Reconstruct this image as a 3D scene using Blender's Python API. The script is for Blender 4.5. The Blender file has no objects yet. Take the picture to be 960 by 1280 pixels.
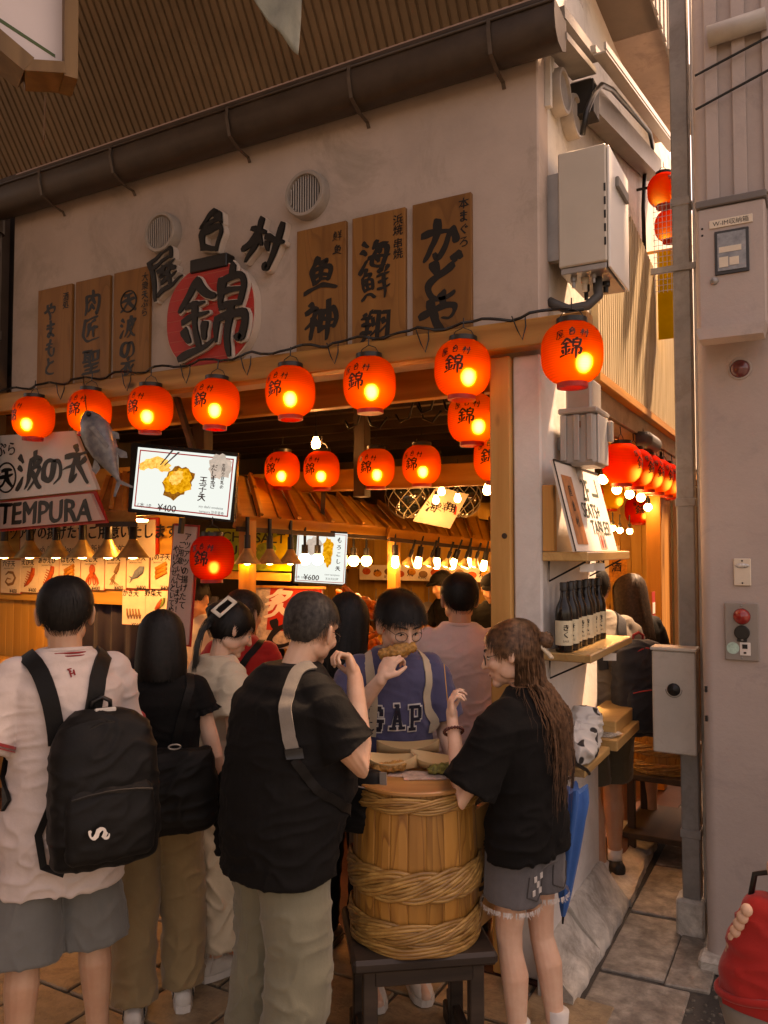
import bpy, bmesh, math, random
from mathutils import Vector, Matrix, Euler, noise
from mathutils.bvhtree import BVHTree
random.seed(7)
R_ = math.radians
V = Vector
SC = bpy.context.scene
COL = SC.collection
TMP = bpy.data.scenes.new('workbench')     # scratch scene for evaluating text and modifiers, removed at the end
def evaluated(o):
    TMP.collection.objects.link(o); vl = TMP.view_layers[0]; vl.update(); me = bpy.data.meshes.new_from_object(o.evaluated_get(vl.depsgraph)); bpy.data.objects.remove(o); return me

# ------------------------------------------------------------------ camera
CAM = V((1.07, -3.38, 1.85)); YAW = R_(28.7); PITCH = R_(2.52); FPX = 1000.0
cd = bpy.data.cameras.new('camera'); cd.sensor_fit = 'HORIZONTAL'; cd.sensor_width = 36
cd.lens = FPX / 960 * 36; cd.clip_start = .05; cd.clip_end = 400
co = bpy.data.objects.new('camera', cd); COL.objects.link(co)
co.location = CAM; co.rotation_euler = (math.pi / 2 + PITCH, 0, YAW); SC.camera = co

# ------------------------------------------------------------------ sky, sun, exposure
SUN_EL, SUN_AZ = R_(60), R_(22)      # azimuth measured clockwise from +Y (down the alley)
w = bpy.data.worlds.new('World'); SC.world = w; w.use_nodes = True
nt = w.node_tree; bg = nt.nodes['Background']
sky = nt.nodes.new('ShaderNodeTexSky'); sky.sky_type = 'NISHITA'; sky.sun_disc = False
sky.sun_elevation = SUN_EL; sky.sun_rotation = SUN_AZ; sky.dust_density = 4.0; sky.air_density = 1.0; sky.ozone_density = .6
nt.links.new(sky.outputs[0], bg.inputs[0]); bg.inputs[1].default_value = .085
sl = bpy.data.lights.new('sun', 'SUN'); sl.energy = 4.0; sl.angle = R_(3); sl.color = (1, .93, .82)
so = bpy.data.objects.new('sun', sl); COL.objects.link(so)
sd = V((math.sin(SUN_AZ) * math.cos(SUN_EL), math.cos(SUN_AZ) * math.cos(SUN_EL), math.sin(SUN_EL)))
so.rotation_euler = sd.to_track_quat('Z', 'Y').to_euler(); so.location = (3, 3, 12)
vs = SC.view_settings; vs.view_transform = 'Standard'; vs.look = 'None'; vs.gamma = 1; vs.exposure = 2.35
vs.use_white_balance = True; vs.white_balance_temperature = 13500; vs.white_balance_tint = 34
cy = SC.cycles; cy.max_bounces = 7; cy.diffuse_bounces = 3; cy.glossy_bounces = 3; cy.transmission_bounces = 5
cy.transparent_max_bounces = 8; cy.sample_clamp_indirect = 4; cy.caustics_reflective = False; cy.caustics_refractive = False
cy.use_denoising = True

# ------------------------------------------------------------------ pixel helpers (photograph pixel -> point on a chosen real plane)
_f = V((-math.sin(YAW) * math.cos(PITCH), math.cos(YAW) * math.cos(PITCH), math.sin(PITCH)))
_r = V((math.cos(YAW), math.sin(YAW), 0)); _u = _r.cross(_f)
def ray(px, py): return _f + _r * ((px - 480) / FPX) + _u * ((640 - py) / FPX)
def onp(px, py, ax, v):
    d = ray(px, py); return CAM + d * ((v - CAM[ax]) / d[ax])
def PX(px, py, x): return onp(px, py, 0, x)
def PY(px, py, y): return onp(px, py, 1, y)
def PZ(px, py, z): return onp(px, py, 2, z)
def PD(px, py, d): return CAM + ray(px, py) * d
AWAY = YAW                                  # rotation about z of something that faces away from the street

# ------------------------------------------------------------------ mesh builder
class MB:
    def __init__(s): s.v = []; s.f = []
    def add(s, vs, fs, M=None):
        n = len(s.v)
        s.v += [M @ V(p) for p in vs] if M else [V(p) for p in vs]
        s.f += [tuple(i + n for i in f) for f in fs]; return s
    def box(s, c, d, R=None, ch=0.):
        M = Matrix.Translation(c) @ (R.to_4x4() if R else Matrix())
        bm = bmesh.new(); bmesh.ops.create_cube(bm, size=1)
        for q in bm.verts: q.co = V((q.co.x * d[0], q.co.y * d[1], q.co.z * d[2]))
        if ch: bmesh.ops.bevel(bm, geom=list(bm.edges), offset=min(ch, min(d) * .3), segments=1, affect='EDGES')
        bm.verts.index_update()
        s.add([q.co.copy() for q in bm.verts], [[q.index for q in f.verts] for f in bm.faces], M); bm.free(); return s
    def bb(s, a, b, ch=0.):
        a = V(a); b = V(b); return s.box((a + b) / 2, [abs(t) for t in (b - a)], None, ch)
    def bar(s, a, b, wd, th, up=(0, 0, 1), ch=0.):
        a = V(a); b = V(b); y = (b - a); L = y.length; y.normalize(); z = V(up); z = (z - y * z.dot(y))
        if z.length < 1e-4: z = y.orthogonal()
        z.normalize(); x = y.cross(z); R = Matrix((x, y, z)).transposed()
        return s.box((a + b) / 2, (wd, L, th), R, ch)
    def tube(s, pts, rad, n=10, cap=True, flat=1., up=None):
        pts = [V(p) for p in pts]; m = len(pts)
        rad = [rad] * m if not hasattr(rad, '__len__') else rad
        t0 = (pts[1] - pts[0]).normalized(); x = V(up) if up else t0.orthogonal()
        x = (x - t0 * x.dot(t0)).normalized(); rings = []
        for i in range(m):
            t = (pts[min(i + 1, m - 1)] - pts[max(i - 1, 0)]).normalized()
            x = (x - t * x.dot(t)); x = x.normalized() if x.length > 1e-5 else t.orthogonal().normalized()
            y = t.cross(x); rings.append([pts[i] + (x * math.cos(a) + y * math.sin(a) * flat) * rad[i] for a in [2 * math.pi * k / n for k in range(n)]])
        b = len(s.v)
        for r in rings: s.v += r
        for i in range(m - 1):
            for k in range(n):
                s.f.append((b + i * n + k, b + i * n + (k + 1) % n, b + (i + 1) * n + (k + 1) % n, b + (i + 1) * n + k))
        if cap: s.f.append(tuple(b + k for k in range(n))[::-1]); s.f.append(tuple(b + (m - 1) * n + k for k in range(n)))
        return s
    def cap(s, pts, rad, n=12):             # capsule chain with rounded ends
        pts = [V(p) for p in pts]; rad = list(rad) if hasattr(rad, '__len__') else [rad] * len(pts)
        a = (pts[0] - pts[1]).normalized(); b = (pts[-1] - pts[-2]).normalized()
        P = [pts[0] + a * rad[0] * k for k in (.97, .8, .5)] + pts + [pts[-1] + b * rad[-1] * k for k in (.5, .8, .97)]
        Q = [rad[0] * k for k in (.25, .6, .87)] + rad + [rad[-1] * k for k in (.87, .6, .25)]
        return s.tube(P, Q, n)
    def lathe(s, prof, n=24, M=None, closed=False):
        vs = [(r * math.cos(2 * math.pi * k / n), r * math.sin(2 * math.pi * k / n), z) for r, z in prof for k in range(n)]
        m = len(prof); fs = [(i * n + k, i * n + (k + 1) % n, (i + 1) * n + (k + 1) % n, (i + 1) * n + k) for i in range(m - 1) for k in range(n)]
        if prof[0][0] > 1e-5: fs.append(tuple(range(n))[::-1])
        if prof[-1][0] > 1e-5: fs.append(tuple((m - 1) * n + k for k in range(n)))
        return s.add(vs, fs, M)
    def ell(s, c, r, R=None, n=14, m=10):
        M = Matrix.Translation(c) @ (R.to_4x4() if R else Matrix())
        vs = [(0, 0, r[2])]; fs = []
        for i in range(1, m):
            t = math.pi * i / m
            vs += [(r[0] * math.sin(t) * math.cos(2 * math.pi * k / n), r[1] * math.sin(t) * math.sin(2 * math.pi * k / n), r[2] * math.cos(t)) for k in range(n)]
        vs.append((0, 0, -r[2])); L = len(vs) - 1
        for k in range(n):
            fs.append((0, 1 + k, 1 + (k + 1) % n)); fs.append((L, L - n + (k + 1) % n, L - n + k))
        for i in range(m - 2):
            for k in range(n):
                a = 1 + i * n; fs.append((a + k, a + n + k, a + n + (k + 1) % n, a + (k + 1) % n))
        return s.add(vs, fs, M)
    def loft(s, rings, n=24):               # rings: (center, ax, ay[, exponent, tilt matrix])
        b = len(s.v)
        for rg in rings:
            c, ax, ay = V(rg[0]), rg[1], rg[2]; e = rg[3] if len(rg) > 3 else 2.; T = rg[4] if len(rg) > 4 else None
            for k in range(n):
                a = 2 * math.pi * k / n; ca, sa = math.cos(a), math.sin(a)
                p = V((ax * math.copysign(abs(ca) ** (2 / e), ca), ay * math.copysign(abs(sa) ** (2 / e), sa), 0))
                s.v.append(c + (T @ p if T else p))
        for i in range(len(rings) - 1):
            for k in range(n):
                s.f.append((b + i * n + k, b + i * n + (k + 1) % n, b + (i + 1) * n + (k + 1) % n, b + (i + 1) * n + k))
        s.f.append(tuple(b + k for k in range(n))[::-1]); s.f.append(tuple(b + (len(rings) - 1) * n + k for k in range(n)))
        return s
    def prism(s, poly, O, X, Y, th):        # outline in a plane, given a real thickness along X x Y (front at +)
        X = V(X); Y = V(Y); O = V(O); N = X.cross(Y).normalized(); n = len(poly); b = len(s.v)
        s.v += [O + X * x + Y * y for x, y in poly] + [O + X * x + Y * y - N * th for x, y in poly]
        s.f.append(tuple(b + i for i in range(n))); s.f.append(tuple(b + n + i for i in range(n))[::-1])
        for i in range(n): s.f.append((b + i, b + n + i, b + n + (i + 1) % n, b + (i + 1) % n))
        return s
    def ribbon(s, pts, nrm, wd, th=.003):   # strap with thickness
        pts = [V(p) for p in pts]; m = len(pts); b = len(s.v)
        for i in range(m):
            t = (pts[min(i + 1, m - 1)] - pts[max(i - 1, 0)]).normalized(); n_ = V(nrm[i]).normalized(); x = t.cross(n_).normalized()
            w_ = wd[i] if hasattr(wd, '__len__') else wd
            s.v += [pts[i] - x * w_ / 2, pts[i] + x * w_ / 2, pts[i] + x * w_ / 2 + n_ * th, pts[i] - x * w_ / 2 + n_ * th]
        for i in range(m - 1):
            for k in range(4): s.f.append((b + 4 * i + k, b + 4 * i + (k + 1) % 4, b + 4 * i + 4 + (k + 1) % 4, b + 4 * i + 4 + k))
        s.f.append((b + 3, b + 2, b + 1, b)); e = b + 4 * (m - 1); s.f.append((e, e + 1, e + 2, e + 3)); return s
    def mesh(s, name='m'):
        me = bpy.data.meshes.new(name); me.from_pydata([tuple(p) for p in s.v], [], s.f); me.update(); return me

def WM(o):
    m = o.matrix_basis.copy()
    return (WM(o.parent) @ m) if o.parent else m
def fixn(me):
    bm = bmesh.new(); bm.from_mesh(me); bmesh.ops.recalc_face_normals(bm, faces=bm.faces); bm.to_mesh(me); bm.free()
def props(o, label=None, cat=None, group=None, kind=None):
    if label: o['label'] = label
    if cat: o['category'] = cat
    if group: o['group'] = group
    if kind: o['kind'] = kind
    return o
def link(name, me, parent=None, mat=None, smooth=False, auto=None):
    o = bpy.data.objects.new(name, me); COL.objects.link(o)
    if parent: o.parent = parent
    if mat is not None and not me.materials: me.materials.append(mat)
    if smooth: me.shade_smooth()
    if auto:
        me.shade_smooth(); me.set_sharp_from_angle(angle=R_(auto))
    return o
def mk(name, mb, mat, parent=None, local=False, smooth=False, auto=None, fix=False):
    """mesh given in world space (or in the parent's space with local=True)"""
    me = mb.mesh(name) if isinstance(mb, MB) else mb
    if fix: fixn(me)
    if parent is not None:
        if not local: me.transform(WM(parent).inverted())
        return link(name, me, parent, mat, smooth, auto)
    if local: return link(name, me, None, mat, smooth, auto)
    xs = [q.co for q in me.vertices]; lo = V([min(p[i] for p in xs) for i in range(3)]); hi = V([max(p[i] for p in xs) for i in range(3)])
    b = V(((lo.x + hi.x) / 2, (lo.y + hi.y) / 2, lo.z)); me.transform(Matrix.Translation(-b))
    o = link(name, me, None, mat, smooth, auto); o.location = b; return o
def thing(name, label, cat, loc=(0, 0, 0), rz=0., group=None, R=None):
    o = bpy.data.objects.new(name, None); COL.objects.link(o); o.location = loc; o.empty_display_size = .05
    o.rotation_euler = R.to_euler() if R else (0, 0, rz)
    return props(o, label, cat, group)
def part(name, mesh, parent, loc=(0, 0, 0), rot=(0, 0, 0), sc=(1, 1, 1), kind=None):
    o = bpy.data.objects.new(name, mesh); COL.objects.link(o); o.parent = parent; o.location = loc; o.rotation_euler = rot; o.scale = sc
    if kind: o['kind'] = kind
    return o
def dup(root, loc, rot=(0, 0, 0), label=None, group=None, sc=None):
    def cp(o, par):
        c = o.copy(); COL.objects.link(c); c.parent = par
        for ch in list(o.children): cp(ch, c)
        return c
    r = cp(root, None); r.location = loc; r.rotation_euler = rot
    if sc: r.scale = sc
    if label: r['label'] = label
    if group: r['group'] = group
    return r

# ------------------------------------------------------------------ materials
_mats = {}
def _new(name):
    m = bpy.data.materials.new(name); m.use_nodes = True; n = m.node_tree; return m, n, n.nodes['Principled BSDF']
def _setspec(b, v): b.inputs['Specular IOR Level'].default_value = v
def _noise(n, sc, det=5, rough=.6, vec=None, dist=0.):
    t = n.nodes.new('ShaderNodeTexNoise'); t.inputs['Scale'].default_value = sc; t.inputs['Detail'].default_value = det
    t.inputs['Roughness'].default_value = rough; t.inputs['Distortion'].default_value = dist
    if vec: n.links.new(vec, t.inputs['Vector'])
    return t
def _ramp(n, fac, stops):
    r = n.nodes.new('ShaderNodeValToRGB'); e = r.color_ramp.elements
    while len(e) < len(stops): e.new(.5)
    for q, (p, c) in zip(e, stops): q.position = p; q.color = (*c, 1) if len(c) == 3 else c
    n.links.new(fac, r.inputs[0]); return r
def _bump(n, b, h, st, dist=.01, nrm=None):
    u = n.nodes.new('ShaderNodeBump'); u.inputs['Strength'].default_value = st; u.inputs['Distance'].default_value = dist
    n.links.new(h, u.inputs['Height'])
    if nrm: n.links.new(nrm, u.inputs['Normal'])
    n.links.new(u.outputs[0], b.inputs['Normal']); return u
def sh(c, k): return tuple(max(0, min(1, x * k)) for x in c)
def pm(name, col, rough=.6, var=.2, vs_=6, bump=.15, bs=90, metal=0., spec=.4, em=None, es=0., coat=0., world=False, stain=None):
    """plain painted / cloth / stone surface: mottled colour plus fine relief"""
    if name in _mats: return _mats[name]
    m, n, b = _new(name); tc = n.nodes.new('ShaderNodeTexCoord'); vec = tc.outputs['Object']
    if world: g = n.nodes.new('ShaderNodeNewGeometry'); vec = g.outputs['Position']
    t = _noise(n, vs_, 6, .65, vec)
    r = _ramp(n, t.outputs[0], [(.3, sh(col, 1 - var)), (.7, sh(col, 1 + var))]); cout = r.outputs[0]
    if stain:                               # blotches with a shape of their own: (colour, scale, amount)
        t2 = _noise(n, stain[1], 9, .75, vec, .6); r2 = _ramp(n, t2.outputs[0], [(.62 - stain[2] * .25, (0, 0, 0)), (.72, (1, 1, 1))])
        mx = n.nodes.new('ShaderNodeMixRGB'); n.links.new(r2.outputs[0], mx.inputs[0]); n.links.new(cout, mx.inputs[1]); mx.inputs[2].default_value = (*stain[0], 1); cout = mx.outputs[0]
    n.links.new(cout, b.inputs['Base Color']); b.inputs['Roughness'].default_value = rough; b.inputs['Metallic'].default_value = metal; _setspec(b, spec)
    rr = _ramp(n, t.outputs[0], [(.3, (rough * .85,) * 3), (.75, (min(1, rough * 1.15),) * 3)]); n.links.new(rr.outputs[0], b.inputs['Roughness'])
    if coat: b.inputs['Coat Weight'].default_value = coat
    if bump: q = _noise(n, bs, 6, .6, vec); _bump(n, b, q.outputs[0], bump, .004)
    if em: b.inputs['Emission Color'].default_value = (*em, 1); b.inputs['Emission Strength'].default_value = es
    _mats[name] = m; return m
def wood(name, c1, c2, ax=0, rough=.5, fine=1., coat=0., knots=True, spec=.35, figure=0.):
    """timber with the grain along local axis ax"""
    key = f'{name}_{ax}'
    if key in _mats: return _mats[key]
    m, n, b = _new(key); tc = n.nodes.new('ShaderNodeTexCoord'); oi = n.nodes.new('ShaderNodeObjectInfo')
    mp = n.nodes.new('ShaderNodeMapping'); sc = [9 * fine] * 3; sc[ax] = .8 * fine; mp.inputs['Scale'].default_value = sc
    mu = n.nodes.new('ShaderNodeMath'); mu.operation = 'MULTIPLY'; mu.inputs[1].default_value = 37.; n.links.new(oi.outputs['Random'], mu.inputs[0])
    cx = n.nodes.new('ShaderNodeCombineXYZ')
    for i in range(3): n.links.new(mu.outputs[0], cx.inputs[i])
    n.links.new(tc.outputs['Object'], mp.inputs['Vector']); n.links.new(cx.outputs[0], mp.inputs['Location'])
    t = _noise(n, 1.6, 6, .62, mp.outputs[0], .9)
    wv = n.nodes.new('ShaderNodeTexWave'); wv.wave_type = 'RINGS'; wv.rings_direction = 'XYZ'[ax]; wv.inputs['Scale'].default_value = .35; wv.inputs['Distortion'].default_value = 9; wv.inputs['Detail'].default_value = 3
    n.links.new(mp.outputs[0], wv.inputs['Vector'])
    mx = n.nodes.new('ShaderNodeMixRGB'); mx.inputs[0].default_value = .22; n.links.new(t.outputs[0], mx.inputs[1]); n.links.new(wv.outputs['Fac'], mx.inputs[2])
    if figure:                              # flame figure: contour lines of a noise stretched along the grain
        mf = n.nodes.new('ShaderNodeMapping'); sf = [7. * fine] * 3; sf[ax] = 1.1 * fine; mf.inputs['Scale'].default_value = sf; n.links.new(tc.outputs['Object'], mf.inputs['Vector']); n.links.new(cx.outputs[0], mf.inputs['Location'])
        tf = _noise(n, .9, 1.5, .5, mf.outputs[0], .3); m1 = n.nodes.new('ShaderNodeMath'); m1.operation = 'MULTIPLY'; m1.inputs[1].default_value = 11.; m2 = n.nodes.new('ShaderNodeMath'); m2.operation = 'FRACT'; n.links.new(tf.outputs[0], m1.inputs[0]); n.links.new(m1.outputs[0], m2.inputs[0])
        rf_ = _ramp(n, m2.outputs[0], [(0., (.25,) * 3), (.08, (.72,) * 3), (.75, (.62,) * 3), (1., (.3,) * 3)]); mz = n.nodes.new('ShaderNodeMixRGB'); mz.inputs[0].default_value = figure; n.links.new(mx.outputs[0], mz.inputs[1]); n.links.new(rf_.outputs[0], mz.inputs[2]); mx = mz
    r = _ramp(n, mx.outputs[0], [(.22, c2), (.5, tuple((a + d) / 2 for a, d in zip(c1, c2))), (.75, c1)]); cout = r.outputs[0]
    if knots:
        mk_ = n.nodes.new('ShaderNodeMapping'); sk = [5.] * 3; sk[ax] = 2.2; mk_.inputs['Scale'].default_value = sk; n.links.new(tc.outputs['Object'], mk_.inputs['Vector']); n.links.new(cx.outputs[0], mk_.inputs['Location'])
        vo = n.nodes.new('ShaderNodeTexVoronoi'); vo.inputs['Scale'].default_value = 1.; n.links.new(mk_.outputs[0], vo.inputs['Vector'])
        rk = _ramp(n, vo.outputs['Distance'], [(.05, (1, 1, 1)), (.12, (0, 0, 0))]); k = n.nodes.new('ShaderNodeMixRGB'); n.links.new(rk.outputs[0], k.inputs[0]); n.links.new(cout, k.inputs[1]); k.inputs[2].default_value = (*sh(c2, .35), 1); cout = k.outputs[0]
    hv = n.nodes.new('ShaderNodeHueSaturation'); q = n.nodes.new('ShaderNodeMapRange'); q.inputs[3].default_value = .8; q.inputs[4].default_value = 1.15
    n.links.new(oi.outputs['Random'], q.inputs[0]); n.links.new(q.outputs[0], hv.inputs['Value']); n.links.new(cout, hv.inputs['Color'])
    n.links.new(hv.outputs[0], b.inputs['Base Color']); b.inputs['Roughness'].default_value = rough; _setspec(b, spec)
    if coat: b.inputs['Coat Weight'].default_value = coat; b.inputs['Coat Roughness'].default_value = .25
    _bump(n, b, mx.outputs[0], .25, .003); _mats[key] = m; return m
def cloth(name, col, weave=420, rough=.85, var=.12, sheen=.2, bump=.25):
    if name in _mats: return _mats[name]
    m, n, b = _new(name); tc = n.nodes.new('ShaderNodeTexCoord')
    t = _noise(n, 5, 5, .6, tc.outputs['Object']); r = _ramp(n, t.outputs[0], [(.3, sh(col, 1 - var)), (.7, sh(col, 1 + var))])
    n.links.new(r.outputs[0], b.inputs['Base Color']); b.inputs['Roughness'].default_value = rough; _setspec(b, .2)
    b.inputs['Sheen Weight'].default_value = sheen; b.inputs['Sheen Roughness'].default_value = .5
    q = _noise(n, weave, 2, .5, tc.outputs['Object']); q2 = _noise(n, 22, 4, .6, tc.outputs['Object'])
    u1 = n.nodes.new('ShaderNodeBump'); u1.inputs['Strength'].default_value = bump; u1.inputs['Distance'].default_value = .012; n.links.new(q2.outputs[0], u1.inputs['Height'])
    _bump(n, b, q.outputs[0], bump, .002, u1.outputs[0]); _mats[name] = m; return m
def skinm(name, col):
    if name in _mats: return _mats[name]
    m, n, b = _new(name); tc = n.nodes.new('ShaderNodeTexCoord'); t = _noise(n, 14, 5, .6, tc.outputs['Object'])
    r = _ramp(n, t.outputs[0], [(.3, (col[0] * .95, col[1] * .82, col[2] * .78)), (.7, sh(col, 1.06))]); n.links.new(r.outputs[0], b.inputs['Base Color'])
    b.inputs['Roughness'].default_value = .5; _setspec(b, .35); b.inputs['Subsurface Weight'].default_value = .12; b.inputs['Subsurface Radius'].default_value = (.012, .005, .003); b.inputs['Subsurface Scale'].default_value = .5
    q = _noise(n, 160, 3, .5, tc.outputs['Object']); _bump(n, b, q.outputs[0], .12, .002); _mats[name] = m; return m
def hairm(name, col, rough=.55):
    if name in _mats: return _mats[name]
    m, n, b = _new(name); tc = n.nodes.new('ShaderNodeTexCoord'); t = _noise(n, 60, 3, .5, tc.outputs['Object'])
    r = _ramp(n, t.outputs[0], [(.3, sh(col, .5)), (.7, sh(col, 1.8))]); n.links.new(r.outputs[0], b.inputs['Base Color']); b.inputs['Roughness'].default_value = rough; _setspec(b, .3)
    _mats[name] = m; return m
def emit(name, col, st):
    if name in _mats: return _mats[name]
    m = bpy.data.materials.new(name); m.use_nodes = True; n = m.node_tree; n.nodes.clear(); e = n.nodes.new('ShaderNodeEmission'); o = n.nodes.new('ShaderNodeOutputMaterial')
    e.inputs[0].default_value = (*col, 1); e.inputs[1].default_value = st; n.links.new(e.outputs[0], o.inputs[0]); _mats[name] = m; return m
def emit2(name, c1, c2, sc, st):
    if name in _mats: return _mats[name]
    m = emit(name, c1, st); n = m.node_tree; e = [q for q in n.nodes if q.type == 'EMISSION'][0]; tc = n.nodes.new('ShaderNodeTexCoord'); t = _noise(n, sc, 5, .7, tc.outputs['Object']); r = _ramp(n, t.outputs[0], [(.35, c1), (.65, c2)]); n.links.new(r.outputs[0], e.inputs[0]); return m
def paper(name, col, tcol, thr=.5):
    """thin lantern paper: diffuse outside, light of the bulb inside passes through"""
    if name in _mats: return _mats[name]
    m = bpy.data.materials.new(name); m.use_nodes = True; n = m.node_tree; n.nodes.clear(); o = n.nodes.new('ShaderNodeOutputMaterial')
    d = n.nodes.new('ShaderNodeBsdfDiffuse'); t = n.nodes.new('ShaderNodeBsdfTranslucent'); g = n.nodes.new('ShaderNodeBsdfRefraction')
    tc = n.nodes.new('ShaderNodeTexCoord'); q = _noise(n, 30, 4, .6, tc.outputs['Object']); r = _ramp(n, q.outputs[0], [(.3, sh(tcol, .85)), (.7, sh(tcol, 1.1))])
    wv = n.nodes.new('ShaderNodeTexWave'); wv.wave_type = 'BANDS'; wv.bands_direction = 'Z'; wv.inputs['Scale'].default_value = 33.; n.links.new(tc.outputs['Object'], wv.inputs['Vector']); rw = _ramp(n, wv.outputs['Fac'], [(.05, (.5,) * 3), (.4, (1, 1, 1))]); mw = n.nodes.new('ShaderNodeMixRGB'); mw.blend_type = 'MULTIPLY'; mw.inputs[0].default_value = 1; n.links.new(r.outputs[0], mw.inputs[1]); n.links.new(rw.outputs[0], mw.inputs[2]); r = mw
    d.inputs[0].default_value = (*col, 1); n.links.new(r.outputs[0], t.inputs[0]); g.inputs[0].default_value = (1, .72 + tcol[1], .3 + tcol[2], 1); g.inputs['Roughness'].default_value = .62; g.inputs['IOR'].default_value = 1.7
    a = n.nodes.new('ShaderNodeMixShader'); a.inputs[0].default_value = .34; n.links.new(t.outputs[0], a.inputs[1]); n.links.new(g.outputs[0], a.inputs[2])
    c = n.nodes.new('ShaderNodeMixShader'); c.inputs[0].default_value = thr; n.links.new(d.outputs[0], c.inputs[1]); n.links.new(a.outputs[0], c.inputs[2])
    n.links.new(c.outputs[0], o.inputs[0]); _mats[name] = m; return m
def glass(name, col, rough=.03, alpha=1.):
    if name in _mats: return _mats[name]
    m, n, b = _new(name); b.inputs['Base Color'].default_value = (*col, 1); b.inputs['Roughness'].default_value = rough; b.inputs['Transmission Weight'].default_value = alpha; b.inputs['IOR'].default_value = 1.45
    _mats[name] = m; return m

INK = pm('ink_black', (.004, .0035, .003), .5, .2, 30, 0)
BLACKM = pm('black_metal', (.007, .0065, .006), .42, .3, 12, .1)
WHITE = pm('white_board', (.72, .66, .60), .5, .06, 4, .05)
RED = pm('red_paint', (.45, .03, .025), .5, .2, 8, .06)
CREAM = pm('cream_card', (.68, .58, .46), .6, .1, 10, .04)
PINE = lambda ax: wood('pine_timber', (.74, .38, .13), (.54, .235, .065), ax, .5)
ORANGEW = lambda ax: wood('orange_timber', (.64, .30, .09), (.36, .135, .032), ax, .5)
DARKW = lambda ax: wood('dark_timber', (.075, .042, .024), (.028, .016, .010), ax, .6, knots=False)
STEEL = pm('grey_steel', (.30, .285, .27), .42, .15, 6, .08, metal=.5)

# ------------------------------------------------------------------ lettering
_gc = {}
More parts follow.
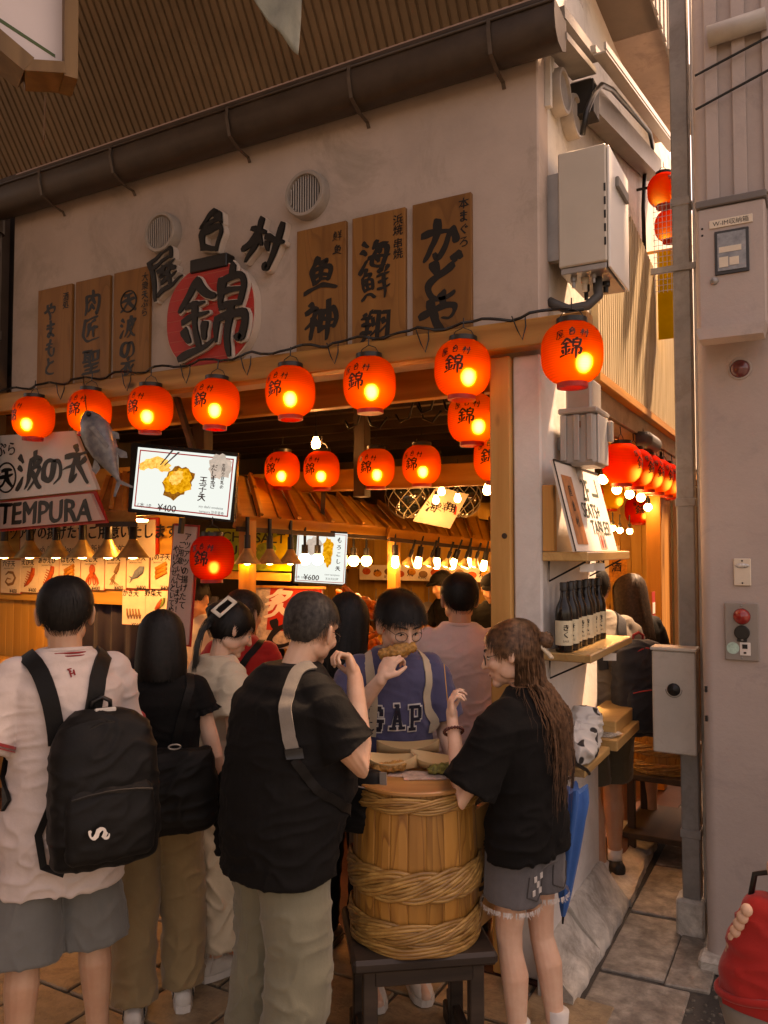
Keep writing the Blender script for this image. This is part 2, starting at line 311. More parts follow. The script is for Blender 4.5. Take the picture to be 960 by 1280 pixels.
# brush-written characters: strokes as centre lines in a unit square
_W = '-.42 .4 -.3 .3;-.48 .14 -.36 .06;-.46 -.44 -.38 -.26 -.28 -.1;'
_UO = '-.1 .48 -.18 .36 -.3 .24;-.06 .36 .18 .38 .02 .2;-.26 .2 -.24 -.14;-.26 .2 .28 .22 .24 -.12;-.24 .04 .26 .05;0 .2 0 -.12;-.24 -.12 .24 -.1;'
BRUSH = {
 'か': '-.4 .18 -.1 .22 .18 .24 .22 .12 .12 -.25 0 -.4 -.08 -.3;-.08 .45 -.12 .1 -.25 -.25 -.4 -.42;.28 .3 .42 .12 .46 -.05',
 'ど': '-.22 .42 -.15 .2 -.08 .05;.22 .28 -.1 .08 -.3 -.12 -.32 -.3 -.15 -.42 .15 -.42 .34 -.38;.28 .46 .34 .36;.4 .5 .46 .4',
 'や': '-.44 0 -.2 .14 .1 .26 .32 .24 .36 .08 .22 -.06 .08 -.04;0 .46 .06 .36 .08 .28;-.26 .34 -.12 0 .02 -.28 .1 -.46',
 'の': '.05 .28 -.05 -.1 -.22 -.32 -.38 -.18 -.36 .08 -.15 .3 .15 .3 .36 .1 .34 -.18 .1 -.38',
 'ま': '-.3 .26 .3 .28;-.28 .06 .28 .08;0 .46 .02 0 0 -.3 -.12 -.42 -.28 -.34 -.2 -.22 .05 -.26 .32 -.42',
 'も': '0 .46 -.08 .1 -.1 -.2 .02 -.42 .22 -.4 .32 -.2 .3 -.05;-.3 .2 .2 .24;-.34 -.02 .18 .02',
 'と': '-.2 .42 -.14 .2 -.06 .05;.26 .26 -.1 .06 -.3 -.14 -.3 -.32 -.1 -.42 .3 -.4',
 '天': '-.28 .3 .28 .33;-.4 .06 .4 .1;.02 .3 0 .05 -.15 -.22 -.42 -.42;.02 .06 .18 -.2 .44 -.42',
 '台': '0 .46 -.14 .28 -.28 .14 .2 .2;.1 .34 .28 .12;-.2 0 -.2 -.4;-.2 0 .24 .02 .2 -.4;-.2 -.38 .2 -.36',
 '村': '-.44 .2 -.05 .24;-.24 .46 -.24 0 -.25 -.44;-.26 .18 -.34 -.06 -.46 -.2;-.2 .12 -.06 -.02;.02 .18 .46 .2;.28 .46 .3 0 .28 -.42 .18 -.34;.08 .06 .16 -.08',
 '神': '-.3 .46 -.22 .36;-.44 .24 -.12 .28 -.28 .02 -.46 -.14;-.26 .08 -.26 -.46;-.2 .04 -.08 -.08;.02 .26 0 -.2;.02 .26 .42 .28 .4 -.2;.02 .05 .4 .06;.02 -.16 .4 -.15;.22 .48 .22 -.48',
 '魚': _UO + '-.46 -.34 -.2 -.25 .1 -.27 .46 -.36',
 '錦': '-.24 .46 -.34 .3 -.48 .16;-.22 .44 -.1 .3 0 .22;-.36 .18 -.12 .2;-.42 .02 -.06 .05;-.24 .18 -.24 -.36;-.4 -.12 -.34 -.26;-.08 -.08 -.14 -.24;-.46 -.42 -.2 -.34 .02 -.28;.26 .48 .2 .38;.1 .36 .1 .06;.1 .36 .42 .38 .4 .06;.12 .22 .4 .23;.1 .06 .4 .07;.06 -.06 .06 -.34;.06 -.06 .46 -.04 .44 -.32 .38 -.28;.26 .04 .26 -.5',
 '屋': '-.34 .42 .34 .44 .3 .24;-.32 .24 .3 .26;-.34 .42 -.36 0 -.48 -.44;-.2 .1 .36 .12;0 .1 -.16 -.06 .2 -.04;.18 .04 .3 -.1;-.18 -.22 .3 -.2;.06 -.06 .06 -.42;-.34 -.42 .46 -.4',
 '海': _W + '0 .48 -.12 .22;-.04 .34 .4 .36;0 .2 -.08 -.3 .38 -.28;0 .2 .36 .22 .3 -.44 .2 -.38;-.22 -.02 .48 0;.14 .14 .18 .06;.12 -.1 .16 -.2',
 '波': _W + '0 .3 -.04 -.1 -.2 -.44;0 .3 .4 .32 .34 .2;.2 .48 .2 .1;0 .08 .34 .1 .2 -.2 -.04 -.44;.06 -.02 .2 -.26 .46 -.44',
 '衣': '0 .48 .02 .38;-.4 .28 .4 .3;-.02 .26 -.16 .06 -.44 -.1;-.14 .04 -.14 -.34 .02 -.26;.02 .24 .14 -.1 .46 -.44;.34 .12 .14 -.02',
 '肉': '-.32 .22 -.32 -.44;-.32 .22 .34 .24 .32 -.4 .24 -.34;0 .48 -.04 .2 -.2 0;0 .16 .18 0;0 -.06 -.2 -.28;0 -.1 .18 -.26',
 '匠': '-.38 .4 .36 .42;-.36 .4 -.36 -.38 .42 -.36;.16 .3 -.16 .2;-.12 .2 -.14 -.04 -.22 -.22;-.12 .04 .34 .06;.12 .04 .1 -.26'}
def _half(s, sx, ox): return ';'.join(' '.join(str(float(v) * sx + ox if i % 2 == 0 else float(v)) for i, v in enumerate(q.split())) for q in s.split(';') if q)
BRUSH['鮮'] = _half(BRUSH['魚'], .55, -.24) + ';.12 .44 .18 .34;.38 .46 .32 .34;.1 .26 .44 .28;.12 .08 .42 .1;.06 -.12 .48 -.1;.27 .26 .27 -.46'
def brush_glyph(ch):
    rnd = random.Random(ord(ch)); S = [q for q in BRUSH[ch].split(';') if q]; k = .15 if len(S) < 6 else (.12 if len(S) < 11 else .08); vs_, fs = [], []
    for si, q in enumerate(S):
        v = [float(x) for x in q.split()]; P = [V((v[i] + rnd.uniform(-.012, .012), v[i + 1] + rnd.uniform(-.012, .012))) for i in range(0, len(v), 2)]
        E_ = [P[0] * 2 - P[1]] + P + [P[-1] * 2 - P[-2]]; C = []
        for i in range(1, len(E_) - 2):
            for j in range(7):
                t = j / 7; a, b, c, d = E_[i - 1:i + 3]; C.append(.5 * ((2 * b) + (c - a) * t + (2 * a - 5 * b + 4 * c - d) * t * t + (3 * b - a - 3 * c + d) * t ** 3))
        C.append(P[-1]); m = len(C); w0, w1, w2 = k * rnd.uniform(.9, 1.15), k * rnd.uniform(.6, .85), k * rnd.uniform(.25, .75); b0 = len(vs_); z = .00016 * si
        for i, p in enumerate(C):
            t = i / (m - 1); d = (C[min(i + 1, m - 1)] - C[max(i - 1, 0)]).normalized(); nn = V((-d.y, d.x)); wd = (w0 + (w1 - w0) * min(1, t / .45)) if t < .45 else (w1 + (w2 - w1) * (t - .45) / .55); wd *= .5 * (1 + .35 * abs(d.y))
            if i == 0: p = p - d * wd * .6; wd *= .75
            if i == m - 1: p = p + d * wd * .5; wd *= .55
            vs_ += [(*(p + nn * wd), z), (*(p - nn * wd), z)]
        fs += [(b0 + 2 * i, b0 + 2 * i + 1, b0 + 2 * i + 3, b0 + 2 * i + 2) for i in range(m - 1)]
    return vs_, fs
def glyph(s):
    if s in _gc: return _gc[s]
    if s in BRUSH: _gc[s] = brush_glyph(s); return _gc[s]
    c = bpy.data.curves.new('g', 'FONT'); c.body = s; c.size = 1; c.resolution_u = 3; c.align_x = 'CENTER'
    o = bpy.data.objects.new('g', c); me = evaluated(o); bpy.data.curves.remove(c)
    r = ([(p.co.x, p.co.y - .36) for p in me.vertices], [tuple(f.vertices) for f in me.polygons]); bpy.data.meshes.remove(me); _gc[s] = r; return r
def letters(name, items, mat, fmap, parent=None, brush=.03, sub=0., local=False):
    """items: (text, x, y, size, turn in degrees, boldness); fmap maps sign coordinates and a lift to a point"""
    mb = MB()
    for it in items:
        s, x0, y0, sz = it[:4]; a = R_(it[4]) if len(it) > 4 else 0; bold = it[5] if len(it) > 5 else .012
        vs, fs = glyph(s); sd = random.random() * 90
        kb_ = .5 if s in BRUSH else 1.; offs = [(t * bold * kb_ * (1.9 if brush else 1), t * bold * kb_ * (.9 if brush else .4)) for t in (0, -1, 1, -.5, .5)] if bold and (s not in BRUSH or bold > .021) else [(0, 0)]
        for li, (dx, dy) in enumerate(offs):
            P = []
            for q_ in vs:
                x, y = q_[:2]; dz = q_[2] if len(q_) > 2 else 0.
                if brush:
                    q = V((x * 2.6 + sd, y * 2.6, sd * .37)); x = x + brush * noise.noise(q) * 1.6 + y * .04; y = y + brush * noise.noise(q + V((31, 7, 3))) * 1.6
                x += dx; y += dy
                P.append(fmap(x0 + sz * (x * math.cos(a) - y * math.sin(a)), y0 + sz * (x * math.sin(a) + y * math.cos(a)), (.0002 if dz == 0 and s not in BRUSH else .00003) * li + dz))
            mb.add(P, fs)
    me = mb.mesh(name)
    if sub:
        bm = bmesh.new(); bm.from_mesh(me)
        for _ in range(2):
            e = [q for q in bm.edges if q.calc_length() > sub]
            if e: bmesh.ops.subdivide_edges(bm, edges=e, cuts=1); bmesh.ops.triangulate(bm, faces=[f for f in bm.faces if len(f.verts) > 4])
        bm.to_mesh(me); bm.free()
    return mk(name, me, mat, parent, local)
def flat(O, X, Y, lift=.0015):
    O = V(O); X = V(X).normalized(); Y = V(Y).normalized(); N = X.cross(Y)
    return lambda x, y, l=0.: O + X * x + Y * y + N * (lift + l)
def remesh(mb, voxel, smooth=4, dec=1., fac=.5):
    me = mb.mesh('tmp'); fixn(me); o = bpy.data.objects.new('tmp', me)
    a = o.modifiers.new('r', 'REMESH'); a.mode = 'VOXEL'; a.voxel_size = voxel
    if smooth: b = o.modifiers.new('s', 'SMOOTH'); b.factor = fac; b.iterations = smooth
    if dec < 1: c = o.modifiers.new('d', 'DECIMATE'); c.ratio = dec
    r = evaluated(o); bpy.data.meshes.remove(me); return r
def jitter(me, f):
    ns = [q.normal.copy() for q in me.vertices]
    for q, n_ in zip(me.vertices, ns): q.co = q.co + n_ * f(q.co)
    me.update()
# ================================================================== setting: ground
ASPH = pm('wet_asphalt', (.055, .05, .045), .55, .4, 3, .6, 160, world=True)
STN = pm('stone_slab', (.30, .26, .215), .5, .5, 16, 1., 26, stain=((.10, .085, .07), 5, .8))
STNW = pm('beige_paver', (.30, .215, .13), .6, .3, 14, .8, 70, stain=((.14, .095, .06), 9, .5))
g = props(mk('street_ground', MB().bb((-30, -30, -.3), (30, 30, -.012)), ASPH), kind='structure')
def slab_quads(name, par, quads, mat, zt=.0, th=.06, gap=.006):
    for q in quads:
        c = sum((V(p) for p in q), V((0, 0))) / len(q); mb = MB(); bm = bmesh.new(); vs_ = []
        for p in q:
            d = (V(p) - c); p2 = c + d * (1 - gap / d.length); vs_.append(bm.verts.new((p2.x, p2.y, zt + random.uniform(-.003, .003))))
        f = bm.faces.new(vs_); r = bmesh.ops.extrude_face_region(bm, geom=[f])
        for e in r['geom']:
            if isinstance(e, bmesh.types.BMVert): e.co.z -= th
        bmesh.ops.recalc_face_normals(bm, faces=bm.faces); bmesh.ops.bevel(bm, geom=list(bm.edges), offset=.005, segments=1, affect='EDGES')
        me = bpy.data.meshes.new(name); bm.to_mesh(me); bm.free(); mk(name, me, mat, par)
# street and passage paving
rows = [(.14, -1.9, -.95), (.14, -.93, -.42), (.14, -.40, .22), (.14, .24, .86), (.14, .88, 1.55), (.14, 1.57, 2.3), (.14, 2.32, 3.2)]
Q = []
for i, (x0, ya, yb) in enumerate(rows):
    sk = .05 * ((i * 37) % 5 - 2) / 2
    xs = [.17, .50 + sk] if i < 3 else [.17, .44, .62]
    for a, b in zip(xs, xs[1:]): Q.append([(a, ya), (b, ya + .02), (b, yb + .02), (a, yb)])
slab_quads('paving_slab', g, Q, STN)
Q = []
for j in range(6):
    y0 = -2.0 + j * .33
    for k in range(14):
        x0 = -4.6 + k * .34 + (j % 2) * .15; Q.append([(x0, y0), (x0 + .33, y0), (x0 + .33, y0 + .32), (x0, y0 + .32)])
slab_quads('paver', g, Q, STNW, gap=.004)
fl = props(mk('restaurant_floor', MB().bb((-5.2, -.02, -.2), (.13, 6.2, -.004)), pm('dark_red_floor', (.075, .03, .022), .35, .4, 4, .3, 50, spec=.5)), kind='structure')
kb = thing('kerb', 'rough pale concrete skirting kerb along the foot of the white corner wall', 'kerb', (.05, .4, 0))
CONC = pm('rough_concrete', (.56, .52, .46), .8, .3, 9, 1., 45, stain=((.2, .17, .14), 5, .7))
def kerbpiece(y0, y1, w0, w1, h):
    mb = MB(); n_ = 22
    for i in range(n_ + 1):
        y = y0 + (y1 - y0) * i / n_; wv = w0 + (w1 - w0) * i / n_ + .008 * noise.noise(V((y * 7, 0, h)))
        for x, z in ((.001, h), (.02, h - .006), (wv * .35, h * .74), (wv * .62, h * .48), (wv * .84, h * .3), (wv, .03), (wv + .006, -.02), (.001, -.02)): mb.v.append(V((x + .009 * noise.noise(V((y * 13, z * 22, 7))), y, z + .016 * noise.noise(V((y * 11, x * 26, 3))) * (z > 0))))
    for i in range(n_):
        for k in range(8): mb.f.append((i * 8 + k, (i + 1) * 8 + k, (i + 1) * 8 + (k + 1) % 8, i * 8 + (k + 1) % 8))
    mb.f += [tuple(range(8)), tuple(n_ * 8 + k for k in range(8))[::-1]]; return mb
for a in ((-.10, .33, .145, .15, .17), (.335, .94, .15, .15, .2), (.945, 1.5, .16, .13, .04), (1.505, 2.4, .13, .12, .035)): mk('kerb_stone', kerbpiece(*a), CONC, kb, auto=65, fix=True)

gv = MB()
for k in range(1500):
    x = random.uniform(.52, 1.6); y = random.uniform(-1.2, .42)
    if k % 4 == 0: x = random.uniform(-.06, .17); y = random.uniform(-.3, -.08)
    r = random.uniform(.004, .013); gv.ell((x, y, -.012 + r * .3), (r, r * random.uniform(.7, 1.2), r * .6), Euler((0, 0, random.random() * 3)).to_matrix(), 5, 3)
props(mk('gravel', gv, pm('gravel_grey', (.13, .115, .095), .6, .5, 30, .4)), 'dark loose gravel and coarse asphalt by the grey pillar foot', 'gravel', kind='stuff')
# ================================================================== the corner restaurant
PLA = pm('aged_plaster', (.46, .365, .315), .85, .12, 2.2, .25, 60, stain=((.33, .27, .22), 2.5, .45))
PLR = pm('rough_white_plaster', (.60, .565, .52), .85, .12, 3, .9, 28, stain=((.38, .34, .30), 4, .45))
BROWNM = pm('brown_gutter', (.052, .034, .024), .5, .3, 6, .15)
B = thing('restaurant_building', 'corner restaurant with plain plaster upper wall over an open timber shop front', 'building')
mk('front_wall', MB().bb((-3.56, 0, 2.725), (0, .15, 4.7), .006), PLA, B)
mk('corner_wall', MB().bb((-.143, .152, 2.725), (-.002, .84, 4.75)), PLR, B)
mk('side_wall', MB().bb((-.142, .843, 2.62), (-.01, 6, 5.2)), PLR, B)
pw = MB().bb((-.128, .003, 0), (0, .95, 2.70), .008); mk('corner_pillar', pw, pm('brushed_white_wall', (.70, .66, .63), .8, .1, 2.5, .6, 25, stain=((.54, .51, .48), 2.2, .5)), B)
mk('timber_post', MB().bb((-.228, -.025, 0), (-.131, .09, 2.70), .006), PINE(2), B)
for z in (1.0, 1.9): mk('peg', MB().lathe([(0, .004), (.012, .004), (.013, 0), (0, 0)], 12, Matrix.Translation((-.16, -.026, z)) @ Matrix.Rotation(math.pi / 2, 4, 'X')), DARKW(2), B)
mk('lintel_beam', MB().bb((-3.9, -.095, 2.715), (.235, -.004, 2.835), .006), ORANGEW(0), B)
mk('inner_beam', MB().bb((-5, .32, 2.62), (-.232, .40, 2.79), .006), ORANGEW(0), B)
mk('inner_beam', MB().bb((-5, 1.42, 2.25), (-.5, 1.5, 2.4), .006), ORANGEW(0), B)
mk('cross_beam', MB().bb((-.23, .10, 2.45), (-.14, 5, 2.6), .006), ORANGEW(1), B)
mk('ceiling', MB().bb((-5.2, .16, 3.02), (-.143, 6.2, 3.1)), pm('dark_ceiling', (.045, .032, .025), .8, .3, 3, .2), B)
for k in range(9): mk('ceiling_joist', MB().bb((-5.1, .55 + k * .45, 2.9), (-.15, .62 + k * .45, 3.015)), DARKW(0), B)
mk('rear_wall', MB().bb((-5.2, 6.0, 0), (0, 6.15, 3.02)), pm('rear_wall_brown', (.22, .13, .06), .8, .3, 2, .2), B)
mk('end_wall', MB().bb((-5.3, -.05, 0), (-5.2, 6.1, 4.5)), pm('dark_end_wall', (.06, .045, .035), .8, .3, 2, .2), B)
for x, y in ((-2.32, .45), (-1.75, 1.45), (-.62, 1.46)): mk('dark_post', MB().bb((x - .045, y - .045, 2.2), (x + .045, y + .045, 2.9), .005), DARKW(2), B)
# gutter and brackets
gt = MB(); prof = [(-.085, .085), (-.09, .03), (-.075, -.03), (-.04, -.065), (.02, -.075), (.07, -.05), (.08, 0), (.08, .085)]
for x in (-4.4, .13):
    gt.v += [V((x, -.10 + y, 4.055 + z)) for y, z in prof]
n_ = len(prof)
for k in range(n_): gt.f.append((k, (k + 1) % n_, n_ + (k + 1) % n_, n_ + k))
gt.f += [tuple(range(n_))[::-1], tuple(range(n_, 2 * n_))]
G = mk('gutter', gt, BROWNM, B, auto=60, fix=True)
mk('gutter_lip', MB().tube([(-4.4, -.192, 4.142), (.13, -.192, 4.142)], .008, 8), BROWNM, G, smooth=True)
for px in (612, 437, 285, 140, 52):
    x = PY(px, 130, -.19).x; mk('gutter_bracket', MB().ribbon([(x, -.195, 4.16), (x, -.2, 4.09), (x, -.175, 4.0), (x, -.1, 3.965), (x, -.02, 3.955), (x, -.004, 3.93)], [(0, -1, 0), (0, -1, 0), (0, -.8, -.6), (0, -.3, -1), (0, 0, -1), (0, -1, 0)], .018, .004), pm('bracket_brown', (.085, .06, .045), .5, .2, 10, 0), G)
mk('gutter_end_cap', MB().prism([(y * 1.05, z * 1.05) for y, z in prof], (.136, -.10, 4.055), (0, 1, 0), (0, 0, 1), .008), BROWNM, G)
mk('flashing', MB().bb((-4.4, -.2, 4.146), (.13, .0, 4.162)), BROWNM, B)
# steep corrugated underside over the street
cr = MB(); pitch = .046; x = -4.6; sl = V((0, -math.cos(R_(57)), math.sin(R_(57)))); nn_ = V((0, -math.sin(R_(57)), -math.cos(R_(57)))); rows_ = []
while x < .12:
    for dx, h in ((0, 0), (.030, 0), (.033, .012), (.043, .012)): rows_.append((x + dx, -h))
    x += pitch
for L in (0, 2.3):
    for x, h in rows_: cr.v.append(V((x, -.2, 4.17)) + sl * L + nn_ * h)
m_ = len(rows_)
for k in range(m_ - 1): cr.f.append((k, k + 1, m_ + k + 1, m_ + k))
rf = thing('arcade_roof', 'brown ribbed sheet-metal roof underside sloping up from the gutter over the street', 'roof', (-2, -.2, 4.17))
mk('ribbed_sheet', cr, pm('brown_ribbed_metal', (.155, .095, .052), .5, .25, 3, .1, 60), rf)
mk('upper_panel', MB().prism([(-4.7, 0), (.2, 0), (.2, 2.35), (-4.7, 2.35)], V((0, -.18, 4.2)) + sl * 0 - nn_ * .03, (1, 0, 0), sl, -.02), BROWNM, rf)
mk('ridge_sheet', MB().bb((-9, -2.6, 6.1), (.2, -1.42, 6.16)), BROWNM, rf); mk('unseen_shade_ceiling', MB().bb((-9, -7.5, 6.1), (-.9, -2.61, 6.16)), BROWNM, rf)  # flat ceiling past the ridge is out of view, added to darken the left
# downpipe and dark neighbour at far left
dp = thing('downpipe', 'dark brown downpipe at the left end of the plaster wall', 'pipe', (-3.62, -.08, 0))
mk('pipe', MB().tube([(-3.66, -.1, 0), (-3.66, -.1, 3.98)], .07, 16), BROWNM, dp, smooth=True); mk('collar', MB().tube([(-3.66, -.1, 3.2), (-3.66, -.1, 3.26)], .078, 16), BROWNM, dp); mk('collar', MB().tube([(-3.66, -.1, 3.9), (-3.66, -.1, 4.0)], .085, 16), BROWNM, dp)
nb = thing('neighbour_building', 'dark neighbouring facade beyond the downpipe at far left', 'building', (-6, .3, 0)); mk('wall', MB().bb((-9, -.25, 2.6), (-3.74, .1, 4.3)), pm('neighbour_brown', (.07, .05, .04), .8, .3, 2, .2), nb); mk('rear_block', MB().bb((-9, .16, 2.85), (-3.58, .3, 6.2)), pm('neighbour_brown', (.07, .05, .04), .8, .3, 2, .2), nb); mk('eave', MB().bb((-9, -.9, 4.0), (-3.9, -.2, 4.06)), pm('pale_eave', (.4, .36, .33), .7, .1, 3, .1), nb)
ob = thing('unseen_shade_building', 'brown shop building across the street behind the viewer', 'building', (-6, -8.6, 0)); mk('wall', MB().bb((-12, -8.8, 0), (-1.2, -8.2, 6.1)), pm('opposite_brown', (.24, .16, .11), .8, .3, 1, .2), ob)  # unseen block across the street, added to cut skylight on the left
for k in range(5): w_ = mk('window', MB().bb((-11 + k * 2, -8.19, 1.0), (-9.8 + k * 2, -8.14, 2.4), .01), pm('far_glass', (.06, .07, .08), .1, .2, 3, 0, spec=.7), ob)
# round vents
def vent(par, c, r, nrm, sq=1.):
    q = V(nrm).to_track_quat('Z', 'Y').to_matrix(); M = Matrix.Translation(c) @ q.to_4x4(); vm = pm('vent_plastic', (.33, .285, .25), .5, .15, 9, .05)
    v = mk('vent_cover', MB().lathe([(r * .82, 0), (r, 0), (r, .05), (r * .95, .062), (r * .82, .062), (r * .80, .05), (r * .8, .0)], 40, M), vm, par, auto=40)
    mk('vent_back', MB().lathe([(0, .008), (r * .85, .008), (r * .85, .001), (0, .001)], 32, M), pm('vent_dark', (.02, .017, .015), .8, .2, 9, 0), v)
    sl_ = MB(); n_ = 13
    for k in range(n_):
        x = (k - (n_ - 1) / 2) / (n_ / 2) * r * .8; h = math.sqrt(max(0, (r * .81) ** 2 - x * x))
        if h > .01: sl_.bar(M @ V((x, -h, .04)), M @ V((x, h, .04)), r * .055, .02, q @ V((.5, 0, 1)))
    props(mk('vent_slats', sl_, vm, v), kind='stuff'); return v
vent(B, V((-2.21, 0, 3.647)), .118, (0, -1, 0)); vent(B, V((-1.215, 0, 3.657)), .122, (0, -1, 0))
vent(B, V((0, .235, 3.985)), .105, (1, 0, 0)); vent(B, V((0, .45, 3.97)), .105, (1, 0, 0))
# verge of the roof over the passage: fascia, purlin boxes, tray
VM = pm('verge_grey', (.27, .245, .225), .55, .2, 6, .2)
def vg(y): return 4.14 + (y - .18) * .228
mk('verge_fascia', MB().prism([(.55, vg(.55) - .16), (2.6, vg(2.6) - .16), (2.6, vg(2.6) - .02), (.55, vg(.55) - .02)], (.10, 0, 0), (0, 1, 0), (0, 0, 1), .1), VM, B)
tr = MB(); n_ = 2
for dx, dz, w_ in ((.0, .03, .025), (.055, .03, .012), (.03, .0, .06)): tr.bar((.17 + dx, .32, vg(.32) + dz), (.17 + dx, 2.5, vg(2.5) + dz), w_, .03 if dz else .008)
mk('verge_tray', tr, pm('verge_pale', (.42, .39, .36), .4, .15, 8, .1, metal=.4), B)
mk('eave_board', MB().bar((.08, -.02, 4.08), (.08, .5, 4.2), .12, .03), VM, B); mk('eave_board', MB().bar((.115, -.05, 4.17), (.115, .55, 4.3), .05, .05), VM, B)
mk('eave_box', MB().bb((.0, .48, 3.99), (.13, .60, 4.16), .004), pm('black_box', (.02, .018, .017), .6, .3, 9, .1), B)
mk('broken_plaster', MB().bb((.0, .13, 4.03), (.03, .16, 4.12)).bb((.001, .10, 3.86), (.028, .13, 4.13)), PLR, B)
# passage canopy
cn = thing('passage_canopy', 'flat pinkish and brown panelled soffit high over the side passage', 'canopy', (.1, 2, 5))
mk('soffit_panel', MB().bb((-.13, .70, 5.0), (.27, 1.565, 5.05)), pm('soffit_brown', (.20, .15, .115), .7, .2, 3, .1), cn); mk('soffit_panel', MB().bb((-.13, 1.575, 5.0), (.27, 3.0, 5.05)), pm('soffit_pink', (.46, .345, .285), .7, .15, 3, .1, stain=((.25, .18, .15), 4, .5)), cn)
ca = MB()
for k in range(34):
    y = .7 + k * .07; ca.bb((.273, y, 4.97), (.285 + .008 * (k % 2), y + .068, 5.4))
props(mk('ribbed_fascia', ca, VM, cn), kind='stuff')
# cream louvre screen on the upper side wall
lv = thing('louvre_screen', 'tall screen of cream vertical slats on the upper wall over the passage', 'screen', (.03, 2.2, 2.7))
LVM = wood('cream_slat', (.62, .53, .38), (.46, .37, .24), 2, .6, knots=False); ls = MB()
for k in range(62):
    y = .86 + k * .052; zt = 3.95 - .125 * (y - 1.75) if y > 1.75 else 3.15 + (y - .86) * .9; ls.bb((.012, y, 2.79), (.05, y + .03, zt))
props(mk('slats', ls, LVM, lv), kind='stuff'); mk('back_board', MB().bb((-.009, .85, 2.78), (.004, 4.1, 3.1)), pm('louvre_back', (.3, .25, .18), .7, .2, 4, .1), lv)
for z in (2.76,): mk('rail', MB().bb((.0, .84, z - .03), (.06, 4.12, z + .022), .004), ORANGEW(1), lv)
# posts and door of the side opening
for y, w_ in ((3.05, .13), (4.7, .1)): mk('side_post', MB().bb((-.13, y, 0), (-.02, y + w_, 2.6), .005), ORANGEW(2), B)
mk('side_panel', MB().bb((-.12, 3.2, 0), (-.08, 3.9, 2.5)), ORANGEW(2), B); mk('side_trim', MB().bb((-.06, 3.9, 0), (-.03, 3.97, 2.5)), pm('pale_trim', (.5, .44, .35), .6, .1, 5, .1), B)
mk('side_door', MB().bb((-.12, 4.0, 0), (-.07, 4.68, 2.45)), pm('dark_door', (.05, .045, .04), .5, .2, 4, .1), B)
mk('side_lintel', MB().bb((-.14, .96, 2.52), (-.02, 6, 2.61), .005), ORANGEW(1), B)

# ================================================================== right-hand pillar of the next building
PIL = pm('painted_pillar', (.44, .36, .325), .62, .08, 2, .35, 55, stain=((.34, .285, .265), 3, .35))
rp = thing('grey_pillar_building', 'grey-mauve painted end wall of the next building at the right edge', 'building', (1.4, .9, 0))
pb = MB(); r = .05
ol = [(.58 + r - r * math.cos(a), .5 + r - r * math.sin(a)) for a in [math.pi / 2 * k / 6 for k in range(7)]] + [(2.6, .5), (2.6, 1.35), (.60, 1.35)]
pb.prism([(p[0], p[1]) for p in ol], (0, 0, 4.75), (1, 0, 0), (0, 1, 0), 4.75); mk('pillar_wall', pb, PIL, rp, auto=35, fix=True)
for px0, px1 in ((883, 899), (917, 934), (955, 975), (995, 1015)):
    a = PY(px0, 200, .5).x; b = PY(px1, 200, .5).x; mk('cladding_batten', MB().bb((a, .478, 3.42), (b, .4985, 4.75), .003), PIL, rp)
mk('unseen_sun_block_wall', MB().bb((.80, 1.36, 0), (2.6, 9, 4.6)), pm('passage_grey', (.34, .31, .29), .8, .15, 2, .3), rp)  # unseen wall added to keep direct sun off the passage floor
mk('grey_hatch', MB().bb((.72, .487, .06), (1.1, .4985, .27), .004), pm('hatch_grey', (.2, .19, .165), .6, .2, 6, .2), rp)
mk('base_stone', MB().bb((.55, .44, -.02), (.66, .56, .05), .015), CONC, rp); mk('base_stone', MB().bb((.67, .42, -.02), (.98, .495, .04), .015), STN, rp)
mb = MB().bb((.612, .36, 2.79), (.885, .499, 3.35), .008); cab = thing('wall_cabinet', 'mauve wall cabinet with small window and name plate high on the right pillar', 'cabinet', (.75, .43, 2.76)); mk('case', mb, PIL, cab)
mk('hood', MB().bb((.606, .35, 3.352), (.892, .499, 3.385), .004), pm('hood_dark', (.15, .13, .12), .6, .1, 5, 0), cab); mk('lower_lip', MB().prism([(0, 0), (.273, 0), (.262, -.05), (.011, -.05)], (.612, .372, 2.789), (1, 0, 0), (0, 0, 1), -.12), PIL, cab)
mk('window_frame', MB().bb((.682, .352, 3.04), (.82, .3595, 3.235), .003), pm('window_black', (.03, .028, .028), .4, .2, 20, 0), cab)
mk('window_pane', MB().bb((.694, .3475, 3.055), (.808, .3515, 3.222)), pm('cloudy_pane', (.2, .19, .18), .12, .5, 14, 0, spec=.7), cab)
for (a, b, c, d) in ((.70, 3.07, .737, 3.115), (.742, 3.075, .78, 3.11), (.70, 3.135, .79, 3.16)): mk('paper_behind_pane', MB().bb((a, .3455, b), (c, .3472, d)), CREAM, cab)
mk('latch', MB().lathe([(0, .012), (.014, .011), (.017, .004), (.017, 0), (0, 0)], 18, Matrix.Translation((.678, .359, 3.018)) @ Matrix.Rotation(math.pi / 2, 4, 'X')), STEEL, cab, smooth=True)
pl = mk('name_plate', MB().bb((.662, .354, 3.252), (.836, .3598, 3.288), .001), CREAM, cab); letters('plate_lettering', [('W-IM収納箱', 0, 0, .027, 0, .0)], INK, flat((.749, .354, 3.27), (1, 0, 0), (0, 0, 1), .0008), pl, 0)
for z in (3.26, 3.23): mk('bolt', MB().ell((.632, .359, z), (.005, .003, .005), None, 8, 6), BLACKM, cab)
def lamp_dome(name, c, r, mat): return MB().lathe([(0, .026), (r * .5, .023), (r * .85, .013), (r * .95, .004), (r, 0), (0, 0)], 28, Matrix.Translation(c) @ Matrix.Rotation(math.pi / 2, 4, 'X'))
REDL = pm('red_lens', (.32, .025, .02), .15, .3, 30, 0, coat=.6); DREDL = pm('dim_red_lens', (.13, .03, .03), .2, .3, 30, 0, coat=.6)
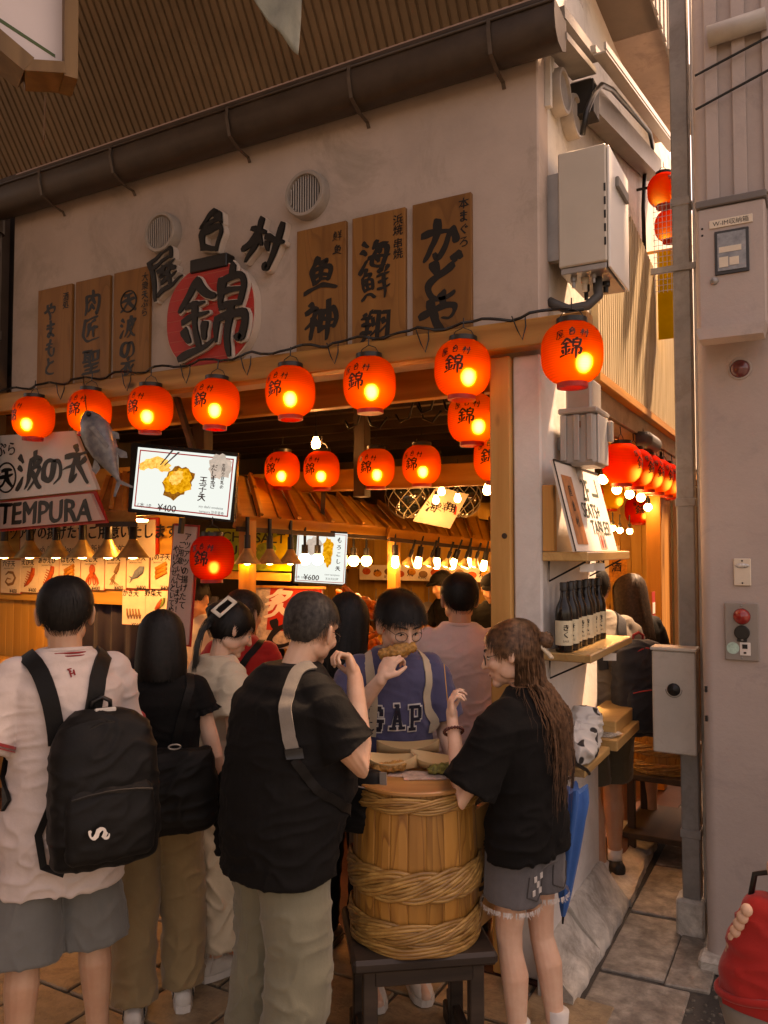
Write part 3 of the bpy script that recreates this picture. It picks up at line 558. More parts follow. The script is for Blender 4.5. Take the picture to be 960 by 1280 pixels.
a = thing('round_indicator_lamp', 'dull round red lamp below the wall cabinet on the pillar', 'lamp', (.763, .49, 2.62)); mk('lens', lamp_dome('l', (.763, .497, 2.648), .042, 0), DREDL, a, smooth=True); mk('rim', MB().lathe([(.041, .004), (.047, .007), (.05, 0), (.041, 0)], 28, Matrix.Translation((.763, .499, 2.648)) @ Matrix.Rotation(math.pi / 2, 4, 'X')), PIL, a, smooth=True)
a = thing('fire_alarm_panel', 'grey alarm panel with red lamp and black knob on the right pillar', 'panel', (.75, .49, 1.35)); mk('plate', MB().bb((.682, .482, 1.352), (.818, .499, 1.604), .003), pm('panel_grey', (.27, .235, .205), .5, .1, 6, .1), a)
mk('red_lamp', lamp_dome('l', (.752, .482, 1.545), .036, 0), REDL, a, smooth=True); mk('black_knob', MB().lathe([(0, .012), (.028, .012), (.032, .008), (.032, 0), (0, 0)], 24, Matrix.Translation((.752, .482, 1.475)) @ Matrix.Rotation(math.pi / 2, 4, 'X')), BLACKM, a); mk('keyhole_block', MB().bb((.732, .474, 1.435), (.772, .4822, 1.455), .002), BLACKM, a); mk('screw_cover', MB().ell((.752, .474, 1.445), (.006, .003, .006)), STEEL, a)
k = mk('white_plate', MB().bb((.742, .478, 1.375), (.785, .4822, 1.432), .002), WHITE, a); mk('socket', MB().bb((.752, .4755, 1.405), (.773, .4782, 1.424)), INK, k); mk('socket', MB().bb((.757, .4755, 1.383), (.768, .4782, 1.391)), INK, k)
mk('round_sticker', MB().lathe([(0, .002), (.026, .002), (.026, 0), (0, 0)], 24, Matrix.Translation((.714, .4815, 1.405)) @ Matrix.Rotation(math.pi / 2, 4, 'X')), pm('mint_sticker', (.36, .55, .47), .5, .25, 60, 0), a)
for z in (1.592, 1.365): mk('screw', MB().ell((.75, .482, z), (.004, .003, .004)), STEEL, a)
a = thing('small_junction_plate', 'small cream cover plate with smudged emblem on the right pillar', 'plate', (.758, .49, 1.68)); mk('plate', MB().bb((.722, .488, 1.68), (.792, .499, 1.80), .003), CREAM, a); mk('plate_emblem', MB().ell((.757, .487, 1.768), (.03, .003, .011), None, 18, 6), pm('emblem_grey', (.5, .47, .44), .3, .4, 90, 0, metal=.5), a, smooth=True)
for z in (1.692, 1.79): mk('screw', MB().ell((.757, .488, z), (.004, .003, .004)), BLACKM, a)
for z in (1.20, 1.07): mk('cable_clip', MB().bb((.592, .487, z), (.604, .4985, z + .026), .002), BLACKM, rp)
for z0, z1 in ((4.02, 4.1), (3.86, 3.95)): mk('wire', MB().tube([(.60, .46, z0), (.9, .45, z1), (2.4, .44, z1 + .25)], .006, 6), BLACKM, rp)
mk('top_pipe', MB().tube([(.66, .45, 4.18), (.9, .45, 4.19)], .045, 16), pm('pale_pipe', (.42, .38, .34), .5, .1, 8, 0), rp, smooth=True)
# square steel post in the passage with its boxes
ps = thing('steel_post', 'square grey steel post standing on a concrete foot in the side passage', 'post', (.48, .8, 0))
PST = pm('weathered_steel', (.235, .22, .205), .55, .2, 7, .3, 40, stain=((.17, .14, .12), 6, .5), metal=.25)
mk('shaft', MB().bb((.443, .76, .12), (.527, .845, 6.4), .006), PST, ps); mk('foot', MB().bb((.415, .735, -.02), (.545, .87, .165), .012), CONC, ps)
for z in (.45, 2.05, 3.55): mk('band', MB().bb((.438, .755, z), (.532, .85, z + .04), .003), PST, ps)
mk('thin_pipe', MB().tube([(.545, .79, .1), (.545, .79, 6.4)], .008, 8), pm('white_pipe', (.6, .57, .53), .4, .1, 8, 0), ps, smooth=True)
bx_ = thing('meter_box', 'beige steel meter box with round black dial strapped to the post', 'box', (.435, .72, .87)); mk('case', MB().bb((.338, .64, .872), (.535, .755, 1.355), .006), pm('beige_steel', (.46, .41, .355), .5, .1, 5, .12, stain=((.36, .31, .26), 7, .4)), bx_)
mk('lid', MB().bb((.332, .632, 1.357), (.541, .758, 1.372), .003), pm('beige_lid', (.50, .45, .39), .5, .1, 5, .1), bx_)
mk('dial', MB().lathe([(0, .014), (.012, .014), (.016, .008), (.026, .01), (.03, .004), (.03, 0), (0, 0)], 28, Matrix.Translation((.437, .64, 1.175)) @ Matrix.Rotation(math.pi / 2, 4, 'X')), BLACKM, bx_, smooth=True)
mk('dial_scale', MB().tube([(.437 + .037 * math.cos(t), .6395, 1.175 + .037 * math.sin(t)) for t in [math.pi + math.pi * k / 14 for k in range(15)]], .002, 5), pm('scale_grey', (.16, .15, .13), .6, .1, 20, 0), bx_)
ws = thing('wire_mesh_strip', 'strip of wire mesh tied to the steel post above the passage', 'mesh', (.44, .75, 3.0)); wm = MB()
for k in range(5): wm.tube([(.36 + k * .02, .75, 3.12), (.36 + k * .02, .75, 3.58)], .0014, 4)
for k in range(16): wm.tube([(.355, .7495, 3.13 + k * .029), (.45, .7495, 3.13 + k * .029)], .0014, 4)
props(mk('wires', wm, STEEL, ws), kind='stuff'); mk('clamp', MB().bb((.34, .745, 3.22), (.56, .757, 3.25)), PST, ws)
# far end of the passage
fb = thing('far_building', 'pale distant facade at the end of the passage', 'building', (.6, 11, 0)); mk('wall', MB().bb((-1.2, 11, 0), (3.5, 11.3, 2.6)), pm('far_pale', (.42, .38, .33), .8, .2, 1, .1), fb)
for k in range(4): mk('window', MB().bb((-.9 + k * 1.1, 10.96, 1.1), (-.2 + k * 1.1, 11.02, 2.2), .01), pm('far_glass', (.06, .07, .08), .1, .2, 3, 0, spec=.7), fb)
yb = thing('yellow_banner', 'tall yellow cloth banner hanging in the passage behind the steel post', 'banner', (.16, 2.6, 3.35)); mk('cloth', MB().prism([(0, 0), (.2, 0), (.2, .62), (0, .65)], (.06, 2.6, 3.35), (1, 0, 0), (0, 0, 1), .01), cloth('yellow_cloth', (.62, .38, .02)), yb); mk('pole', MB().tube([(-.02, 2.607, 4.0), (.3, 2.607, 4.0)], .012, 8), PINE(0), yb)
# ================================================================== people
def hand_mb(mb, wrist, d, n_, curl, sg, s=1., spread=1.):
    d = V(d).normalized(); n_ = V(n_); n_ = (n_ - d * n_.dot(d)).normalized(); w_ = d.cross(n_).normalized() * sg
    c = wrist + d * .045 * s; R = Matrix((w_, d, n_)).transposed()
    mb.ell(c, (.039 * s, .052 * s, .018 * s), R, 12, 8)
    mb.cap([wrist - d * .01, wrist + d * .03 * s], [.025 * s, .026 * s], 10)
    for i, (L, ox) in enumerate(((.9, -.03), (1., -.0105), (.94, .0095), (.75, .029))):
        p = wrist + d * (.086 - .006 * abs(i - 1)) * s + w_ * ox * s; a = 0; P = [p - d * .025 * s]
        for k, (sl, bk) in enumerate(((.043, 60), (.027, 75), (.021, 45))):
            a += R_(bk) * (curl[i] if hasattr(curl, '__len__') else curl); P.append(p); p = p + (d * math.cos(a) + n_ * math.sin(a) + w_ * ox * spread * .8 * (k == 0)).normalized() * sl * L * s
        P.append(p); mb.cap(P, [.0085 * s, .0092 * s, .0085 * s, .0078 * s, .007 * s], 8)
    b = wrist + d * .022 * s - w_ * .028 * s; t = (d * .65 - w_ * .55 + n_ * .5).normalized(); t2 = (d * .8 - w_ * .05 + n_ * .6).normalized()
    mb.cap([b - t * .012 * s, b + t * .035 * s, b + t * .035 * s + t2 * .03 * s, b + t * .035 * s + t2 * .05 * s], [.014 * s, .0115 * s, .0095 * s, .0075 * s], 8)

def head_mb(mb, HM, fem=0.):
    def e(c, r, rot=None):
        R = HM.to_3x3() @ (rot if rot else Matrix.Identity(3)); mb.ell(HM @ V(c), r, R, 18, 12)
    e((0, -.012, .03), (.077, .096, .086)); e((0, .022, -.02), (.066 - .004 * fem, .07, .085)); e((0, .035, -.062), (.05 - .005 * fem, .052, .045))
    e((0, .066, -.098), (.022, .02, .018)); e((0, .072, .026), (.052, .022, .018))
    for g in (-1, 1):
        e((g * .036, .058, -.03), (.027, .027, .026)); e((g * .05, .0, -.06), (.016, .045, .03))
        k_ = 1 - .22 * fem; e((g * (.084 - .005 * fem), -.012, -.012), (.009, .021 * k_, .034 * k_), Euler((.15, 0, g * .5 * k_)).to_matrix()); e((g * (.088 - .007 * fem), -.022, .002), (.008, .014 * k_, .024 * k_), Euler((.1, 0, g * .7 * k_)).to_matrix())
        e((g * .012, .094, -.034), (.011, .011, .008))
    mb.cap([HM @ V(q) for q in ((0, .088, .014), (0, .098, -.012), (0, .107, -.032))], [.009, .0105, .0125], 10)
    e((0, .083, -.062), (.022, .009, .0058)); e((0, .081, -.071), (.019, .009, .006))

def interp(tab, z):
    if z <= tab[0][0]: return tab[0][1:]
    for a, b in zip(tab, tab[1:]):
        if z <= b[0]:
            k = (z - a[0]) / (b[0] - a[0]); k = k * k * (3 - 2 * k); return [p + (q - p) * k for p, q in zip(a[1:], b[1:])]
    return tab[-1][1:]

def hair(root, HM, mat, zend, thick=.008, low=lambda d: max(.2, 1 - (d / .122) ** 2) ** .5, n=900, wid=.0022, mess=.005, part_=0., lift=0., ends=.02, wave=0., name='hair', crown=-.02, taper=.012, frizz=.25):
    """hair cap that ends at zend(angle from the face) plus combed strands lying on it"""
    zc, rx, ry, rz = .03, .078 + thick, .099 + thick, .088 + thick
    def pt(phi, l, up=0.):                  # l = way from the crown in metres
        q = math.pi / 2 * rz
        if l < q: th = l / rz; z = zc + rz * math.cos(th); k = math.sin(th)
        else: z = zc - (l - q); k = low(l - q)
        k += up / rx
        return V((rx * k * math.sin(phi), -.012 + crown * (1 - min(1, l / q)) + ry * k * math.cos(phi), z + up * max(0, 1 - l / q)))
    def lend(phi):
        a_ = abs((phi + math.pi) % (2 * math.pi) - math.pi); ze = zend(a_) + ends * .5 * noise.noise(V((math.sin(phi) * 9, math.cos(phi) * 9, thick * 900))); return rz * math.acos((ze - zc) / rz) if ze > zc else math.pi / 2 * rz + (zc - ze)
    mb = MB(); nf, nt_ = 56, 12
    for sh_ in (0, 1):
        for i in range(nt_ + 1):
            for k in range(nf):
                ph = 2 * math.pi * k / nf; L = lend(ph); l = L * (i / nt_)
                p = pt(ph, l, (-.012 if sh_ else (mess * .9 * noise.noise(V((math.sin(ph) * 5, math.cos(ph) * 5, l * 34))) - taper * max(0, i / nt_ - .55) / .45)))
                mb.v.append(HM @ p)
        b = sh_ * (nt_ + 1) * nf
        for i in range(nt_):
            for k in range(nf):
                q = (b + i * nf + k, b + i * nf + (k + 1) % nf, b + (i + 1) * nf + (k + 1) % nf, b + (i + 1) * nf + k); mb.f.append(q if sh_ else q[::-1])
    o1 = nt_ * nf; o2 = (nt_ + 1) * nf + nt_ * nf
    for k in range(nf): mb.f.append((o1 + k, o1 + (k + 1) % nf, o2 + (k + 1) % nf, o2 + k))
    for j in range(n):
        ph = random.uniform(-math.pi, math.pi); L = lend(ph) + random.uniform(-.6, 1) * ends; l0 = random.uniform(0, .75) * L; l1 = min(L, l0 + random.uniform(.05, .12) + (.2 if L > .3 else 0)); u0 = random.uniform(.2, 1) * mess
        P = []; dph = random.uniform(-frizz, frizz) + part_
        for k in range(6):
            t = k / 5; l = l0 + (l1 - l0) * t
            P.append(HM @ pt(ph + dph * t * .5 + wave * math.sin(l * 40 + j), l, u0 * (.4 + t * .8) + lift * t + .001))
        strand(mb, P, wid, HM @ V((0, -.012, .03)))
    return mk(name, mb, mat, root, local=True, smooth=True)
def strand(mb, P, wid, c):
    b = len(mb.v); m = len(P)
    for k, p in enumerate(P):
        t = (P[min(k + 1, m - 1)] - P[max(k - 1, 0)]).normalized(); x = t.cross(p - c)
        x = x.normalized() if x.length > 1e-6 else V((1, 0, 0)); wd = wid * (1 if k < m * .6 else (1 - (k / (m - 1)) * .75)) * .5
        mb.v += [p - x * wd, p + x * wd]
    for k in range(m - 1): mb.f.append((b + 2 * k, b + 2 * k + 1, b + 2 * k + 3, b + 2 * k + 2))

def folds(amp, scale=9., seed=0., zlo=None, zhi=None, dirv=(1, .4, 2.2)):
    D = V(dirv)
    def f(p):
        q = V((p.x * D.x + p.z * .5, p.y * D.y, p.z * D.z - p.x * .6)) * scale + V((seed, seed * .7, 0))
        q = q + V((noise.noise(p * 6 + V((seed, 0, 0))), noise.noise(p * 6 + V((0, seed, 5))), 0)) * 1.2
        a = noise.noise(q); r = (1 - abs(a)) ** 4
        k = 1.
        if zlo is not None: k = .25 + .75 * max(0, min(1, 1 - (p.z - zlo) / max(.01, zhi - zlo)))
        return amp * k * (r - .35) + amp * .5 * noise.noise(q * .45)
    return f

def eyes(root, HM, down=.0, glasses=None, brow=(.02, .014, .01)):
    bm_ = pm('eye_brow_hair', brow, .7, .2, 60, 0); wm_ = pm('eye_white', (.62, .55, .5), .3, .05, 20, 0); im = pm('eye_iris', (.012, .008, .006), .15, .1, 30, 0)
    for g in (-1, 1):
        c = V((g * .033, .0795, -.006)); R = HM.to_3x3() @ Euler((0, 0, -g * .22)).to_matrix()
        e = mk('eye', MB().ell(HM @ c, (.0135, .006, .0052), R, 14, 8), wm_, root, local=True, smooth=True)
        mk('iris', MB().ell(HM @ (c + V((-g * .001, .0035, -.0014))), (.0056, .0035, .005), R, 12, 8), im, e, local=True, smooth=True)
        l = [HM @ V((g * (.018 + .031 * t), .0865 - .011 * t * t, -.0035 + .0058 * math.sin(math.pi * min(1, t * 1.02)) - down * .004)) for t in (0, .2, .4, .6, .8, 1)]
        mk('eyelid', MB().cap(l, [.0012, .002, .0023, .0023, .002, .001], 6), im, root, local=True, smooth=True)
        l = [HM @ V((g * (.014 + .042 * t), .094 - .017 * t * t, .021 + .006 * math.sin(math.pi * t * .8))) for t in (0, .25, .5, .75, 1)]
        mk('eyebrow', MB().cap(l, [.0025, .0036, .0036, .003, .0012], 6), bm_, root, local=True, smooth=True)
    m = skinm('lip_skin', (.42, .17, .13))
    mk('lips', MB().ell(HM @ V((0, .0855, -.0665)), (.019, .0078, .0068), HM.to_3x3(), 16, 8), m, root, local=True, smooth=True)
    if glasses:
        gm = pm('glasses_frame', glasses, .3, .1, 20, 0, metal=.6)
        t = MB()
        for g in (-1, 1):
            P = [HM @ V((g * .034 + .0235 * math.cos(a), .1 - .012 * ((math.cos(a) * g + 1) / 2) ** 2, -.011 + .02 * math.sin(a))) for a in [2 * math.pi * k / 24 for k in range(25)]]
            t.tube(P, .0013, 6); t.tube([HM @ V(q) for q in ((g * .057, .09, -.004), (g * .076, .04, .002), (g * .083, -.02, .004))], .0012, 6)
        t.tube([HM @ V(q) for q in ((-.011, .1, -.006), (0, .102, -.003), (.011, .1, -.006))], .0012, 6)
        mk('glasses', t, gm, root, local=True, smooth=True)

def person(label, loc, rz, H, skin, group=None, lean=0., head=(0, 0, 0), arms=None, feet=None, shirt=None, legs=None, fem=0, vox=.0046, shoes=None, hipz=.90, hoff=(0, 0, 0), girth=1.):
    s = H / 1.70; root = thing('person', label, 'person', loc, rz, group)
    T = lambda p: V((p[0] * s, (p[1] + lean * max(0, p[2] - .95)) * s, p[2] * s))
    HM = Matrix.Translation(T((0, .014, 1.487)) + V(hoff)) @ Euler([R_(q) for q in head], 'ZXY').to_matrix().to_4x4() @ Matrix.Translation((0, .014, .088)) @ Matrix.Scale(s ** .5 * 1.03, 4)
    sx = .168 - .014 * fem
    arms = arms or {}; feet = feet or {}; A = {}
    mb = MB()
    tr = [((0, 0, .86), .13, .09), ((0, 0, .95), .135, .095), ((0, 0, 1.08), .115, .085), ((0, 0, 1.2), .125, .09), ((0, -.005, 1.33), .125, .085), ((0, -.01, 1.4), .09, .07)]
    mb.loft([(T(c), a * s * girth, b * s * girth) for c, a, b in tr], 20)
    nb = T((0, -.015, 1.36)); nt_ = HM @ V((0, -.02, -.06)); mb.cap([nb, nb.lerp(nt_, .5), nt_], [.062 * s * (1 - .12 * fem), .056 * s * (1 - .14 * fem), .056 * s * (1 - .14 * fem)], 14)
    head_mb(mb, HM, fem)
    th = 1 - .14 * fem
    for g, k in ((-1, 'L'), (1, 'R')):
        a = arms.get(k, {}); S = T((g * sx, -.005, 1.362)); E = V(a['e']) * s if 'e' in a else T((g * (sx + .05), -.03, 1.10)); W = V(a['w']) * s if 'w' in a else T((g * (sx + .06), .05, .86))
        A[k] = (S, E, W)
        mb.cap([S, S.lerp(E, .35), S.lerp(E, .75), E, E.lerp(W, .25), E.lerp(W, .7), W], [q * s * th * girth ** .5 for q in (.044, .047, .045, .041, .043, .033, .026)], 14)
        hand_mb(mb, W, a.get('d', (0, .15, -1)), a.get('n', (-g, .2, 0)), a.get('c', .35), g * a.get('flip', 1), s * (1 - .08 * fem))
        f = V((*feet.get(k, (g * .1, 0)), 0)); hp = T((g * .085, 0, .90)); an = V((f.x * s, (f.y - .035) * s, .075 * s)); kn = hp.lerp(an, .5) + V((g * .005, .03 + (.02 if f.y > .05 else 0), 0))
        A['leg' + k] = (hp, kn, an, f * s)
        mb.cap([hp, hp.lerp(kn, .4), kn + V((0, 0, .04)), kn - V((0, .005, .03)), kn.lerp(an, .3) - V((0, .012, 0)), kn.lerp(an, .7) - V((0, .004, 0)), an], [q * s * (1 - .05 * fem) for q in (.082, .074, .055, .05, .056, .04, .034)], 14)
        mb.cap([an - V((0, .02, .02)), V((f.x * s, (f.y + .06) * s, .045)), V((f.x * s, (f.y + .135) * s, .035))], [.034, .033, .024], 10)
    me = remesh(mb, vox, 3, .42 if vox < .006 else .6); mk('body', me, skin, root, local=True, smooth=True)
    D = dict(root=root, HM=HM, s=s, A=A, T=T)
    if shirt: D.update(make_shirt(root, T, s, A, lean, **shirt))
    if legs: D.update(make_legs(root, T, s, A, **legs))
    if shoes: make_shoes(root, s, A, **shoes)
    return D

def make_shirt(root, T, s, A, lean, mat, hem=.80, sleeve=.78, loose=1., belly=0., amp=.007, seed=0., vox=.0065, sl_r=.07, ax=1., ay=1., dec=.6, neck=1.468, hipw=1., name='shirt', sl_end=None, dirv=(1, .4, 2.2)):
    mb = MB(); Z = [(.76, .176 * hipw, .122), (.9, .176 * hipw, .122), (1.0, .168, .116), (1.1, .168, .116), (1.22, .176, .122), (1.32, .184, .12), (1.38, .17, .104), (1.42, .128, .088), (1.45, .09, .074), (1.475, .07, .066)]
    z = hem; rg = []
    while z < neck + .001:
        a, b = interp(Z, z); k = math.exp(-((z - 1.04) / .13) ** 2) * belly
        rg.append((T((0, -.008 + k * .8, z)), a * s * ax * (loose if z < 1.36 else 1) * (1 + k * .6), (b + k) * s * ay * (loose if z < 1.36 else 1), 2.25)); z += .022
    mb.loft(rg, 32)
    for g, k in ((-1, 'L'), (1, 'R')):
        S, E, W = A[k]; e = S.lerp(E, sleeve); r = sl_r * s
        mb.ell(S - V((g * .012, 0, -.004)) * s, (.066 * s, .07 * s, .068 * s))
        if sleeve > .05: mb.tube([S - V((g * .03, 0, 0)) * s, S.lerp(E, .15 * sleeve / .78), S.lerp(E, sleeve * .5), e], [r * .85, r * .98, r * 1.0, r * (sl_end or 1.04)], 22)
    me = remesh(mb, vox, 4, 1.); jitter(me, folds(amp, 8., seed, hem * s, 1.5 * s, dirv)); m2 = me
    bv = BVHTree.FromPolygons([q.co.copy() for q in m2.vertices], [tuple(p.vertices) for p in m2.polygons])
    o = mk(name, m2, mat, root, local=True, smooth=True); return dict(shirt=o, bvh=bv)

def make_legs(root, T, s, A, mat, kind='trousers', end=.0, waist=1.0, r=(.098, .078, .07), amp=.008, seed=3., vox=.007, hipx=.165, hipy=.118):
    mb = MB()
    mb.loft([(T((0, -.005, z)), a * s, b * s, 2.2) for z, a, b in ((.79, hipx * .95, hipy * .92), (.86, hipx, hipy), (.93, hipx, hipy), (waist, hipx * .93, hipy * .93))], 30)
    if kind == 'skirt':
        mb.loft([(T((0, 0, z)), a * s, b * s, 2.1) for z, a, b in ((end, .235, .2), (.5, .22, .19), (.7, .2, .165), (.9, hipx, hipy))], 36)
    else:
        for g, k in ((-1, 'L'), (1, 'R')):
            hp, kn, an, f = A['leg' + k]; P = [hp + V((0, 0, .02)), hp.lerp(kn, .45), kn, kn.lerp(an, .5), an - V((0, 0, .035))]; Q = [r[0], r[0] * .93, r[1], (r[1] + r[2]) / 2, r[2]]
            pts = []; rad = []
            for i in range(len(P) - 1):
                for t in (0, .25, .5, .75):
                    p = P[i].lerp(P[i + 1], t); q = Q[i] + (Q[i + 1] - Q[i]) * t
                    if p.z >= end * s: pts.append(p); rad.append(q * s)
            mb.tube(pts, rad, 22)
    me = remesh(mb, vox, 3, 1.); jitter(me, folds(amp, 9., seed, 0, 1.2, (1.2, .5, 1.3) if kind != 'skirt' else (2.2, 1.6, .12)))
    return dict(legs=mk(kind, me, mat, root, local=True, smooth=True), lbvh=BVHTree.FromPolygons([q.co.copy() for q in me.vertices], [tuple(p.vertices) for p in me.polygons]))

def make_shoes(root, s, A, mat, sole, stripe=None, sock=None, sockh=.12):
    for g, k in ((-1, 'L'), (1, 'R')):
        hp, kn, an, f = A['leg' + k]; q = lambda y, z, x=0: V((f.x + x, f.y + (y - .035) * s, z * s))
        mb = MB(); T90 = Matrix.Rotation(math.pi / 2, 3, 'X')
        mb.loft([(q(y, z), a * s, b * s, 2.4, T90) for y, z, a, b in ((-.072, .05, .02, .02), (-.06, .052, .034, .036), (-.02, .058, .038, .045), (.04, .052, .041, .038), (.09, .046, .045, .032), (.14, .04, .043, .026), (.175, .034, .03, .018), (.185, .032, .015, .012))], 18)
        mb.tube([q(0, .06), q(-.004, .098)], [.037 * s, .04 * s], 16)
        me = remesh(mb, .006, 2); sh_ = mk('shoe', me, mat, root, local=True, smooth=True)
        outl = [(.0, -.078), (.03, -.068), (.04, -.02), (.043, .05), (.05, .1), (.044, .155), (.022, .188), (0, .193), (-.022, .188), (-.044, .155), (-.05, .1), (-.043, .05), (-.04, -.02), (-.03, -.068)]
        mk('sole', MB().prism([(x * s, (y - .035) * s) for x, y in outl], V((f.x, f.y, .03)), (1, 0, 0), (0, 1, 0), .028), sole, sh_, local=True)
        lc = MB()
        for y in (.045, .062, .079, .096): lc.tube([q(y, .082 - (y - .045) * .33, -.022), q(y + .006, .094 - (y - .045) * .38, 0), q(y, .082 - (y - .045) * .33, .022)], .0028, 6)
        mk('laces', lc, stripe or sole, sh_, local=True)
        if stripe:
            for y in (.0, .024, .048):
                for e in (-1, 1): mk('side_stripe', MB().bar(q(y - .012, .036, e * .041), q(y + .02, .078, e * .034), .008, .003, (e, 0, 0)), stripe, sh_, local=True)
        if sock: mk('sock', MB().tube([q(-.002, .09), q(-.002, .09 + sockh * .5), q(-.004, .09 + sockh)], [.039 * s, .038 * s, .041 * s], 16), sock, root, local=True, smooth=True)

def drape(D, pts, wd, th, mat, name, off=.003, n=28, parent=None):
    """strap along pts laid on the shirt"""
    pts = [V(p) * D['s'] for p in pts]; P = []; N = []
    L = [0]
    for a, b in zip(pts, pts[1:]): L.append(L[-1] + (b - a).length)
    for i in range(n):
        l = L[-1] * i / (n - 1)
        for k in range(len(pts) - 1):
            if l <= L[k + 1] + 1e-9: break
        t = (l - L[k]) / max(1e-6, L[k + 1] - L[k]); p = pts[k].lerp(pts[k + 1], t); c, nn, _, _ = D['bvh'].find_nearest(p); P.append(c); N.append(nn)
    for _ in range(3):
        P = [P[0]] + [(P[i - 1] + P[i] * 2 + P[i + 1]) / 4 for i in range(1, n - 1)] + [P[-1]]; N = [N[0]] + [(N[i - 1] + N[i] + N[i + 1]).normalized() for i in range(1, n - 1)] + [N[-1]]
    for i in range(n):
        c, nn, _, _ = D['bvh'].find_nearest(P[i])
        if (P[i] - c).dot(nn) < off: P[i] = c + nn * off
    return mk(name, MB().ribbon(P, N, wd, th), mat, parent or D['root'], local=True, auto=40)

def backpack(label, D, mat, c=(0, -.24, 1.12), w=.31, h=.44, d=.17, trim=None, strap_w=.06, straps=True, tilt=0., group=None):
    """rucksack hanging on a back: a thing of its own, placed in the wearer's space"""
    s = D['s']; M = WM(D['root']) @ Matrix.Translation(V(c) * s) @ Matrix.Rotation(tilt, 4, 'X')
    b = thing('backpack', label, 'backpack', M.translation, 0); b.rotation_euler = M.to_euler()
    mb = MB(); T90 = Matrix.Identity(3)
    mb.loft([(V((0, y, z * h)), a * w / 2, q * d / 2, 3.2) for z, a, q, y in ((-.5, .82, .7, .0), (-.47, .93, .92, 0), (-.3, 1, 1.08, -.01), (0, 1, 1.05, -.005), (.25, .96, .9, .0), (.4, .82, .72, .008), (.47, .62, .55, .012), (.5, .35, .35, .016))], 36)
    me = remesh(mb, .008, 3); jitter(me, folds(.008, 8, 4.)); bag = mk('bag', me, mat, b, local=True, smooth=True)
    mb = MB().loft([(V((0, y - d * .42, z * h)), a * w / 2, q * d / 2, 3.) for z, a, q, y in ((-.44, .7, .3, 0), (-.4, .8, .42, -.01), (-.2, .82, .46, -.012), (-.02, .78, .36, -.004), (.03, .7, .24, .004))], 30)
    me = remesh(mb, .008, 3); jitter(me, folds(.005, 9, 8.)); pk = mk('front_pocket', me, mat, b, local=True, smooth=True)
    t = trim or BLACKM
    zp = MB().tube([V((w * .4 * math.cos(a), -d * .38 + .02 * math.sin(a) , h * (.02 + .40 * math.sin(a)))) for a in [math.pi * k / 16 for k in range(17)]], .004, 6); mk('zip', zp, t, bag, local=True)
    mk('zip', MB().tube([V((w * .36 * q, -d * .66 , -h * .02 + .012 * (1 - q * q))) for q in (-1, -.6, -.2, .2, .6, 1)], .0035, 6), t, pk, local=True)
    mk('haul_loop', MB().tube([V((-.03, .04, h * .47)), V((-.028, .035, h * .54)), V((0, .03, h * .57)), V((.028, .035, h * .54)), V((.03, .04, h * .47))], .008, 8), t, b, local=True, smooth=True)
    if straps:
        for g in (-1, 1):
            P = [(g * .05, -.16, 1.16), (g * .06, -.14, 1.28), (g * .085, -.11, 1.38), (g * .105, -.02, 1.425), (g * .115, .07, 1.36), (g * .13, .12, 1.22), (g * .17, .06, 1.06), (g * .17, -.06, .96)]
            P = [(p[0], p[1] + D.get('lean', 0) * (p[2] - .95), p[2]) for p in P]
            me = drape(D, P, [.055 + .0 * k for k in range(28)], .012, mat, 'shoulder_strap')
            me.parent = b; me.data.transform(WM(b).inverted() @ WM(D['root']))
    return b
def text_on(D, name, items, mat, O, X, Y, key='bvh', lift=.002, brush=0., sub=.02, parent=None):
    """print laid on cloth by casting the lettering plane onto it"""
    O = V(O) * D['s']; X = V(X).normalized(); Y = V(Y).normalized(); N = X.cross(Y)
    def fm(x, y, l=0.):
        p = O + X * x + Y * y; h = D[key].ray_cast(p + N * .2, -N, .5)
        return (h[0] + N * (lift + l * 2)) if h[0] else p
    return letters(name, items, mat, fm, parent or D.get('shirt', D['root']), brush, sub, local=True)
def ring_on(D, arm, t0, t1, r, mat, name, n=22):
    S, E, W = D['A'][arm]; a = S.lerp(E, t0); b = S.lerp(E, t1)
    return mk(name, MB().tube([a, b], [r * D['s'], r * D['s'] * 1.005], n, cap=True), mat, D['root'], local=True, smooth=False)
# ================================================================== lanterns
LPAPER = paper('lantern_paper_red', (.40, .02, .012), (.56, .075, .014), .62)
LDIM = paper('lantern_paper_deep_red', (.45, .02, .018), (.85, .05, .03), .5)
LYEL = paper('lantern_paper_yellow', (.55, .32, .06), (1., .62, .15), .55)
LBULB = emit('lantern_bulb_glow', (1, .62, .26), 21.); LBULBD = emit('lantern_bulb_dim', (1, .45, .2), 4.5)
RINGM = pm('lantern_ring_black', (.016, .012, .01), .4, .2, 20, 0)
def lantern_profile(R, hh, n=52):
    P = []
    for i in range(n + 1):
        z = -hh + 2 * hh * i / n; t = abs(z / hh); k = (1 - (t * .965) ** 2.7) ** (1 / 2.3); P.append((max(.058, R * k) + (.0026 if i % 2 else 0), z))
    return P
def lantern_at(R, hh, ph, z, off=.0022):
    t = min(1, abs(z / hh)); k = (1 - (t * .965) ** 2.7) ** (1 / 2.3); r = max(.058, R * k) + off; return V((r * math.sin(ph), -r * math.cos(ph), z))
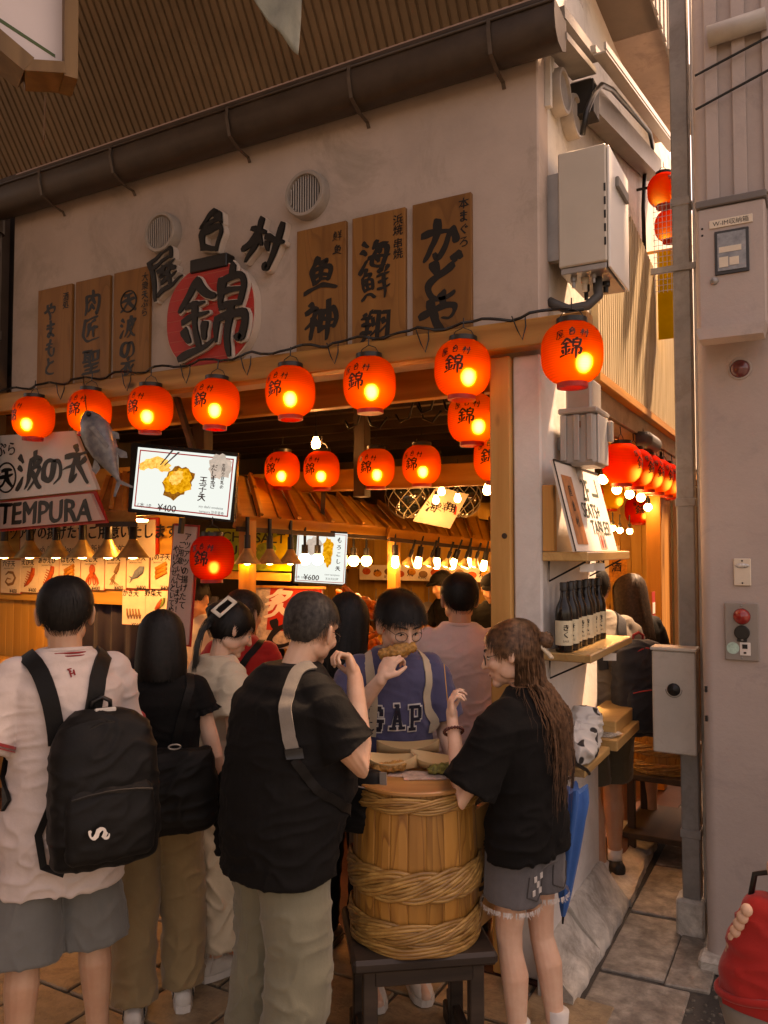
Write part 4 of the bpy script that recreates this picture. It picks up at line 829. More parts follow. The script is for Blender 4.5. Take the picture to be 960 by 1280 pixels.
def make_lantern(label, mat, bulb, group, R=.122, hh=.125, text=True, boff=(.038, -.055, -.05)):
    t = thing('paper_lantern', label, 'lantern', (0, 0, 0), 0, group)
    sh_ = mk('paper_shade', MB().lathe(lantern_profile(R, hh), 40), mat, t, local=True, smooth=True)
    me = sh_.data; bm = bmesh.new(); bm.from_mesh(me); bmesh.ops.delete(bm, geom=[f for f in bm.faces if len(f.verts) > 4], context='FACES'); bm.to_mesh(me); bm.free()
    for z0, z1, n_ in ((hh - .004, hh + .017, 'top_ring'), (-hh - .016, -hh + .004, 'bottom_ring')): mk(n_, MB().lathe([(.052, z0), (.062, z0), (.0625, z1), (.052, z1), (.052, z0)], 28), RINGM if n_ == 'top_ring' else RED, t, local=True, auto=40)
    b = V(boff); mk('bulb', MB().ell(b, (.02, .02, .027), None, 12, 8), bulb, t, local=True, smooth=True); mk('socket', MB().tube([b + V((0, 0, .024)), V((b.x * .5, b.y * .5, hh + .01))], .009, 8), RINGM, t, local=True)
    mk('hook', MB().tube([V((-.055, 0, hh + .012)), V((-.035, 0, hh + .045)), V((0, 0, hh + .06)), V((.035, 0, hh + .045)), V((.055, 0, hh + .012))], .0022, 6).tube([V((0, 0, hh + .06)), V((0, .004, hh + .105))], .003, 6), RINGM, t, local=True)
    if text: letters('lettering', [('屋', -.052, .052, .036, 14, .02), ('台', -.004, .062, .036, 0, .02), ('村', .046, .054, .036, -12, .02), ('錦', -.008, -.004, .082, 0, .022)], INK, lambda x, y, l=0.: lantern_at(R, hh, x / R, y, .0022 + l), t, .05, .02, local=True)
    return t
GR_F = 'red lanterns along the lintel'
L0 = make_lantern('x', LPAPER, LBULB, GR_F)
spots = [(42, 522, -.13, 'red paper lantern leftmost on the lintel above the tempura sign', .35), (112, 515, -.13, 'glowing red lantern on the lintel behind the model tuna'), (188, 511, -.13, 'glowing red lantern on the lintel above the menu screen left edge'), (270, 504, -.13, 'glowing red lantern on the lintel below the round red emblem'), (363, 490, -.13, 'fifth glowing lantern from the left, left of centre on the lintel'), (462, 480, -.13, 'glowing red lantern on the lintel below the third-right menu board'), (578, 461, -.13, 'glowing red lantern on the lintel left of the pine post'), (715, 442, -.13, 'large red lantern at the outer end of the lintel past the corner')]
for i, q in enumerate(spots):
    p = PY(q[0], q[1], q[2]); p.z -= .0
    if i == 0: o = L0; o.location = p; o['label'] = q[3]
    else: o = dup(L0, p, (0, 0, R_(random.uniform(-14, 10))), q[3], GR_F)
    o.rotation_euler = (R_(random.uniform(-2, 2)), R_(random.uniform(-2, 2)), R_(random.uniform(-12, 10)))
    if i == 7: o.rotation_euler = (0, 0, R_(18)); o.scale = (1.02,) * 3
GR_I = 'red lanterns hanging inside the shop'
for px, py, y, lab in ((353, 587, 1.1, 'small glowing lantern inside, leftmost of the inner row'), (402, 587, 1.1, 'glowing lantern inside the shop just below the bare bulb'), (470, 585, 1.1, 'glowing lantern inside, third of the inner row'), (527, 581, 1.1, 'brightest glowing lantern inside, right end of the inner row'), (590, 523, .3, 'lantern hanging just under the one left of the pine post'), (622, 572, .42, 'lantern partly hidden behind the pine post')):
    dup(L0, PY(px, py, y), (0, 0, R_(random.uniform(-6, 14))), lab, GR_I, sc=(.98,) * 3)
LD = make_lantern('deep red unlit-looking lantern hanging below the menu screen', LDIM, LBULBD, GR_I); LD.location = PD(265, 697, 4.5); LD.rotation_euler = (0, 0, R_(14))
# passage lanterns
GR_P = 'red lanterns along the side passage'
names = ['nearest', 'second', 'third', 'fourth', 'fifth', 'sixth']
for k in range(6):
    p = V((.0, 1.6 + k * .38, 2.36 + .004 * k)); dup(LD, p, (0, 0, R_(80 + random.uniform(-10, 10))), f'{names[k]} red lantern of the row hanging along the side passage', GR_P)
LY = make_lantern('striped yellow lantern inside the side room behind the red row', LYEL, LBULBD, 'lanterns in the side room', text=False); LY.location = (-.75, 3.3, 2.32)
dup(LY, (-.62, 4.0, 2.32), (0, 0, 1), 'second yellow lantern farther inside the side room'); dup(LD, (-.72, 3.65, 2.3), (0, 0, .4), 'red lantern between the yellow ones in the side room', 'lanterns in the side room'); dup(LD, (-.45, 4.4, 2.2), (0, 0, .4), 'lowest red lantern deep in the side room', 'lanterns in the side room')
for px, py, d, lab in ((830, 238, 5.3, 'upper red lantern high in the passage against the sky'), (838, 282, 5.6, 'lower red lantern high in the passage against the sky')): dup(LD, PD(px, py, d), (0, 0, 1.), lab, 'high passage lanterns', sc=(.85,) * 3)
mk('lantern_bracket', MB().tube([(-.01, 2.25, 4.33), (.25, 2.25, 4.33)], .01, 8), BLACKM, B)
# cable along the lintel
cab_ = MB(); P = []
for k in range(90):
    x = -3.8 + 4.02 * k / 89; P.append((x, -.105 + .012 * math.sin(k * 1.7), 2.848 + .012 * math.sin(k * .9) + .008 * noise.noise(V((k * .7, 0, 0)))))
cab_.tube(P, .007, 6); props(mk('lantern_cable', cab_, BLACKM), 'black power cable running along the top of the lintel beam', 'cable')
for i, px in enumerate((70, 152, 225, 300, 408, 520, 640)):
    p = PY(px, 470, -.11); w_ = MB().tube([(p.x, -.108, 2.85), (p.x + .03, -.12, 2.78), (p.x + .05, -.115, 2.74), (p.x + .06, -.10, 2.80), (p.x + .055, -.09, 2.845)], .003, 5); props(mk('cable_loop', w_, BLACKM), 'thin black cable loop drooping over the lintel ' + ['above the leftmost lantern', 'between the tuna and the second lantern', 'left of the round emblem', 'right of the round emblem', 'below the board right of the emblem', 'below the second board from the right', 'beside the top of the pine post'][i], 'cable', 'cable loops')

# ================================================================== name boards and emblem on the plaster
BOARD = lambda: wood('cedar_board', (.30, .125, .036), (.15, .055, .014), 2, .55, fine=.8, knots=False, figure=.45)
bd = [(-3.28, -2.97, [('や', -.035, .17), ('ま', -.03, .055), ('も', -.03, -.06), ('と', -.03, -.175)], .105, [('酒', .105, .245), ('処', .105, .195)], 'leftmost dark cedar name board reading やまもと'), (-2.934, -2.64, [('肉', .0, .17), ('匠', 0, .01), ('聖', 0, -.19)], .15, [], 'cedar name board reading 肉匠聖, second from left'), (-2.605, -2.315, [('天', -.02, .135), ('波', -.02, -.02), ('の', -.02, -.15), ('衣', -.02, -.26)], .12, [(c, .11, .26 - .052 * i) for i, c in enumerate('大衆天ぷら')], 'cedar name board reading 波の衣 with a ringed character'), (-1.282, -.985, [('魚', -.0, .06), ('神', .0, -.17)], .19, [('鮮', .1, .25), ('魚', .1, .18)], 'cedar name board reading 魚神, right of the emblem'), (-.948, -.652, [('海', -.015, .11), ('鮮', -.015, -.03), ('翔', -.015, -.235)], .155, [('浜', .11, .265), ('焼', .11, .215), ('串', .11, .15), ('焼', .11, .1)], 'cedar name board reading 海鮮翔, second from the right'), (-.613, -.312, [('か', -.01, .12), ('ど', -.0, -.06), ('や', -.01, -.23)], .19, [(c, .115, .275 - .06 * i) for i, c in enumerate('本まぐろ')], 'tallest-looking cedar name board reading かどや, rightmost')]
for x0, x1, big, bs_, small, lab in bd:
    t = thing('name_board', lab, 'sign', ((x0 + x1) / 2, -.012, 2.84), 0, 'cedar name boards'); mk('board', MB().bb((x0, -.024, 2.838), (x1, -.001, 3.482), .002), BOARD(), t)
    it = [(c, x, y, bs_, random.uniform(-4, 4), .022) for c, x, y in big] + [(c, x, y, .055, random.uniform(-4, 4), .012) for c, x, y in small]
    for q_ in it[:len(big)]: letters('character', [q_[:3] + (q_[3] * 1.06,) + q_[4:]], INK, flat(((x0 + x1) / 2, -.024, 3.16), (1, 0, 0), (0, 0, 1)), t, .055)
    if small: letters('small_lettering', it[len(big):], INK, flat(((x0 + x1) / 2, -.024, 3.16), (1, 0, 0), (0, 0, 1)), t, .03)
    if '天' in [b[0] for b in big]: mk('ring_mark', MB().tube([((x0 + x1) / 2 - .02 + .062 * math.cos(a), -.0255, 3.295 + .062 * math.sin(a)) for a in [2 * math.pi * k / 30 for k in range(31)]], .005, 6), INK, t)
e = thing('round_emblem', 'big round red lantern-shaped emblem with bold black 錦 on the wall', 'sign', (-1.835, -.03, 2.83))
c0 = V((-1.835, 0, 3.11)); ol = []
for k in range(64):
    a = 2 * math.pi * k / 64; ol.append((.305 * math.copysign(abs(math.cos(a)) ** .92, math.cos(a)), .285 * math.copysign(abs(math.sin(a)) ** .86, math.sin(a))))
EDGE = pm('emblem_edge', (.62, .5, .42), .5, .1, 5, .05)
mk('edge_board', MB().prism([(x * 1.025, y * 1.025) for x, y in ol], c0 + V((0, -.055, 0)), (1, 0, 0), (0, 0, 1), .054), EDGE, e)
rd = mk('red_face', MB().prism(ol, c0 + V((0, -.062, 0)), (1, 0, 0), (0, 0, 1), .0065), RED, e)
for k in range(-4, 5):
    z = k * .058; hw = .30 * (1 - (abs(z) / .285) ** 2.3) ** .45; mk('rib_line', MB().bb((c0.x - hw, -.0632, c0.z + z - .0015), (c0.x + hw, -.0622, c0.z + z + .0015)), pm('rib_red_light', (.5, .1, .07), .5, .1, 5, 0), rd)
mk('top_bar', MB().bb((c0.x - .13, -.075, c0.z + .25), (c0.x + .13, -.002, c0.z + .325), .005), BLACKM, e)
def raised(items, O, par, d=.045, grow=.02):
    f = flat(O, (1, 0, 0), (0, 0, 1), 0.); vm = pm('letter_edge', (.62, .52, .45), .5, .1, 5, 0)
    mbs = MB(); sd0 = random.getstate()
    for it in items:
        vs_, fs = glyph(it[0]); a = R_(it[4]); P = []; sd = it[6]
        def pos(x, y, dx, dy):
            q = V((x * 2.6 + sd, y * 2.6, sd * .37)); x = x + .085 * noise.noise(q) + y * .05 + dx; y = y + .085 * noise.noise(q + V((31, 7, 3))) + dy
            return it[1] + it[3] * (x * math.cos(a) - y * math.sin(a)), it[2] + it[3] * (x * math.sin(a) + y * math.cos(a))
        ed = {}
        for q in fs:
            for i in range(len(q)):
                k = (q[i], q[(i + 1) % len(q)]); ed[tuple(sorted(k))] = ed.get(tuple(sorted(k)), 0) + 1
        rim = [k for k, v in ed.items() if v == 1]; off = it[5]
        for li, (dx, dy) in enumerate([(off * math.cos(t), off * math.sin(t)) for t in [k * math.pi / 4 for k in range(8)]]):
            F = [f(*pos(q_[0], q_[1], dx, dy), d + .0012 * li + (q_[2] if len(q_) > 2 else 0)) for q_ in vs_]; mbI.add(F, fs)
            g_ = 1 + grow / off; W_ = [f(*pos(q_[0], q_[1], dx * g_, dy * g_), d - .006 + .0001 * li + (q_[2] * .3 if len(q_) > 2 else 0)) for q_ in vs_]; Bk = [f(*pos(q_[0], q_[1], dx * g_, dy * g_), .0) for q_ in vs_]; n0 = len(vs_)
            mbs.add(W_ + Bk, list(fs) + [(i, j, n0 + j, n0 + i) for i, j in rim])
    mk('letter_body', mbs, vm, par)
mbI = MB(); raised([('錦', .05, -.012, .47, 2, .008, 3.)], c0 + V((0, -.0635, 0)), e, .022, .012); mk('letter_face', mbI, INK, e)
for ch, px, py, rot, sz, lab in (('屋', 213, 343, 24, .25, 'raised black character 屋 tilted left of the round emblem'), ('台', 271, 293, -4, .25, 'raised black character 台 above the round emblem'), ('村', 336, 310, -24, .27, 'raised black character 村 tilted right of the round emblem')):
    p = PY(px, py, 0); t = thing('raised_character', lab, 'sign', (p.x, -.002, p.z - .12), 0, 'raised wall characters'); mbI = MB(); raised([(ch, 0, 0, sz, rot, .012, ord(ch) % 17 * 1.)], V((p.x, -.001, p.z)), t, .045, .012); mk('letter_face', mbI, INK, t)

# ================================================================== boxes on the passage side of the corner
ah = thing('wall_heater_unit', 'tall cream wall-mounted heater unit with louvred side above the passage', 'heater', (.17, .3, 3.09))
CRU = pm('cream_enamel', (.50, .445, .375), .45, .06, 3, .06); WHU = pm('daylit_enamel', (.74, .73, .70), .4, .03, 3, .04)
mk('case', MB().bb((.058, .1, 3.10), (.272, .498, 3.625), .006), CRU, ah); mk('side_cover', MB().bb((.2735, .115, 3.075), (.284, .51, 3.62), .003), WHU, ah)  # passage daylight put into the whiter colour of the side cover
mk('handle', MB().box((.292, .34, 3.50), (.016, .22, .05), Euler((-.0, 0, 0)).to_matrix(), .004), pm('handle_grey', (.2, .18, .16), .5, .1, 9, 0), ah)
for k in range(5): mk('slot', MB().bb((.262, .0985, 3.17 + k * .06), (.2705, .1008, 3.205 + k * .06)), BLACKM, ah)
mk('base_plate', MB().bb((.065, .11, 3.07), (.268, .49, 3.098), .003), STEEL, ah)
for x, y, r, l in ((.11, .16, .014, .05), (.15, .2, .018, .06), (.2, .16, .012, .04), (.13, .3, .016, .07), (.22, .3, .02, .05)): mk('valve', MB().lathe([(0, 0), (r, 0), (r, -l * .4), (r * .6, -l * .5), (r * .6, -l), (0, -l)], 12, Matrix.Translation((x, y, 3.07))), random.choice((BLACKM, STEEL, CREAM)), ah)
mk('hose', MB().tube([(.2, .22, 3.07), (.21, .2, 2.98), (.17, .16, 2.93), (.09, .14, 2.92), (.03, .14, 2.95), (.0, .14, 2.97)], .022, 12), pm('hose_grey', (.07, .065, .06), .6, .2, 20, .1), ah, smooth=True)
mk('bracket', MB().bb((-.001, .13, 3.15), (.057, .17, 3.55)), STEEL, ah); mk('bracket', MB().bb((-.001, .42, 3.15), (.057, .46, 3.55)), STEEL, ah)
props(mk('black_conduit', MB().tube([PX(728, 168, .12), PX(733, 140, .14), PX(742, 118, .15), PX(752, 106, .15), PX(765, 112, .14), PX(790, 140, .12), PX(812, 165, .1), PX(816, 185, .06), PX(806, 210, .03), PX(804, 260, .02), PX(806, 330, .02)], .014, 8), BLACKM, smooth=True), 'black conduit looping from the heater along the roof verge', 'pipe')
gm_ = thing('gas_meter', 'grey cast metal meter with pipes under the beam end on the side wall', 'meter', (.13, .3, 2.2)); GAL = pm('cast_grey', (.36, .325, .30), .5, .1, 8, .15, metal=.3)
mk('body', MB().bb((.03, .2, 2.22), (.19, .42, 2.46), .015), GAL, gm_); mk('neck', MB().bb((.05, .215, 2.475), (.17, .40, 2.62), .01), GAL, gm_); mk('flange', MB().bb((.02, .19, 2.455), (.20, .43, 2.482), .006), GAL, gm_)
for x in (.045, .105, .165): mk('rib', MB().bb((x - .014, .186, 2.24), (x + .014, .2015, 2.45), .004), GAL, gm_)
mk('window', MB().bb((.1, .1935, 2.39), (.125, .2, 2.42)), pm('meter_window', (.2, .1, .06), .3, .2, 20, 0), gm_)
mk('side_door', MB().bb((.191, .22, 2.23), (.2, .40, 2.45), .004), pm('cast_pale', (.55, .53, .5), .4, .1, 8, 0), gm_); mk('latch', MB().bb((.2, .38, 2.34), (.222, .42, 2.44), .005), GAL, gm_); mk('pipe', MB().tube([(.11, .31, 2.6), (.11, .31, 2.75)], .03, 14), GAL, gm_, smooth=True); mk('pipe', MB().tube([(.08, .3, 2.23), (.08, .3, 2.17), (.0, .3, 2.15)], .016, 10), GAL, gm_, smooth=True); mk('bracket', MB().bb((-.001, .25, 2.3), (.03, .37, 2.36)), STEEL, gm_)
cb = thing('passage_floodlight', 'dark grey rounded floodlight box above the passage lanterns', 'lamp', (.05, 2.6, 2.62)); me = remesh(MB().box((.0, 2.35, 2.58), (.17, .42, .11), Euler((0, .1, 0)).to_matrix(), .03), .012, 3); mk('housing', me, pm('slate_plastic', (.085, .085, .09), .5, .1, 9, 0), cb, smooth=True); mk('stem', MB().tube([(-.01, 2.35, 2.6), (-.03, 2.35, 2.68)], .02, 8), BLACKM, cb)  # housing of a grey floodlight, without a glowing part

# ================================================================== shelves on the corner wall and what stands on them
def shelf(lab, x1, y0, y1, z, th=.035, tag=()):
    t = thing('wall_shelf', lab, 'shelf', (x1 / 2, (y0 + y1) / 2, z - th), 0, 'pine shelves on the corner wall'); mk('board', MB().bb((.002, y0, z - th), (x1, y1, z), .004), wood('varnished_pine', (.60, .37, .15), (.40, .20, .07), 1, .35, coat=.4, figure=.35), t)
    for y in (.08, min(y1 - .06, .86)):
        if y1 - y0 > .3: mk('bracket', MB().tube([(x1 * .85, y, z - th - .003), (.008, y, z - th - .09), (.008, y, z - th - .002)], .0045, 6), BLACKM, t)
    for y in tag: mk('price_tag', MB().box((x1 * .85, y, z - th - .03), (.06, .002, .035), Euler((.1, 0, .35)).to_matrix(), 0), WHITE, t)
    return t
shelf('upper pine wall shelf carrying the 2F sign', .20, .0, .84, 1.83, .04, (.3, .1)); shelf('middle pine wall shelf carrying a row of sake bottles', .215, -.02, .80, 1.40, .035, (.45,)); shelf('low pine wall ledge under the black and white cloth bag', .19, -.04, .40, .93, .035)
sb = shelf('low pine counter ledge stacked with leaflets beyond the cloth bag', .22, .42, 1.15, .955, .05); mk('upper_board', MB().bb((.02, .52, .957), (.19, 1.15, 1.02), .004), wood('varnished_pine', (.60, .37, .15), (.40, .20, .07), 1, .35, coat=.4, figure=.35), sb)
for k in range(4): props(mk('leaflet', MB().box((.145 + .008 * k, .50 + .012 * k, .9585 + .003 * k), (.07, .09, .0022), Euler((0, 0, .2 + .15 * k)).to_matrix()), pm('leaflet_print', (.45, .4, .34), .6, .6, 55, 0)), ['bottom', 'second', 'third', 'topmost'][k] + ' printed leaflet of the small stack on the low ledge', 'leaflet', 'leaflets on the ledge')
b0 = thing('sake_bottle', 'x', 'bottle', (0, 0, 0), 0, 'sake bottles on the middle shelf')
mk('glass', MB().lathe([(0, 0), (.034, 0), (.037, .006), (.037, .165), (.033, .19), (.018, .225), (.0145, .245), (.0145, .275), (0, .275)], 24), pm('dark_bottle_glass', (.012, .009, .007), .16, .1, 20, 0, spec=.35), b0, local=True, smooth=True)
lb_ = MB(); n_ = 14
for z in (.03, .135):
    for k in range(n_ + 1): a = R_(-95 + 190 * k / n_); lb_.v.append(V((.0378 * math.sin(a), -.0378 * math.cos(a), z)))
for k in range(n_): lb_.f.append((k, k + 1, n_ + 2 + k, n_ + 1 + k))
lo = mk('label', lb_, pm('label_cream', (.66, .58, .40), .6, .1, 40, 0), b0, local=True, smooth=True); letters('lettering', [('き', 0, .105, .03, 0, .02), ('く', 0, .075, .03, 0, .02), ('SAKE', 0, .048, .012, 0, 0)], INK, lambda x, y, l=0.: V(((.0383 + l) * math.sin(x / .038), -(.0383 + l) * math.cos(x / .038), y)), lo, .04, 0, local=True)
mk('cap', MB().lathe([(0, .298), (.014, .298), (.0165, .294), (.0165, .262), (0, .262)], 18), pm('cap_black', (.02, .018, .016), .35, .1, 20, 0), b0, local=True, auto=40)
nm = ['nearest', 'second', 'third', 'fourth', 'fifth', 'sixth', 'seventh', 'farthest']
for k in range(8):
    p = V((.085 + .006 * math.sin(k * 2), .035 + k * .083, 1.4008)); lab = f'{nm[k]} dark sake bottle with cream label in the shelf row'
    if k == 0: b0.location = p; b0.rotation_euler = (0, 0, R_(30)); b0['label'] = lab
    else: dup(b0, p, (0, 0, R_(random.uniform(24, 40))), lab)
# 2F sign leaning on the wall
sg = thing('floor_guide_sign', 'white hand-painted board reading 2F SEATS + TABLES on the upper shelf', 'sign', (.12, .35, 1.83)); Y0 = V((0, 1, 0)); U = V((-.10, 0, .42)).normalized(); O = V((.165, -.06, 1.8325)); N = Y0.cross(U)
W2, H2 = .78, .40
mk('board', MB().prism([(0, 0), (W2, 0), (W2 - .02, H2), (-.0, H2)], O, Y0, U, .012), WHITE, sg); fm = flat(O, Y0, U, .0015)
for pl_ in (((0, 0), (0, H2)), ((0, H2), (W2 - .02, H2))): mk('edge_strip', MB().bar(fm(*pl_[0], 0), fm(*pl_[1], 0), .008, .004, N), BLACKM, sg)
GRN = pm('dark_green_paint', (.04, .06, .045), .6, .3, 20, 0)
letters('lettering', [('2F', .42, .295, .15, 0, .01), ('SEATS+', .44, .195, .10, 0, .008), ('TABLES!', .55, .115, .10, 0, .008)], GRN, fm, sg, 0)
mk('arrow', MB().prism([(.54, .27), (.66, .27), (.66, .36), (.645, .36), (.645, .285), (.54, .285)], fm(0, 0, .0), Y0, U, .001), GRN, sg)
lp = mk('lantern_picture', MB().prism([(.06, .03), (.23, .03), (.22, .34), (.06, .34)], fm(0, 0, .001), Y0, U, .001), pm('lantern_photo', (.45, .16, .06), .5, .55, 16, 0), sg); letters('picture_lettering', [('屋', .14, .27, .05), ('台', .14, .2, .05), ('村', .14, .13, .05)], INK, flat(O, Y0, U, .004), lp, .03)
pc = mk('small_picture', MB().prism([(.46, .01), (.58, .01), (.575, .09), (.46, .09)], fm(0, 0, .001), Y0, U, .001), pm('small_photo', (.5, .3, .25), .5, .5, 30, 0), sg)
for x, m_ in ((.495, RED), (.54, pm('photo_grey', (.12, .11, .11), .6, .2, 20, 0))): mk('picture_figure', MB().prism([(x - .012, .015), (x + .012, .015), (x + .014, .05), (x + .007, .06), (x + .008, .075), (x - .008, .075), (x - .007, .06), (x - .014, .05)], flat(O, Y0, U, .0035)(0, 0), Y0, U, .0008), m_, pc)
mk('prop', MB().bb((.004, .0, 1.832), (.055, .045, 2.12), .003), PINE(2), sg)
# patterned cloth bag
bgm, n, b = _new('bag_black_patches'); tc = n.nodes.new('ShaderNodeTexCoord'); vo = n.nodes.new('ShaderNodeTexVoronoi'); vo.inputs['Scale'].default_value = 11; n.links.new(tc.outputs['Object'], vo.inputs['Vector']); rr = _ramp(n, vo.outputs['Distance'], [(.36, (.02, .018, .018)), (.40, (.62, .59, .55))]); n.links.new(rr.outputs[0], b.inputs['Base Color']); b.inputs['Roughness'].default_value = .8
me = remesh(MB().ell((.115, .16, 1.005), (.085, .19, .075)).ell((.11, .27, 1.04), (.075, .11, .095)).ell((.13, .06, .985), (.075, .12, .055)), .007, 3); jitter(me, folds(.022, 11, 3., dirv=(1, 1.3, 1.6)))
cbg = thing('cloth_bag', 'crumpled white cloth bag with black patches on the low ledge', 'bag', (.11, .13, .93)); mk('bag', me, bgm, cbg, smooth=True); mk('handle', MB().ribbon([(.12, .0, 1.0), (.13, .05, 1.07), (.12, .13, 1.09), (.11, .2, 1.07)], [(1, 0, .4), (.7, 0, .7), (.3, 0, 1), (.3, 0, 1)], .03, .004), bgm, cbg)
# folded blue umbrella behind the woman
um = thing('folded_umbrella', 'folded bright blue umbrella hanging between the woman and the white wall', 'umbrella', (.12, -.14, .33)); um_m = cloth('blue_nylon', (.02, .14, .42), 500, .5, .15, .1, .2)
A_ = PD(715, 985, 3.22); B_ = PD(704, 1145, 3.22); mb = MB(); n_ = 40
for i in range(13):
    t = i / 12; c = A_.lerp(B_, t); r = .008 + .062 * (1 - t) ** .75 * min(1, .8 + t * 2); 
    for k in range(n_): a = 2 * math.pi * k / n_; q = r * (1 + .22 * math.sin(a * 7 + t * 2.5) * (1 - t * .6)); mb.v.append(c + V((_r.x * q * math.cos(a), _r.y * q * math.cos(a), 0)) + V((_f.x, _f.y, 0)) * q * math.sin(a) + V((0, 0, .012 * math.sin(a * 7) * (i == 0))))
for i in range(12):
    for k in range(n_): mb.f.append((i * n_ + k, i * n_ + (k + 1) % n_, (i + 1) * n_ + (k + 1) % n_, (i + 1) * n_ + k))
mb.f.append(tuple(range(n_))[::-1]); mk('canopy', mb, um_m, um, auto=70, fix=True); mk('tip', MB().tube([B_ + (A_ - B_) * .02, B_ - (A_ - B_) * .06], [.006, .004], 8), BLACKM, um); mk('shaft', MB().tube([A_, A_ + (A_ - B_) * .12], .006, 8), BLACKM, um); mk('hook', MB().tube([A_ + (A_ - B_) * .12, A_ + (A_ - B_) * .16 + V((0, 0, .02)), V((.19, -.02, .925)), V((.19, .02, .9))], .008, 8), BLACKM, um, smooth=True)
SK1 = skinm('skin_light', (.68, .42, .295)); SK2 = skinm('skin_tan', (.52, .30, .195)); SK3 = skinm('skin_pale', (.72, .46, .34))
HBLK = hairm('hair_black', (.006, .0045, .0036)); HBRN = hairm('hair_brown', (.105, .05, .026), .45); HGRY = hairm('hair_greying', (.04, .034, .03), .55)
BLKC = cloth('black_cotton', (.0035, .0031, .003), sheen=.01); WHC = cloth('white_jersey', (.58, .48, .44), 700, .75); NVY = cloth('slate_blue_cotton', (.075, .075, .145)); PNK = cloth('pale_pink_cotton', (.66, .50, .46))
SAGE = cloth('sage_twill', (.175, .165, .115)); KHK = cloth('khaki_twill', (.27, .185, .095)); SHRT = cloth('grey_blue_cotton', (.135, .135, .125)); CRM = cloth('cream_gauze', (.58, .48, .35)); REDC = cloth('red_cotton', (.42, .022, .018)); GRYC = cloth('grey_brown_cotton', (.20, .165, .13)); OLV = cloth('olive_cotton', (.095, .082, .055)); DNM = cloth('charcoal_denim', (.105, .10, .105), 260, .85, .3)
NYL = cloth('black_nylon', (.004, .0035, .0032), 500, .6, .2, .02, .2); SOLEW = pm('sole_white', (.6, .55, .5), .6, .1, 20, .1); SHW = pm('shoe_white', (.6, .55, .49), .5, .1, 20, .1); SHB = pm('shoe_black', (.02, .019, .018), .55, .3, 30, .2); SOCK = cloth('white_sock', (.68, .64, .6))
GREYS = cloth('grey_webbing', (.2, .175, .15), 300)
def gpos(px, d):                        # ground point below a pixel column at a camera depth
    p = PD(px, 684, d); return V((p.x, p.y, 0))
def short(fr, te, sd, bk):
    K = [(0, fr), (.55, (fr + te) / 2), (.85, te), (1.1, sd + .014), (1.75, sd + .014), (2.05, bk * .6), (2.5, bk), (3.2, bk)]
    return lambda a: interp(K, a)[0]

# --- young man with the rucksack, far left
D = person('person in white jersey with red trim and grey shorts, seen from behind at far left', gpos(84, 2.86), AWAY + R_(32), 1.745, SK2, head=(0, 0, -14), arms={'L': dict(e=(-.275, -.05, 1.10), w=(-.30, .03, .84), d=(0.02, .2, -1), n=(1, .1, 0), c=.5), 'R': dict(e=(.20, .06, 1.10), w=(.13, .25, .97), d=(-.2, 1, .1), n=(0, .2, 1), c=.5)}, feet={'L': (-.14, -.03), 'R': (.13, .03)},
    shirt=dict(mat=WHC, hem=.66, sleeve=.83, loose=1.04, sl_r=.08, sl_end=1.12, amp=.013, seed=1., hipw=1.1, ay=1.12), legs=dict(mat=SHRT, kind='shorts', end=.42, r=(.10, .12, .125), amp=.011, waist=.88, hipx=.15, hipy=.105), shoes=dict(mat=SHW, sole=SOLEW))
hair(D['root'], D['HM'], HBLK, short(.075, .03, -.005, -.062), .009, n=2600, mess=.007)
redtrim = cloth('dark_red_trim', (.30, .03, .03))
for t0, t1 in ((.70, .735), (.75, .765)): ring_on(D, 'L', t0, t1, .0985, redtrim, 'cuff_stripe'); ring_on(D, 'R', t0, t1, .0985, redtrim, 'cuff_stripe')
def neckring(D, z, mat, name, r=(.072, .066), tr=.004, y=0.):
    T = D['T']; mk(name, MB().tube([T((r[0] * math.cos(a), -.012 + r[1] * math.sin(a) + y, z + .010 * -math.sin(a))) for a in [2 * math.pi * k / 30 for k in range(31)]], tr * D['s'], 8), mat, D['root'], local=True, smooth=True)
neckring(D, 1.447, WHC, 'collar', (.08, .074), .009); neckring(D, 1.437, redtrim, 'collar_stripe', (.091, .085), .0035); neckring(D, 1.428, redtrim, 'collar_stripe', (.097, .09), .0025)
text_on(D, 'sleeve_print', [('dia', 0, 0, .075, -8, 0.)], redtrim, (-.31, -.12, 1.215), (1, -.75, -.1), (.05, 0, 1))
text_on(D, 'collar_emblem', [('H', 0, 0, .03, 12, .02), ('^', -.004, .012, .03, 90, .02)], redtrim, (0.0, -.13, 1.385), (1, 0, 0), (0, .3, 1), brush=.08)
bp = backpack('black rucksack with small white emblem worn over white jersey', D, NYL, c=(.085, -.225, 1.03), w=.35, h=.50, d=.19, tilt=R_(-4))
letters('emblem', [('S', 0, 0, .07, 100, .02), ('e', .022, -.008, .045, 60, .02)], pm('white_print', (.62, .56, .5), .6, .05, 30, 0), flat((-.055, -.152, -.115), (1, 0, 0), (0, .1, 1)), bp, .05, 0, True)
mk('clip', MB().box((0, -.02, .245), (.07, .012, .018), None, .004), pm('pale_clip', (.5, .46, .42), .4, .1, 30, 0), bp, local=True)
mk('hanging_strap', MB().ribbon([V((-.15, .08, -.05)), V((-.19, .09, -.15)), V((-.175, .08, -.25)), V((-.12, .03, -.27))], [(0, -1, 0)] * 4, .024, .004), NYL, bp, local=True)

